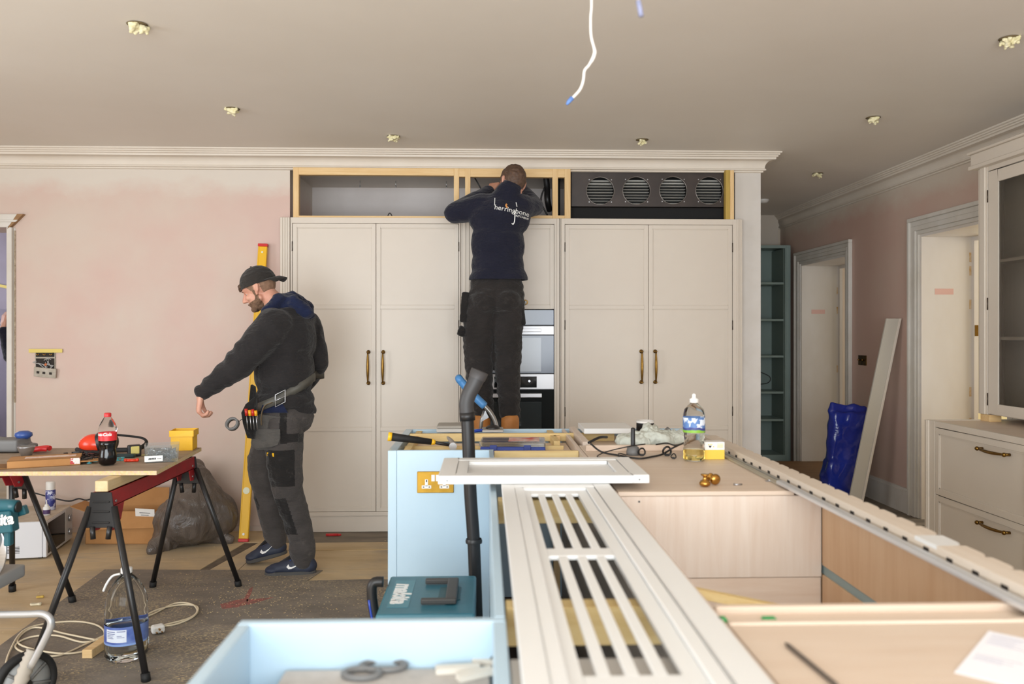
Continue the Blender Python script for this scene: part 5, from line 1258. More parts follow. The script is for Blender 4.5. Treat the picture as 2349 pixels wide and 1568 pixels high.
tr_ = thing('tape_roll', 'grey roll of tape hanging on a cord from the tool holster', 'tape', (q.x, 4.60, q.z - .03))
m = M(); Rr = Matrix.Rotation(-.35, 3, 'Y') @ Matrix.Rotation(1.05, 3, 'X')
pf = [(.026, -.012), (.037, -.012), (.037, .012), (.026, .012), (.026, -.012)]; k_ = M().lathe(pf, n=28); m.add([Rr @ v + q for v in k_.v], k_.f, 0, True)
m.build('roll', grey_pl, tr_); M().tube(smooth_path([q + Vector((.03, 0, .005)), J(552, 963, 4.6), J(562, 958, 4.62)]), .002, 6).build('cord', black_pl, tr_)

# ------------------------------------------------------------------ the man on the step ladder
YM = 5.40
def K(u, v, Y=YM): return wy(u, v, Y)
t = thing('person', 'person seen from behind on the step ladder in a navy fleece with white lettering', 'person', (K(1140, 900).x, YM, .70))
hc = K(1175, 419, 5.42); hf = Vector((-.50, .80, -.22)); hu = Vector((.02, .25, .97))
hp, HP, HR = head_prims(hc, hf, hu, .97)
Ls, Le, Lw = K(1103, 474, 5.44), K(1043, 489, 5.47), K(1120, 440, 5.72)
Rs, Re, Rw = K(1194, 474, 5.44), K(1226, 474, 5.58), K(1196, 432, 5.76)
Lh, Lk, La = K(1110, 690), K(1100, 830), K(1106, 955)
Rh, Rk, Ra = K(1168, 690), K(1162, 830), K(1170, 955)
body = hp + [('c', HP(-.02, 0, -.07), K(1158, 462), .055, .065), ('c', K(1150, 480), K(1142, 640), .085, .09), ('c', Ls, Rs, .05, .05), ('c', Ls, Le, .05, .04), ('c', Le, Lw, .04, .028), ('c', Rs, Re, .05, .04), ('c', Re, Rw, .04, .028),
    ('c', K(1142, 650), K(1142, 680), .09, .09), ('c', Lh, Lk, .08, .055), ('c', Lk, La, .05, .036), ('c', Rh, Rk, .08, .055), ('c', Rk, Ra, .05, .036), ('c', La, K(1106, 972, 5.42), .03, .03), ('c', Ra, K(1170, 972, 5.42), .03, .03)]
body += hand_prims(Lw + (Lw - Le).normalized()*.03, (.25, .55, .5), (-.3, -.6, .6), .8, .98, 1) + hand_prims(Rw + (Rw - Re).normalized()*.03, (-.3, .55, .5), (.3, -.6, .6), .8, .98, -1)
fuse('body', body, .0052, [skin, sockm], t, smooth=3, matfn=lambda c: 1 if c.z < 1.75 else 0)
tor = [('e', K(1146, 500, 5.42), (.205, .125, .15)), ('e', K(1142, 560, 5.41), (.178, .118, .20)), ('e', K(1142, 610, 5.41), (.176, .118, .15)), ('c', K(1095, 640), K(1192, 640), .055, .055), ('c', K(1118, 640), K(1170, 640), .114, .114), ('c', Ls, Rs, .085, .085),
       ('e', K(1158, 462, 5.43), (.13, .10, .07)), ('c', K(1160, 455, 5.42), K(1170, 437, 5.395), .088, .080), ('c', Ls, Le, .092, .068), ('c', Le, Lw, .070, .045), ('c', Rs, Re, .086, .062), ('c', Re, Rw, .062, .045)]
zh = K(1142, 642).z
fleece = fuse('fleece', tor, .009, navyfleece, t, smooth=5, disp=folds(.005, 11, 7, (1, 1, 1)), plane=((0, 0, zh), (0, 0, -1)))
fb = world_bvh(fleece)
fleece.modifiers.new('s', 'SOLIDIFY').thickness = .003
# lettering on the back, following the cloth
white_p = mat('white_print', 'E4E3E0', .6)
a_, b_ = K(1134.5, 480), K(1213, 494); xd = (b_ - a_); Lw_ = xd.length; xd.normalize(); yd = Vector((-xd.z, 0, xd.x))
vs, fs = text_mesh('herringbone', .072, 0, bold=.0001, res=3); w0 = min(v.x for v in vs); w1 = max(v.x for v in vs); sc = Lw_/(w1 - w0)
mid = (a_ + b_)/2 + Vector((0, 0, .0))
P3 = [mid + xd*(v.x*sc) + yd*(v.y*sc + .0) for v in vs]
link_mesh('lettering', project(P3, fb, (0, 1, 0), .003), fs, white_p, fleece)
vs, fs = text_mesh('KITCHENS', .026, 0, bold=.0003); mid2 = K(1197, 501.5) + Vector((0, 0, -.0)); w0 = min(v.x for v in vs); w1 = max(v.x for v in vs); s2 = (30/349)/(w1 - w0)
link_mesh('lettering', project([mid2 + xd*(v.x*s2) + yd*(v.y*s2) for v in vs], fb, (0, 1, 0), .003), fs, white_p, fleece)
def stroke(pts, r, mt=white_p, nm='lettering_stroke'):
    p = project(smooth_path([K(u, v) for u, v in pts], 5), fb, (0, 1, 0), .003); n = len(p)
    rr = r if isinstance(r, list) else [r]*n
    m = M(); vs = []
    for i in range(n):
        d = (p[min(i + 1, n - 1)] - p[max(i - 1, 0)]).normalized(); s_ = d.cross(Vector((0, 1, 0))).normalized(); w_ = rr[min(i, len(rr) - 1)]
        vs += [p[i] - s_*w_, p[i] + s_*w_]
    link_mesh(nm, vs, [(2*i, 2*i + 1, 2*i + 3, 2*i + 2) for i in range(n - 1)], mt, fleece)
stroke([(1135, 457), (1134.5, 466), (1134, 476)], .0024)
stroke([(1183, 467), (1185, 478)], .0024)
stroke([(1180, 488), (1180, 500), (1179, 512), (1176, 518), (1173, 516)], .0030)
stroke([(1162, 472), (1160, 476), (1163, 481)], .0055, mat('orange_print', 'C98A4A', .6))
# trousers and boots
tr = [('e', K(1138, 678), (.184, .122, .13)), ('c', K(1112, 660), K(1165, 660), .10, .10), ('e', K(1115, 690, 5.36), (.10, .11, .10)), ('e', K(1160, 690, 5.36), (.10, .11, .10)), ('c', K(1106, 700), K(1098, 780), .112, .102), ('c', K(1098, 780), K(1099, 860), .102, .086), ('c', K(1099, 860), K(1109, 945), .086, .070),
      ('c', K(1166, 700), K(1163, 780), .108, .096), ('c', K(1163, 780), K(1165, 860), .096, .080), ('c', K(1165, 860), K(1170, 950), .080, .066)]
fuse('trousers', tr, .009, blackwork, t, smooth=4, disp=folds(.010, 21, 8, (1, 1, 2.0)))
fuse('side_pouch', [('b', K(1066, 705, 5.40), (.045, .13, .19), (0, .08, 0)), ('b', K(1060, 760, 5.40), (.05, .12, .06), (0, .4, 0))], .008, patchwork, t, smooth=3, disp=folds(.006, 2, 14))
fuse('side_holster', [('b', K(1196, 720, 5.40), (.04, .12, .15), (0, -.12, 0))], .008, patchwork, t, smooth=3)
q = K(1205, 693, 5.38); M().tube([q + Vector((.014*math.cos(a), 0, .014*math.sin(a))) for a in [2*PI*k/16 for k in range(16)]], .004, 8, closed=True).build('tool_loop', brass, t)
M().box(q.x - .02, q.x + .0, 5.37, 5.40, q.z - .02, q.z + .005).build('loop_clip', black_pl, t, .002)
for (u, dr_) in ((1104, -.10), (1170, .0)):
    c = K(u, 975); c.z = .70
    b = fuse('boot', [('c', c + Vector((0, -.02, .05)), c + Vector((0, -.02, .115)), .058, .060), ('c', c + Vector((0, -.03, .045)), c + Vector((dr_, .16, .040)), .050, .046), ('e', c + Vector((dr_*1.1, .19, .038)), (.052, .06, .036))], .007, tan, t, smooth=4, plane=((0, 0, .85), (0, 0, 1)))
    b.modifiers.new('s', 'SOLIDIFY').thickness = .003
    M().hull8([c + Vector((x, y, .0)) for x, y in ((-.048, -.085), (.048, -.085), (.048 + dr_, .24), (-.048 + dr_, .24))], [c + Vector((x, y, .024)) for x, y in ((-.052, -.09), (.052, -.09), (.052 + dr_, .25), (-.052 + dr_, .25))]).build('sole', mat('pale_sole', 'B98A52', .7) if 'pale_sole' not in MATS else MATS['pale_sole'], b, .005)
def hair_cut(co):
    r = co - Vector(hc); f_ = hf.normalized(); return r.dot(f_) > .055 or (r.dot(hu.normalized()) < -.095)
shell('hair', hp, hc, hf, hu, hairm, t, hair_keep, .006, .003, 70)
shell('beard', hp, hc, hf, hu, beardm, t, beard_keep, .0035)
for sg in (1, -1):
    e_ = M().ball(HP(.0665, sg*.030, -.008), .0115, 12).build('eye', white_pl, t); M().ball(HP(.0745, sg*.031, -.009), .0052, 8).build('iris', dark_m, e_)

# ------------------------------------------------------------------ the person behind the left doorway
YQ = 7.0
def Q(u, v, Y=YQ): return wy(u, v, Y)
bx = -3.45
t = thing('person', 'person in a dark top beyond the left doorway, only a raised forearm and hand showing', 'person', (bx, YQ, 0))
hp, HP, HR = head_prims((bx, YQ, 1.66), (-.9, .3, 0), (0, 0, 1), 1.0)
w_ = Q(8, 752); el = Q(32, 815); el.y += .0
body = hp + [('c', (bx, YQ, 1.58), (bx, YQ, 1.46), .055, .06), ('c', (bx, YQ, 1.38), (bx, YQ, 1.0), .12, .12), ('c', (bx, YQ - .2, 1.40), (bx, YQ + .2, 1.40), .05, .05), ('c', (bx, YQ - .2, 1.40), el, .05, .042), ('c', el, w_, .042, .028),
    ('c', (bx, YQ + .2, 1.4), (bx - .1, YQ + .25, 1.1), .05, .04), ('c', (bx - .1, YQ + .25, 1.1), (bx - .3, YQ + .2, 1.25), .04, .03), ('c', (bx, YQ - .09, .92), (bx, YQ - .1, .1), .09, .045), ('c', (bx, YQ + .09, .92), (bx, YQ + .1, .1), .09, .045), ('c', (bx, YQ - .1, .05), (bx - .18, YQ - .1, .035), .035, .03), ('c', (bx, YQ + .1, .05), (bx - .18, YQ + .1, .035), .035, .03)]
body += hand_prims(Q(8, 748), (.12, 0, 1), (-.6, -.7, 0), 1.25, 1.0, 1) + hand_prims((bx - .32, YQ + .2, 1.26), (-1, 0, .3), (0, 0, 1), .9)
fuse('body', body, .006, skin, t, smooth=3)
fuse('sweatshirt', [('e', (bx, YQ, 1.28), (.13, .2, .22)), ('e', (bx, YQ, 1.05), (.13, .18, .2)), ('c', (bx, YQ - .19, 1.40), (bx, YQ + .19, 1.40), .08, .08), ('c', (bx, YQ - .2, 1.40), el, .085, .075), ('c', el, w_ + (el - w_)*.12, .075, .045), ('c', (bx, YQ + .2, 1.4), (bx - .1, YQ + .25, 1.1), .08, .06), ('c', (bx - .1, YQ + .25, 1.1), (bx - .28, YQ + .2, 1.24), .06, .045)], .01, navyfleece, t, smooth=4, disp=folds(.008, 4))
fuse('trousers', [('e', (bx, YQ, .92), (.13, .17, .12)), ('c', (bx, YQ - .09, .88), (bx, YQ - .1, .12), .10, .065), ('c', (bx, YQ + .09, .88), (bx, YQ + .1, .12), .10, .065)], .01, blackwork, t, smooth=4, disp=folds(.008, 9))
fuse('hair', [('e', HP(-.02, 0, .03), (.1, .082, .095), HR)], .007, hairm, t, smooth=2)
for s_ in (-.1, .1): fuse('shoe', [('c', (bx + .03, YQ + s_, .045), (bx - .20, YQ + s_, .038), .045, .036)], .008, shoem, t, smooth=3)
# ================================================================== LEFT SIDE: FLOOR SHEET, TRESTLES, BENCH BOARD
def fl(u, v, z=0): return wz(u, v, z)
sheetm = NT('dark_floor_sheet'); sheetm.setp(Roughness=.85)
_a = sheetm.noise(4, 6, .65, (.7, 1.8, 1)); _b = sheetm.noise(1.6, 4, .6); _s = sheetm.noise(90, 3, .6, (1, 1.6, 1))
_c = sheetm.ramp(_a, [(.3, '6A625A'), (.7, '8A8074')])
_saw = sheetm.math('MULTIPLY', sheetm.ramp(_b, [(.44, .05), (.60, 1.)]), sheetm.ramp(_s, [(.50, 0.), (.64, .85)]))
sheetm.color(sheetm.mix(_saw, _c, 'C4B08A')); sheetm.bump(sheetm.math('ADD', _a, _s), .25, .006)
poly = [(240, 1307), (740, 1309), (705, 1333), (868, 1329), (905, 1331), (905, 1460), (900, 1640), (-200, 1640), (0, 1482)]
ps = [fl(u, v) for u, v in poly]
sh = M().prism([(p.x, p.y) for p in ps], 2, .0005, .005).build('floor_sheet', sheetm.m)
tag(sh, 'dark grey protective sheet with sawdust laid on the floor under the trestles', 'floor sheet')
redm = mat('red_spray_paint', 'A05E56', .9, c2='7A5A50', scale=55, lo=.42, hi=.62)
m = M()
for pl_ in ([(505, 1385), (545, 1375), (560, 1372), (565, 1386), (545, 1392), (510, 1396)], [(560, 1372), (572, 1350), (580, 1345), (578, 1356), (570, 1373), (565, 1386)], [(565, 1374), (590, 1373), (628, 1369), (600, 1378), (568, 1387)]):
    q_ = [fl(u, v, .005) for u, v in pl_]; m.prism([(p.x, p.y) for p in q_], 2, .0051, .0056)
m.build('paint_mark', redm, sh)
# scattered chips and sawdust
random.seed(4); m = M()
for i in range(900):
    u = random.uniform(-60, 1000); v = random.uniform(1230, 1560)
    if random.random() < .55: u, v = random.gauss(560, 130), random.gauss(1375, 32)
    p = fl(u, v, 0)
    if p.x > -.45 or p.y > 5.6 or p.y < 2.6 or v < 1225: continue
    z = .0055; a = random.uniform(0, PI); L = random.uniform(.002, .008); w_ = random.uniform(.001, .0035)
    m.obox((p.x, p.y, z + .001), (L, w_, .0012), (0, 0, a))
o = m.build('sawdust_chips', mat('pale_chip', 'C9B184', .8)); o['kind'] = 'stuff'; tag(o, 'pale wood chips and sawdust scattered over the floor and dark sheet', 'sawdust')
for k, (u, v, s_, c_) in enumerate(((92, 1371, .018, 'C9A850'), (82, 1388, .026, 'D8CDB0'))):
    p = fl(u, v); tag(fuse('wood_scrap', [('b', (p.x, p.y, .007), (s_*2, s_, .01), (0, .1, .4)), ('b', (p.x + s_*.6, p.y, .008), (s_, s_*.7, .012), (0, -.2, -.3))], .004, mat('scrap_%s' % ('amber' if k == 0 else 'pale'), c_, .8), smooth=2), ('small yellow-brown scrap on the floor at the edge of the dark sheet', 'pale broken scrap on the floor just in front of the yellowish one')[k], 'scrap')
p = fl(765, 1229); t = thing('marker_pen', 'red marker lying on the floor at the foot of the tall cabinet', 'marker', (p.x, p.y, -.0005))
M().cyl((p.x - .05, p.y, .009), (p.x + .03, p.y, .009), .009, n=12).build('barrel', mat('red_plastic', 'C8282A', .4), t); M().cyl((p.x + .031, p.y, .009), (p.x + .052, p.y, .009), .0085, .006, 12).build('cap', MATS['red_plastic'], t)
# trestle
redp = mat('red_trestle_paint', 'A8252B', .4, c2='93262A', scale=9); blk = mat('black_leg_paint', '1E1C1C', .38)
def trestle():
    L = .98; t = thing('trestle', 'near red and black folding trestle carrying the right end of the bench board', 'trestle', (-1.572, 3.45, 0), 'red and black trestles', local=True)
    zt_ = .729; m = M()
    for sx in (-1, 1):
        x0, x1 = sorted((sx*.030, sx*.036))
        for y0, y1, ya, yb in ((.0, L, .0, L),):
            prf = [(0, zt_), (L, zt_), (L + .01, zt_ - .09), (L - .01, zt_ - .125), (L - .05, zt_ - .12), (L - .075, zt_ - .065), (.13, zt_ - .065), (.10, zt_ - .13), (.05, zt_ - .165), (.005, zt_ - .16)]
            m.prism(prf, 0, x0, x1)
    m.box(-.036, .036, 0, L, zt_ - .065, zt_ - .058)
    m.build('beam', redp, t, .002)
    M().box(-.026, .026, -.004, L + .02, zt_ + .002, zt_ + .046).build('timber', pine_y if False else wood('rail_timber', 'DCC49C', 'C9AC7C', 1, .6), t, .002)
    for y, s_ in ((-.006, -1), (L + .002, 1)):
        pl = [(-.042, zt_), (.042, zt_), (.060, zt_ - .145), (-.060, zt_ - .145)]
        e = M().prism(pl, 1, y, y + .004).build('end_plate', blk, t, .001)
        m = M()
        for dz in (.035, .075, .12): m.box(-.035, .035, y - .004 if s_ < 0 else y + .004, y if s_ < 0 else y + .008, zt_ - dz - .008, zt_ - dz)
        m.build('rib', blk, e, .002)
        for sx in (-1, 1):
            lg = M().tube([(sx*.048, y + (.01 if s_ < 0 else -.01), zt_ - .06), (sx*.228, y + s_*.12, .03)], .0135, 10, flat=1.0).build('leg', blk, t)
            M().tube([(sx*.226, y + s_*.118, .036), (sx*.231, y + s_*.122, .001)], .018, 10).build('foot', rubber, lg)
            M().tube([(sx*.035, y + s_*.0, zt_ - .14), (sx*.030, y + s_*.004, zt_ - .19)], .011, 8).build('leg_catch', blk, t)
    for y in (.045, L - .03):
        for z in (zt_ - .045, zt_ - .10): M().cyl((.0362, y, z), (.040, y, z), .006, n=10).build('rivet', steel, t)
    return t
t1 = trestle()
t2 = copy_tree(t1); t2.location = (-2.80, 3.42, 0); t2.rotation_euler = (0, 0, -.45); LOCAL.add(t2)
t2['label'] = 'second red and black trestle, at the left edge under the bench board'
BZ = .7955
cb = NT('chipboard'); cb.setp(Roughness=.7); vo = cb.n.new('ShaderNodeTexVoronoi'); vo.inputs['Scale'].default_value = 130; cb.l.new(cb.co(), vo.inputs['Vector'])
_z = cb.math('GREATER_THAN', cb.xyz()[2], .0175)
_e = cb.mix(.45, cb.ramp(cb.noise(60, 4, .7), [(.3, 'B99A66'), (.7, 'E3CDA0')]), vo.outputs[1]); _e = cb.mix(.75, _e, 'D2B584')
_tp = cb.ramp(cb.noise(5, 6, .7, (1, 2, 1)), [(.3, '8F7A66'), (.55, 'A08B76'), (.75, 'B5A592')])
cb.color(cb.mix(_z, _e, _tp)); MATS['cb'] = cb.m
tag(M().prism([(-3.3, 3.57), (-1.397, 3.57), (-1.452, 4.29), (-3.3, 4.29)], 2, BZ - .018, BZ).build('bench_board', cb.m), 'grey-brown chipboard sheet laid over the trestles as a workbench', 'board')
BZ += .0005
def bd(u, v): return wz(u, v, BZ)
# cola bottle
c = bd(247, 1066)
r = .0385
lob = lambda a, h: 1 - .07*max(0, (.03 - h)/.03)*abs(math.cos(2.5*a))
cp_ = [(r*.70, .001), (r*.93, .010), (r*.98, .030), (r*.93, .052), (r*.84, .066), (r*.82, .072), (r*.93, .092), (r*.96, .110), (r*.96, .148), (r*.99, .150), (r*.98, .165), (r*.82, .184), (r*.58, .200), (r*.38, .212), (r*.34, .216)]
cola = mat('cola', '0D0708', .05)
def lab_c(t):
    lb = M().lathe([(r*.985, .1105), (r*.985, .1475)], n=48).build('label', mat('red_label', 'D2242B', .4), t)
    vs, fs = text_mesh('Coca-Cola', .019, 0, bold=.0006, shear=.25); link_mesh('lettering', [v for v in wrap_cyl([Vector((v.x, v.y, 0)) for v in vs], r*.985, (0, 0, .139), -PI/2 - .25)], fs, white_pl, lb)
bottle('cola_bottle', 'half-full cola bottle with red cap and red label on the bench board', 'bottle', (c.x, c.y, BZ), cp_, MATS['red_plastic'], [(.0145, .214), (.0150, .217), (.0148, .229), (.012, .2315), (.0001, .232)], ([(r*.68, .004), (r*.91, .012), (r*.96, .030), (r*.91, .052), (r*.82, .068), (r*.91, .092), (r*.94, .112)], cola), lab_c, lobes=lob)
# yellow tray
c = bd(414, 1033)
t = thing('yellow_bin', 'empty yellow square plastic bin at the right end of the bench board', 'bin', (c.x, c.y + .05, BZ), local=True, rot=(0, 0, .12))
w_ = .052; m = M()
for (x0, x1, y0, y1) in ((-w_, w_, -w_, -w_ + .003), (-w_, w_, w_ - .003, w_), (-w_, -w_ + .003, -w_, w_), (w_ - .003, w_, -w_, w_)): m.box(x0, x1, y0, y1, 0, .075)
m.box(-w_, w_, -w_, w_, 0, .003); m.build('body', yellowm, t, .001); m = M(); w_ = .058
for (x0, x1, y0, y1) in ((-w_, w_, -w_, -w_ + .004), (-w_, w_, w_ - .004, w_), (-w_, -w_ + .004, -w_, w_), (w_ - .004, w_, -w_, w_)): m.box(x0, x1, y0, y1, .070, .100)
m.build('rim', yellowm, t, .001)
# screw tub
c = bd(362, 1060)
t = thing('screw_tub', 'clear plastic tub full of silver screws with a white label on the bench board', 'tub', (c.x, c.y + .05, BZ), local=True, rot=(0, 0, .35))
m = M(); a_, b_ = .068, .052
m.hull8([(-a_, -b_, 0), (a_, -b_, 0), (a_, b_, 0), (-a_, b_, 0)], [(-a_ - .005, -b_ - .005, .078), (a_ + .005, -b_ - .005, .078), (a_ + .005, b_ + .005, .078), (-a_ - .005, b_ + .005, .078)])
m.f.pop(1); m.mi.pop(); m.sm.pop()
o = m.build('tub', frostw, t); o.modifiers.new('s', 'SOLIDIFY').thickness = .0015
m = M()
for i in range(420):
    p = Vector((random.uniform(-a_ + .012, a_ - .012), random.uniform(-b_ + .012, b_ - .012), random.uniform(.006, .055))); d = Vector((random.uniform(-1, 1), random.uniform(-1, 1), random.uniform(-.5, .5))).normalized()*.009
    m.cyl(p - d, p + d, .0016, n=5, sm=False)
o = m.build('screws', steel, t); o['kind'] = 'stuff'
lb = M().box(-a_ - .004, .004, -b_ - .0062, -b_ - .0040, .006, .032).build('label', white_pl, t, .0005)
m = M()
for k in range(5): m.prism([(-.056 + .0062*k, .015), (-.051 + .0062*k, .015), (-.049 + .0062*k, .023), (-.054 + .0062*k, .023)], 1, -b_ - .0068, -b_ - .0062)
m.box(-.020, -.002, -b_ - .0068, -b_ - .0062, .018, .020)
m.build('printed_mark', black_pl, lb)['kind'] = 'stuff'
# ear defenders
c = bd(215, 1046)
t = thing('ear_defenders', 'red and black ear defenders behind the cola bottle', 'ear defenders', (c.x, c.y + .06, BZ), local=True)
orange = mat('orange_red_plastic', 'D93A1E', .25)
M().ball((-.02, .0, .050), (.076, .058, .050), 24).build('ear_cup', orange, t)
M().ball((.025, .005, .058), (.060, .062, .058), 24).build('cup_band', black_pl, t)
M().tube([(-.098, -.02, .028), (-.05, -.062, .020), (.03, -.062, .018), (.08, -.04, .02)], .010, 10).build('cushion', rubber, t)
M().tube(smooth_path([(.02, .02, .095), (.09, .05, .085), (.18, .06, .070), (.205, .04, .045), (.18, -.02, .028), (.08, -.04, .026)], 6), .011, 10, flat=.5).build('headband', rubber, t)
# cardboard sleeve
card = mat('brown_cardboard', 'B5834F', .8, c2='A87745', scale=5); cardd = mat('brown_cardboard_inside', '8A6238', .85)
c = bd(100, 1068)
t = thing('cardboard_sleeve', 'flat open brown cardboard sleeve with white tape on the bench board', 'box', (c.x, c.y + .04, BZ), local=True, rot=(0, 0, .40))
m = M().box(-.15, .13, -.075, -.072, 0, .034).box(-.15, .13, .072, .075, 0, .034).box(-.15, .13, -.075, .075, 0, .003).box(-.15, .13, -.075, .075, .031, .034); m.build('sleeve', card, t)
M().box(.1305, .20, -.072, .075, .012, .015).build('flap', card, t); M().hull8([(-.22, -.08, .001), (-.15, -.075, .001), (-.15, .07, .001), (-.22, .06, .001)], [(-.22, -.08, .010), (-.15, -.075, .004), (-.15, .07, .004), (-.22, .06, .008)]).build('flap', cardd, t)
M().box(-.09, .11, -.02, .03, .0342, .0348).build('tape_strip', mat('printed_tape', 'DCC6B8', .5, c2='C98E80', scale=40, lo=.5, hi=.6), t); M().box(.09, .128, -.076, -.0752, .006, .032).build('label', mat('red_white_label', 'E4DAD4', .5, c2='B5302E', scale=30, lo=.48, hi=.5), t)
# small things: teal plugs, black clips, red scraps
for k, (u, v) in enumerate(((125, 1064), (205, 1062), (219, 1058), (270, 1056), (281, 1055))):
    c = bd(u, v); t = thing('teal_spacer', ('teal plastic spacer by the cardboard sleeve', 'teal plastic spacer left of the cola bottle, the one further from it', 'teal plastic spacer left of the cola bottle, the one nearer it', 'teal plastic spacer just right of the cola bottle', 'teal plastic spacer between cola bottle and screw tub')[k], 'spacer', (c.x, c.y, BZ), 'teal plastic spacers on the bench board', local=True, rot=(0, 0, k*.7))
    M().lathe([(.0001, 0), (.011, 0), (.011, .003), (.004, .004), (.004, .010), (.010, .011), (.010, .014), (.0001, .014)], n=16).build('spacer', mat('teal_plastic', '5BB4BC', .4) if 'teal_plastic' not in MATS else MATS['teal_plastic'], t)
random.seed(12); m = M()
for i in range(60):
    c = bd(random.gauss(196, 18), random.uniform(1043, 1062)); h = random.uniform(.008, .026)
    m.obox((c.x, c.y, BZ + h), (random.uniform(.008, .035), random.uniform(.006, .016), .008), (random.uniform(-.25, .25), random.uniform(-.25, .25), random.uniform(0, PI)))
o = m.build('black_fittings', black_pl); o['kind'] = 'stuff'; tag(o, 'jumbled heap of small black plastic fittings left of the cola bottle', 'fittings')
c = bd(302, 1059)
tag(M().tube([(c.x - .025, c.y, BZ + .007), (c.x + .02, c.y + .005, BZ + .007)], .0065, 8).ball((c.x - .027, c.y, BZ + .008), .008, 10).ball((c.x + .023, c.y + .005, BZ + .0085), .0085, 10).build('red_plug', orange), 'small orange-red plastic piece in front of the screw tub', 'plug')
c = bd(308, 1046)
t = thing('tape_measure', 'black and yellow tape measure left of the screw tub', 'tape measure', (c.x, c.y, BZ), local=True, rot=(0, 0, .5))
M().box(-.03, .03, -.02, .02, 0, .055).build('body', black_pl, t, .008, segs=3); M().box(-.018, .022, -.0225, .0225, .012, .050).build('side_plate', mat('pale_yellow_plastic', 'D8C874', .5), t, .004); M().box(.03, .10, -.01, .01, .002, .004).build('blade', MATS['pale_yellow_plastic'], t)
c = bd(290, 1050)
tag(M().box(c.x - .05, c.x + .035, c.y, c.y + .03, BZ, BZ + .018).build('dark_tool', mat('dark_teal_tool', '25383A', .4), None, .005), 'dark green-black hand tool lying right of the cola bottle', 'tool')
# at the far left of the bench: power tool with blue knob, metal cup, red-handled pliers
c = bd(28, 1040); bm_ = mat('blue_knob_plastic', '35508F', .35)
t = thing('bench_tool', 'grey power tool with a round blue knob at the left end of the bench board', 'power tool', (c.x, c.y + .1, BZ), local=True)
M().lathe([(.022, .045), (.018, .06), (.017, .072), (.030, .080), (.040, .090), (.038, .104), (.022, .113), (.0001, .115)], (.0, 0, -.015), n=28).build('knob', bm_, t)
fuse('body', [('b', (-.12, -.03, .035), (.28, .13, .06)), ('c', (-.2, -.04, .05), (.0, -.04, .03), .045, .03), ('b', (.01, -.02, .02), (.10, .10, .035))], .008, grey_pl, t, smooth=4)
c = bd(55, 1047)
t = thing('metal_cup', 'small silver metal cup beside the blue knob', 'cup', (c.x, c.y + .02, BZ), local=True)
M().lathe([(.0001, 0), (.022, 0), (.038, .042), (.039, .046), (.036, .046), (.02, .004), (.0001, .004)], n=28).build('cup', steel, t)
c = bd(92, 1038)
t = thing('red_pliers', 'red-handled pliers lying behind the cardboard sleeve', 'pliers', (c.x, c.y, BZ), local=True)
for s_ in (-1, 1): M().tube(smooth_path([(-.045, s_*.004, .014), (-.015, s_*.016, .018), (.02, s_*.02, .022), (.04, s_*.014, .020)]), .0125, 10).build('handle', MATS['red_plastic'], t)
M().cyl((-.075, 0, .014), (-.045, 0, .014), .006, .012, 10).build('jaw', steel, t)
# microwave, spray can, small bottle
t = thing('microwave', 'white microwave oven on the floor against the pink wall under the bench', 'microwave', (-2.68, 5.15, 0), local=True, rot=(0, 0, .17))
wm = mat('microwave_white', 'DEDFE3', .35)
M().box(-.40, -.022, 0, .50, .012, .232).build('housing', wm, t, .004); d = M().box(-.020, 0, 0, .36, .012, .232).build('door', wm, t, .003); M().box(.0003, .0025, .03, .34, .03, .215).build('window', oven_black, d)
cpn = M().box(-.020, 0, .363, .50, .012, .232).build('control_panel', white_pl, t, .002)
for z in (.07, .16): M().cyl((0, .43, z), (.014, .43, z), .022, n=20).build('dial', steel, cpn)
M().box(-.40, -.001, 0, .50, .2325, .2335).build('dust_layer', mat('dusty_top', 'B3A28C', .9, c2='C9BCAA', scale=8), t)
m = M()
for gx in range(4):
    for gz in range(5): m.box(-.335 + gx*.052, -.305 + gx*.052, -.0012, 0, .045 + gz*.009, .0485 + gz*.009)
m.build('vent_slots', dark_m, t)['kind'] = 'stuff'
for x in (-.36, -.05):
    for y in (.05, .45): M().cyl((x, y, 0), (x, y, .012), .014, n=10).build('foot', rubber, t)
c = wz(116, 1168, .2345)
t = thing('spray_can', 'blue and white spray can with white cap standing on the microwave', 'spray can', (c.x, c.y, .2345), local=True)
M().lathe([(.0001, 0), (.029, 0), (.030, .004), (.030, .125), (.026, .132)], n=28).build('body', mat('can_blue', '3A3F86', .3, c2='C9CBE0', scale=30, lo=.52, hi=.55), t); M().lathe([(.028, .130), (.028, .176), (.025, .182), (.0001, .183)], n=28).build('cap', white_pl, t)
c = wz(103, 1182, .2345)
t = thing('glue_bottle', 'small white glue bottle in front of the spray can', 'bottle', (c.x, c.y + .02, .2345), local=True)
M().lathe([(.0001, 0), (.021, 0), (.021, .048), (.012, .056)], n=24).build('body', white_pl, t); M().lathe([(.0215, .008), (.0215, .034)], n=24).build('label', mat('purple_label', '4B3560', .5), t); M().lathe([(.012, .054), (.012, .064), (.005, .068), (.002, .095), (.0001, .095)], n=16).build('nozzle', white_pl, t)
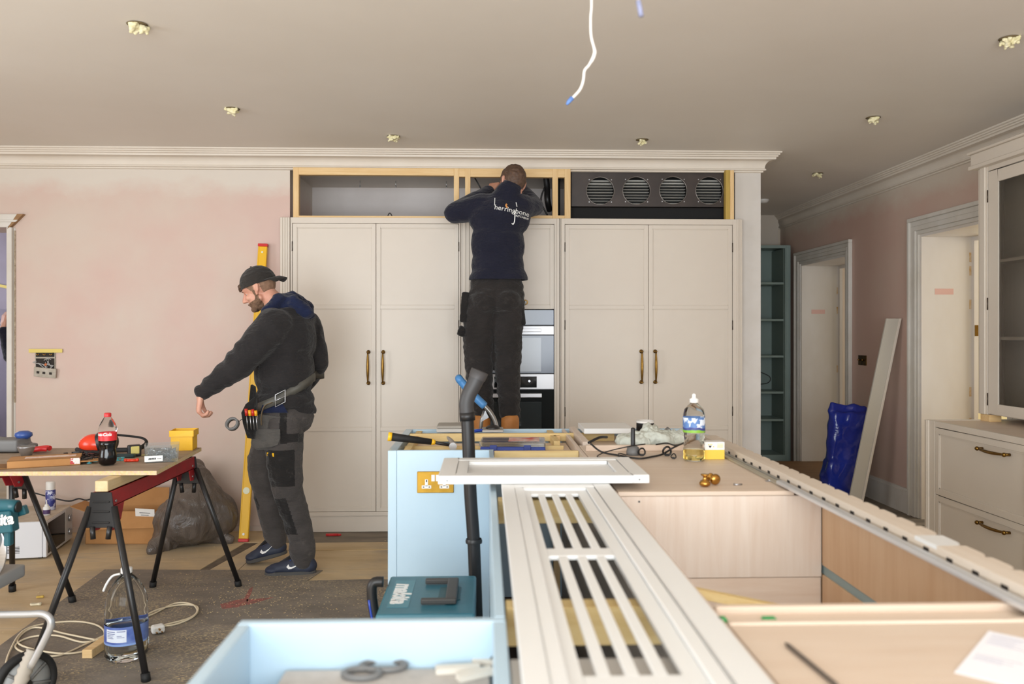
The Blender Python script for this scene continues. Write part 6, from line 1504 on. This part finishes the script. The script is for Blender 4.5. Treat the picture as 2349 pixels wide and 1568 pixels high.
# cardboard box
t = thing('cardboard_box', 'open brown cardboard box with a white label on the floor under the bench', 'box', (-2.38, 5.5, 0), local=True, rot=(0, 0, -.03))
m = M().box(-.235, .235, 0, .004, 0, .215).box(-.235, .235, .196, .20, 0, .215).box(-.235, -.231, 0, .20, 0, .215).box(.231, .235, 0, .20, 0, .215).box(-.235, .235, 0, .20, 0, .004); m.build('body', card, t)
M().hull8([(-.23, .196, .215), (.23, .196, .215), (.23, .20, .215), (-.23, .20, .215)], [(-.23, .226, .330), (.22, .226, .330), (.22, .23, .330), (-.23, .23, .330)]).build('flap', card, t)
M().hull8([(-.235, .0, .211), (-.235, .19, .211), (-.235, .19, .215), (-.235, .0, .215)], [(-.335, .0, .245), (-.335, .19, .245), (-.335, .19, .249), (-.335, .0, .249)]).build('flap', card, t)
M().hull8([(-.23, .0, .213), (.23, .0, .213), (.23, .003, .216), (-.23, .003, .216)], [(-.22, -.03, .10), (.235, -.03, .115), (.235, -.027, .115), (-.22, -.027, .10)]).build('flap', card, t)
lb = M().obox((.16, -.012, .205), (.125, .002, .062), (.2, .05, 0)).build('label', white_pl, t)
m = M()
for k in range(3): m.obox((.16, -.0145 - .0005, .222 - .014*k), (.09 - .02*k, .001, .003), (.2, .05, 0))
m.build('printed_line', dark_m, lb)['kind'] = 'stuff'
# rubbish sack
sk = NT('grey_rubbish_sack'); sk.setp(Roughness=.30); sk.color(sk.ramp(sk.noise(5, 4), [(.35, '554C46'), (.7, '6A6058')])); sk.bump(sk.ramp(sk.math('ABSOLUTE', sk.math('SUBTRACT', sk.noise(9, 4, .6, (1.6, 1, .7), 1.6), .5)), [(0., 1.), (.14, .0)]), .28, .012)
def skd(co, n):
    q = Vector((co.x*9 + co.z*3, co.y*9, co.z*3.0 + 2)); r_ = 1 - 2.4*abs(noise.noise(q)); return .014*noise.noise(q*.5) + .012*r_ + .007*(1 - 2.4*abs(noise.noise(q*2.1)))
cxs = -1.95
tag(fuse('rubbish_sack', [('e', (cxs + .0, 5.46, .16), (.19, .17, .16)), ('e', (cxs + .08, 5.55, .17), (.22, .17, .17)), ('c', (cxs + .04, 5.55, .22), (cxs + .0, 5.60, .38), .20, .12), ('c', (cxs - .02, 5.61, .38), (cxs + .0, 5.66, .47), .11, .05), ('c', (cxs + .16, 5.54, .05), (cxs + .27, 5.50, .025), .06, .02), ('c', (cxs - .10, 5.40, .06), (cxs - .14, 5.27, .022), .09, .03)], .009, sk.m, smooth=6, disp=skd), 'bulging grey-brown plastic rubbish sack against the pink wall', 'sack')
q0 = wy(150, 1148, 5.75); q1 = wy(208, 1144, 5.75)
tag(M().tube(smooth_path([(-3.1, 5.75, .30), (q0.x, 5.75, q0.z), ((q0.x + q1.x)/2, 5.76, q0.z + .012), (q1.x, 5.75, q1.z), (-2.5, 5.79, .36), (-2.42, 5.79, .05), (-2.7, 5.79, .01)]), .005, 8).build('power_cable', black_pl), 'black cable running behind the microwave along the wall', 'cable')
# spirit level
t = thing('spirit_level', 'long yellow spirit level leaning upright on the pink wall behind the man in the cap', 'spirit level', (-1.6, 5.54, 0))
b0 = Vector((-1.598, 5.535, .002)); b1 = Vector((-1.541, 5.808, 2.0)); ax = (b1 - b0).normalized(); sx_ = Vector((1, 0, 0)); sx_ = (sx_ - ax*sx_.dot(ax)).normalized(); sy_ = ax.cross(sx_)
def bar(p, q, w, d, nm, mt, par, off=0, bev=.002):
    a_ = sx_*w/2; b_ = sy_*d/2; o_ = sy_*off
    return M().hull8([p - a_ - b_ + o_, p + a_ - b_ + o_, p + a_ + b_ + o_, p - a_ + b_ + o_], [q - a_ - b_ + o_, q + a_ - b_ + o_, q + a_ + b_ + o_, q - a_ + b_ + o_]).build(nm, mt, par, bev)
yl = mat('level_yellow', 'E8B41C', .35)
bar(b0 + ax*.02, b1 - ax*.02, .062, .024, 'bar', yl, t)
fo = -1 if sy_.y > 0 else 1
for k in (-.026, .026): p = sx_*k; bar(b0 + ax*.02 + p, b1 - ax*.02 + p, .009, .028, 'flange', yl, t)
for p, q in ((b0, b0 + ax*.02), (b1 - ax*.02, b1)): bar(p, q, .066, .032, 'end_cap', MATS['red_plastic'], t)
for f_ in (.165, .97): c = b0 + (b1 - b0)*f_ if f_ < .9 else b0 + (b1 - b0)*.97; M().cyl(c + sy_*fo*.012, c + sy_*fo*.0155, .022 if f_ < .9 else .007, n=24).build('vial', mat('vial_ring', 'DFE0C4', .3) if 'vial_ring' not in MATS else MATS['vial_ring'], t)
M().cyl(b0 + ax*.05 + sy_*fo*.012, b0 + ax*.05 + sy_*fo*.0155, .008, n=16).build('rivet', white_pl, t)
# electric box on the wall
q = wy(106, 834, YW)
t = thing('electric_box', 'open electrical wall box with dangling socket plate on the pink wall', 'socket', (q.x, YW, q.z))
fr = mat('dirty_plate', 'B8B0A4', .6, c2='A09788', scale=20)
x0, x1 = q.x - .073, q.x + .066; z0, z1_ = q.z - .09, q.z + .09
M().box(x0, x1, YW - .002, YW - .0005, z0 + .03, z1_).build('recess', dark_m, t)
m = M().box(x0, x1, YW - .008, YW - .0021, z1_ - .006, z1_).box(x0, x0 + .006, YW - .008, YW - .0021, z0 + .05, z1_).box(x1 - .006, x1, YW - .008, YW - .0021, z0 + .05, z1_).box(x0, x1, YW - .010, YW - .0021, z1_ - .052, z1_ - .042); m.build('frame', fr, t, .001)
random.seed(3); m = M()
for i in range(9):
    a_ = Vector((random.uniform(x0 + .01, x1 - .01), YW - .006, random.uniform(z0 + .05, z1_ - .06)))
    m.tube(smooth_path([a_, a_ + Vector((random.uniform(-.03, .03), -.012, random.uniform(-.02, .02))), Vector((random.uniform(x0 + .01, x1 - .01), YW - .010, random.uniform(z0 + .04, z1_ - .06)))], 4), .003, 6)
m.build('wires', mat('grey_wire', 'A8A7A6', .5), t)['kind'] = 'stuff'
M().ball((q.x + .005, YW - .014, q.z - .005), .010, 12).build('orange_terminal', mat('orange_cap', 'C26A3A', .5), t)
fp_ = M().obox((q.x + .004, YW - .022, z0 + .030), (.150, .012, .066), (.12, .10, 0)).build('hanging_plate', fr, t, .002)
for dx_ in (-.045, -.005, .04): M().obox((q.x + .004 + dx_, YW - .0295, z0 + .028 - dx_*.1), (.018, .002, .016), (.12, .10, 0)).build('pin_hole', dark_m, fp_)
for k in range(3): M().tube([(x0 + .02 + .045*k + .008*math.cos(a_), YW - .012, z1_ - .02 + .008*math.sin(a_)) for a_ in [PI*j/8 + PI for j in range(9)]], .002, 6).build('screw_lug', gold, t)
tp_ = mat('masking_tape', 'DCC66E', .6)
M().box(x0 - .04, x1 + .05, YW - .0125, YW - .0115, z1_ - .012, z1_ + .014).build('masking_tape', tp_, t)
# lavender room: yellow tape and plastic sheet
q = wy(4, 650, 8.59); q2 = wy(26, 660, 8.59)
tag(M().hull8([(q.x - .5, 8.588, q.z + .06), (q2.x, 8.588, q2.z - .015), (q2.x, 8.594, q2.z - .015), (q.x - .5, 8.594, q.z + .06)], [(q.x - .5, 8.588, q.z + .085), (q2.x, 8.588, q2.z + .015), (q2.x, 8.594, q2.z + .015), (q.x - .5, 8.594, q.z + .085)]).build('yellow_tape', tp_), 'yellow masking tape strip across the lavender wall beyond the left doorway', 'tape')
sheet = glass('polythene_sheet', 'F0F0F4', .3, 1.1)
def sd_(co, n): return .03*(1 - 2*abs(noise.noise(Vector((co.x*4, co.y, co.z*3)))))
m = M(); vs = []; fs = []; nx, nz = 26, 34
for i in range(nx + 1):
    for j in range(nz + 1):
        x = -5.6 + 1.9*i/nx; z = .02 + 1.6*j/nz; vs.append(Vector((x, 8.35 + .06*(1 - 2*abs(noise.noise(Vector((x*4, 0, z*3))))), z)))
for i in range(nx):
    for j in range(nz): a_ = i*(nz + 1) + j; fs.append((a_, a_ + nz + 1, a_ + nz + 2, a_ + 1))
o = link_mesh('plastic_sheet', vs, fs, sheet, None, 0, None, [True]*len(fs)); o.modifiers.new('s', 'SOLIDIFY').thickness = .002
tag(o, 'translucent plastic dust sheet hanging in the lavender room', 'plastic sheet')
# five-litre water bottle, cable, offcut
c = fl(303, 1500, .005)
t = thing('water_jug', 'large clear five-litre water bottle with a blue label on the floor between the trestle legs', 'bottle', (-1.525, 3.575, .0055), local=True)
R_ = .086
jl = lambda a, h: 1 - .05*max(0, (.07 - h)/.07)*(abs(math.cos(4*a)))
M().lathe([(.0001, .001), (R_*.85, .001), (R_, .015), (R_*.97, .03), (R_, .045), (R_, .072), (R_*.985, .078), (R_*.985, .155), (R_, .162), (R_*.97, .175), (R_, .188), (R_*.97, .205), (R_*.98, .225), (R_*.93, .255), (R_*.80, .290), (R_*.58, .322), (R_*.36, .343), (R_*.26, .350), (R_*.25, .362)], n=64, lobes=jl).build('body', glass('jug_plastic', 'F4F6F6', .06, 1.22), t)
M().lathe([(.023, .358), (.0235, .376), (.020, .380), (.0001, .380)], n=28).build('cap', white_pl, t)
M().lathe([(.0001, .004), (R_*.83, .004), (R_*.97, .017), (R_*.97, .075), (R_*.96, .150), (.0001, .1505)], n=48).build('water', water, t)
lb = M().lathe([(R_*1.004, .079), (R_*1.004, .152)], n=64).build('label', mat('jug_label_blue', '3B50A0', .4, c2='7E96CC', scale=7), t)
lb2 = M(); lb2.v = []
def curved(x0, x1, z0, z1, r, a0, n=10):
    vs = []
    for i in range(n + 1):
        a = a0 + (x0 + (x1 - x0)*i/n)/r; vs += [(math.cos(a)*r, math.sin(a)*r, z0), (math.cos(a)*r, math.sin(a)*r, z1)]
    return vs, [(2*i, 2*i + 2, 2*i + 3, 2*i + 1) for i in range(n)]
vs, fs = curved(-.042, .048, .090, .142, R_*1.012, -PI/2 - .15); M().add(vs, fs, 0, True).build('label_panel', mat('label_pale', 'DCE2EE', .5), lb)
m = M()
for x0, x1, z0, z1_ in ((-.036, .002, .132, .135), (-.036, .002, .124, .127), (-.036, -.004, .118, .120), (-.036, -.008, .112, .114), (-.036, -.004, .106, .108), (.010, .044, .134, .137), (.010, .03, .116, .118), (.010, .04, .110, .112)):
    vs, fs = curved(x0, x1, z0, z1_, R_*1.016, -PI/2 - .15, 4); m.add(vs, fs)
m.build('printed_lines', mat('print_blue', '4A5890', .5), lb)['kind'] = 'stuff'
vs, fs = curved(-.5*PI*R_, .5*PI*R_, .074, .082, R_*1.008, -PI/2, 30); M().add(vs, fs, 0, True).build('label_band', mat('band_blue', '86A2D8', .4), t)
M().tube(smooth_path([(-.026, 0, .352), (-.055, -.01, .345), (-.075, -.02, .315), (-.088, -.02, .285)]), .005, 8).build('carry_strap', white_pl, t)
loops = [(10, 1556), (20, 1500), (60, 1445), (150, 1425), (215, 1432), (240, 1455), (215, 1485), (150, 1500), (70, 1490), (40, 1468), (80, 1440), (160, 1458), (250, 1468), (300, 1440), (350, 1405), (410, 1387), (452, 1392), (445, 1415), (400, 1432), (340, 1440), (255, 1455), (200, 1475), (130, 1505), (60, 1500), (35, 1480), (70, 1462), (130, 1460), (190, 1472), (235, 1462), (255, 1435), (340, 1412), (400, 1385), (440, 1388), (452, 1402), (430, 1420), (370, 1438), (350, 1450)]
pts = [fl(u, v, .009) + Vector((0, 0, .003*(i % 3))) for i, (u, v) in enumerate(loops)]
tag(M().tube(smooth_path(pts, 7), .0042, 8).build('white_cable', mat('cream_cable', 'DCCDB0', .5)), 'coiled cream cable lying on the dark floor sheet round the water bottle', 'cable')
c = fl(362, 1452, .006)
t = thing('cable_plug', 'white plug at the end of the coiled cable behind the large water bottle', 'plug', (c.x, c.y, .0055), local=True, rot=(0, 0, .6))
M().box(-.028, .028, -.022, .022, .004, .040).build('body', white_pl, t, .010, segs=2)
for x, y in ((-.011, 0), (.011, 0), (0, .0)): M().box(x - .003, x + .003, -.036 if x else -.04, -.022, .012 if x else .024, .016 if x else .031).build('pin', gold, t)
a_ = fl(205, 1508, .005); b_ = fl(262, 1468, .005); dd_ = b_ - a_
tag(M().obox((a_ + b_)/2 + Vector((0, .06, .019)), (dd_.length + .14, .044, .036), (0, 0, math.atan2(dd_.y, dd_.x))).build('wood_block', pine, None, .002), 'pale timber offcut lying on the floor against the large water bottle', 'offcut')
# mitre saw on a silver trolley at the left edge
t = thing('saw_trolley', 'silver tube trolley with a black spoked wheel at the lower left edge', 'trolley', (-1.8, 3.0, 0))
st_ = mat('grey_tube', 'B9BABC', .35, .6)
def S(u, v, Y=2.95): return wy(u, v, Y)
pth = smooth_path([S(-160, 1412), S(-60, 1410), S(60, 1408), S(95, 1407), S(112, 1415), S(117, 1432), S(105, 1462), S(70, 1530)], 5)
M().tube(pth, .0125, 12).build('frame_tube', st_, t)
wc = Vector((-1.668, 3.06, .112)); wax = Vector((.82, -.57, 0)).normalized()
M().lathe([(.088, -.014), (.108, -.016), (.113, -.008), (.113, .008), (.108, .016), (.088, .014), (.088, -.014)], wc, wax, 36).build('tyre', rubber, t)
M().lathe([(.0001, .006), (.03, .010), (.088, .006), (.088, -.002), (.0001, -.002)], wc, wax, 28).build('wheel_disc', mat('wheel_grey', '9A9A98', .5), t)
sdv = Vector((0, 0, 1)); tdv = wax.cross(sdv)
for k in range(7):
    a = 2*PI*k/7; e_ = sdv*math.cos(a) + tdv*math.sin(a); M().tube([wc + wax*.011 + e_*.02, wc + wax*.011 + e_*.086], .006, 6).build('spoke', mat('spoke_grey', '6E6D6B', .5) if 'spoke_grey' not in MATS else MATS['spoke_grey'], t)
M().cyl(wc - wax*.02, wc + wax*.018, .016, n=14).build('hub', black_pl, t)
M().tube([wc - wax*.03, wc - wax*.5 + Vector((0, 0, 0))], .008, 8).build('axle', st_, t)
hp_ = smooth_path([S(78, 1490, 3.0), S(60, 1530, 2.98), S(30, 1600, 2.95), S(-30, 1660, 2.9)], 8)
M().tube(hp_, [(.026 if i % 2 else .021) for i in range(len(hp_))], 12).build('ribbed_hose', mat('dusty_hose', 'A59C90', .7), t)
t = thing('mitre_saw', 'teal mitre saw partly in view at the lower left edge of the photo', 'saw', (-1.95, 3.0, .35))
tealsaw = mat('teal_saw_body', '1F5560', .35)
M().tube([S(-120, 1158, 3.0), S(25, 1160, 3.0), S(40, 1162, 3.0)], .024, 18).build('motor_barrel', tealsaw, t); M().cyl(S(39, 1162, 3.0), S(44, 1162, 3.0), .019, n=18).build('end_cap', black_pl, t)
m = M().obox(S(33, 1176, 3.04), (.09, .03, .034), (0, -.3, 0)).obox(S(5, 1196, 2.99), (.09, .05, .075), (0, -.1, 0)); m.obox(S(20, 1220, 3.0), (.022, .03, .095)); b_ = m.build('arm', tealsaw, t, .004)
text_on(M(), 'makita', .055, S(-14, 1196, 2.962), (1, 0, .16), (-.16, 0, 1), bold=.0016, shear=.2, spacing=.9).build('lettering', white_pl, b_)
M().lathe([(.0001, -.003), (.13, -.003), (.135, 0), (.13, .003), (.0001, .003)], S(-60, 1260, 3.03), (.2, 1, 0), 40).build('blade', steel, t)
fuse('base', [('b', S(-120, 1330, 3.05), (.42, .25, .05)), ('c', S(-15, 1235, 3.02), S(-60, 1300, 3.02), .045, .05), ('c', S(-60, 1300, 3.02), S(-110, 1330, 3.02), .05, .05)], .01, mat('cast_grey', 'A4A6A8', .4, .4), t, smooth=3)
for x in (-2.15, -1.95): M().tube([(x - .05, 3.1, .60), (x - .1, 3.15, .0)], .014, 8).build('support_leg', st_, t)
# ================================================================== CEILING
foam = mat('pale_yellow_foam', 'D9CF9E', .8, c2='EAE3C4', scale=40)
darkhole = mat('hole_brown', '6A5A3C', .9)
spots = [(315, 55, 'nearest left'), (533, 249, 'middle left'), (903, 312, 'above the left tall cabinet'), (1473, 320, 'above the metal duct'), (2003, 269, 'right, left of the right cornice'), (1876, 397, 'furthest right, beyond the cornice corner'), (2315, 87, 'at the right edge of the photo')]
for i, (u, v, w_) in enumerate(spots):
    p = wz(u, v, CZ); random.seed(30 + i)
    t = thing('downlight_hole', 'unfinished ceiling spotlight hole stuffed with pale yellow foam, ' + w_, 'ceiling fitting', (p.x, p.y, CZ - .001), 'foam-stuffed spotlight holes')
    M().lathe([(.0001, 0), (.040, 0), (.042, -.002), (.0001, -.003)], (p.x, p.y, CZ - .001), (0, 0, 1), 24).build('hole_rim', darkhole, t)
    pr = [('c', (p.x + random.uniform(-.03, .03), p.y + random.uniform(-.03, .03), CZ - .008), (p.x + random.uniform(-.035, .035), p.y + random.uniform(-.03, .03), CZ - .012 - random.uniform(0, .022)), .010, .007) for _ in range(8)]
    fuse('foam', pr, .004, foam, t, smooth=1, disp=folds(.004, i, 50))
p = wz(1750, 458, CZ)
t = thing('ceiling_light', 'small white light fitting on the hallway ceiling', 'ceiling light', (p.x, p.y, CZ)); M().lathe([(.055, 0), (.055, -.012), (.04, -.03), (.0001, -.032)], (p.x, p.y, CZ), (0, 0, 1), 24).build('shade', white_pl, t)
YH = 2.25
pts = [wy(u, v, YH) for u, v in ((1352, -120), (1357, 0), (1355, 40), (1356, 82), (1363, 112), (1362, 126), (1352, 148), (1341, 162), (1338, 185), (1330, 206), (1312, 226))]
pts[0] = Vector((wy(1352, -340, YH).x, YH, CZ)); pts.insert(1, wy(1354, -160, YH))
t = thing('ceiling_cable', 'white cable with blue taped end hanging from the ceiling in the foreground', 'cable', (pts[0].x, YH, CZ))
M().tube(smooth_path(pts, 6), .0040, 8).build('cable', mat('cable_white', 'E4DFD8', .5), t)
M().tube(smooth_path([wy(1357, 86, YH), wy(1362, 104, YH), wy(1366, 120, YH), wy(1360, 138, YH), wy(1350, 150, YH)], 5), .0030, 6).build('inner_wire', MATS['cable_white'], t)
M().tube([wy(1313, 224, YH), wy(1304, 234, YH), wy(1300, 240, YH)], [.0065, .0055, .003], 8).build('blue_tape_end', mat('blue_tape', '5A7FC0', .5), t)
Y2 = 1.45; a_ = wy(1462, -60, Y2); t = thing('ceiling_cable', 'second cable end with grey-blue tape at the top of the photo, nearer the camera', 'cable', (a_.x, Y2, CZ))
M().tube([(a_.x - .005, Y2, CZ), a_, wy(1465, 2, Y2)], .003, 8).build('cable', mat('cable_grey', 'B9B0A8', .5), t); M().tube([wy(1464, 2, Y2), wy(1468, 20, Y2), wy(1471, 38, Y2)], .0045, 8).build('tape_end', mat('grey_blue_tape', '8084A0', .6), t)
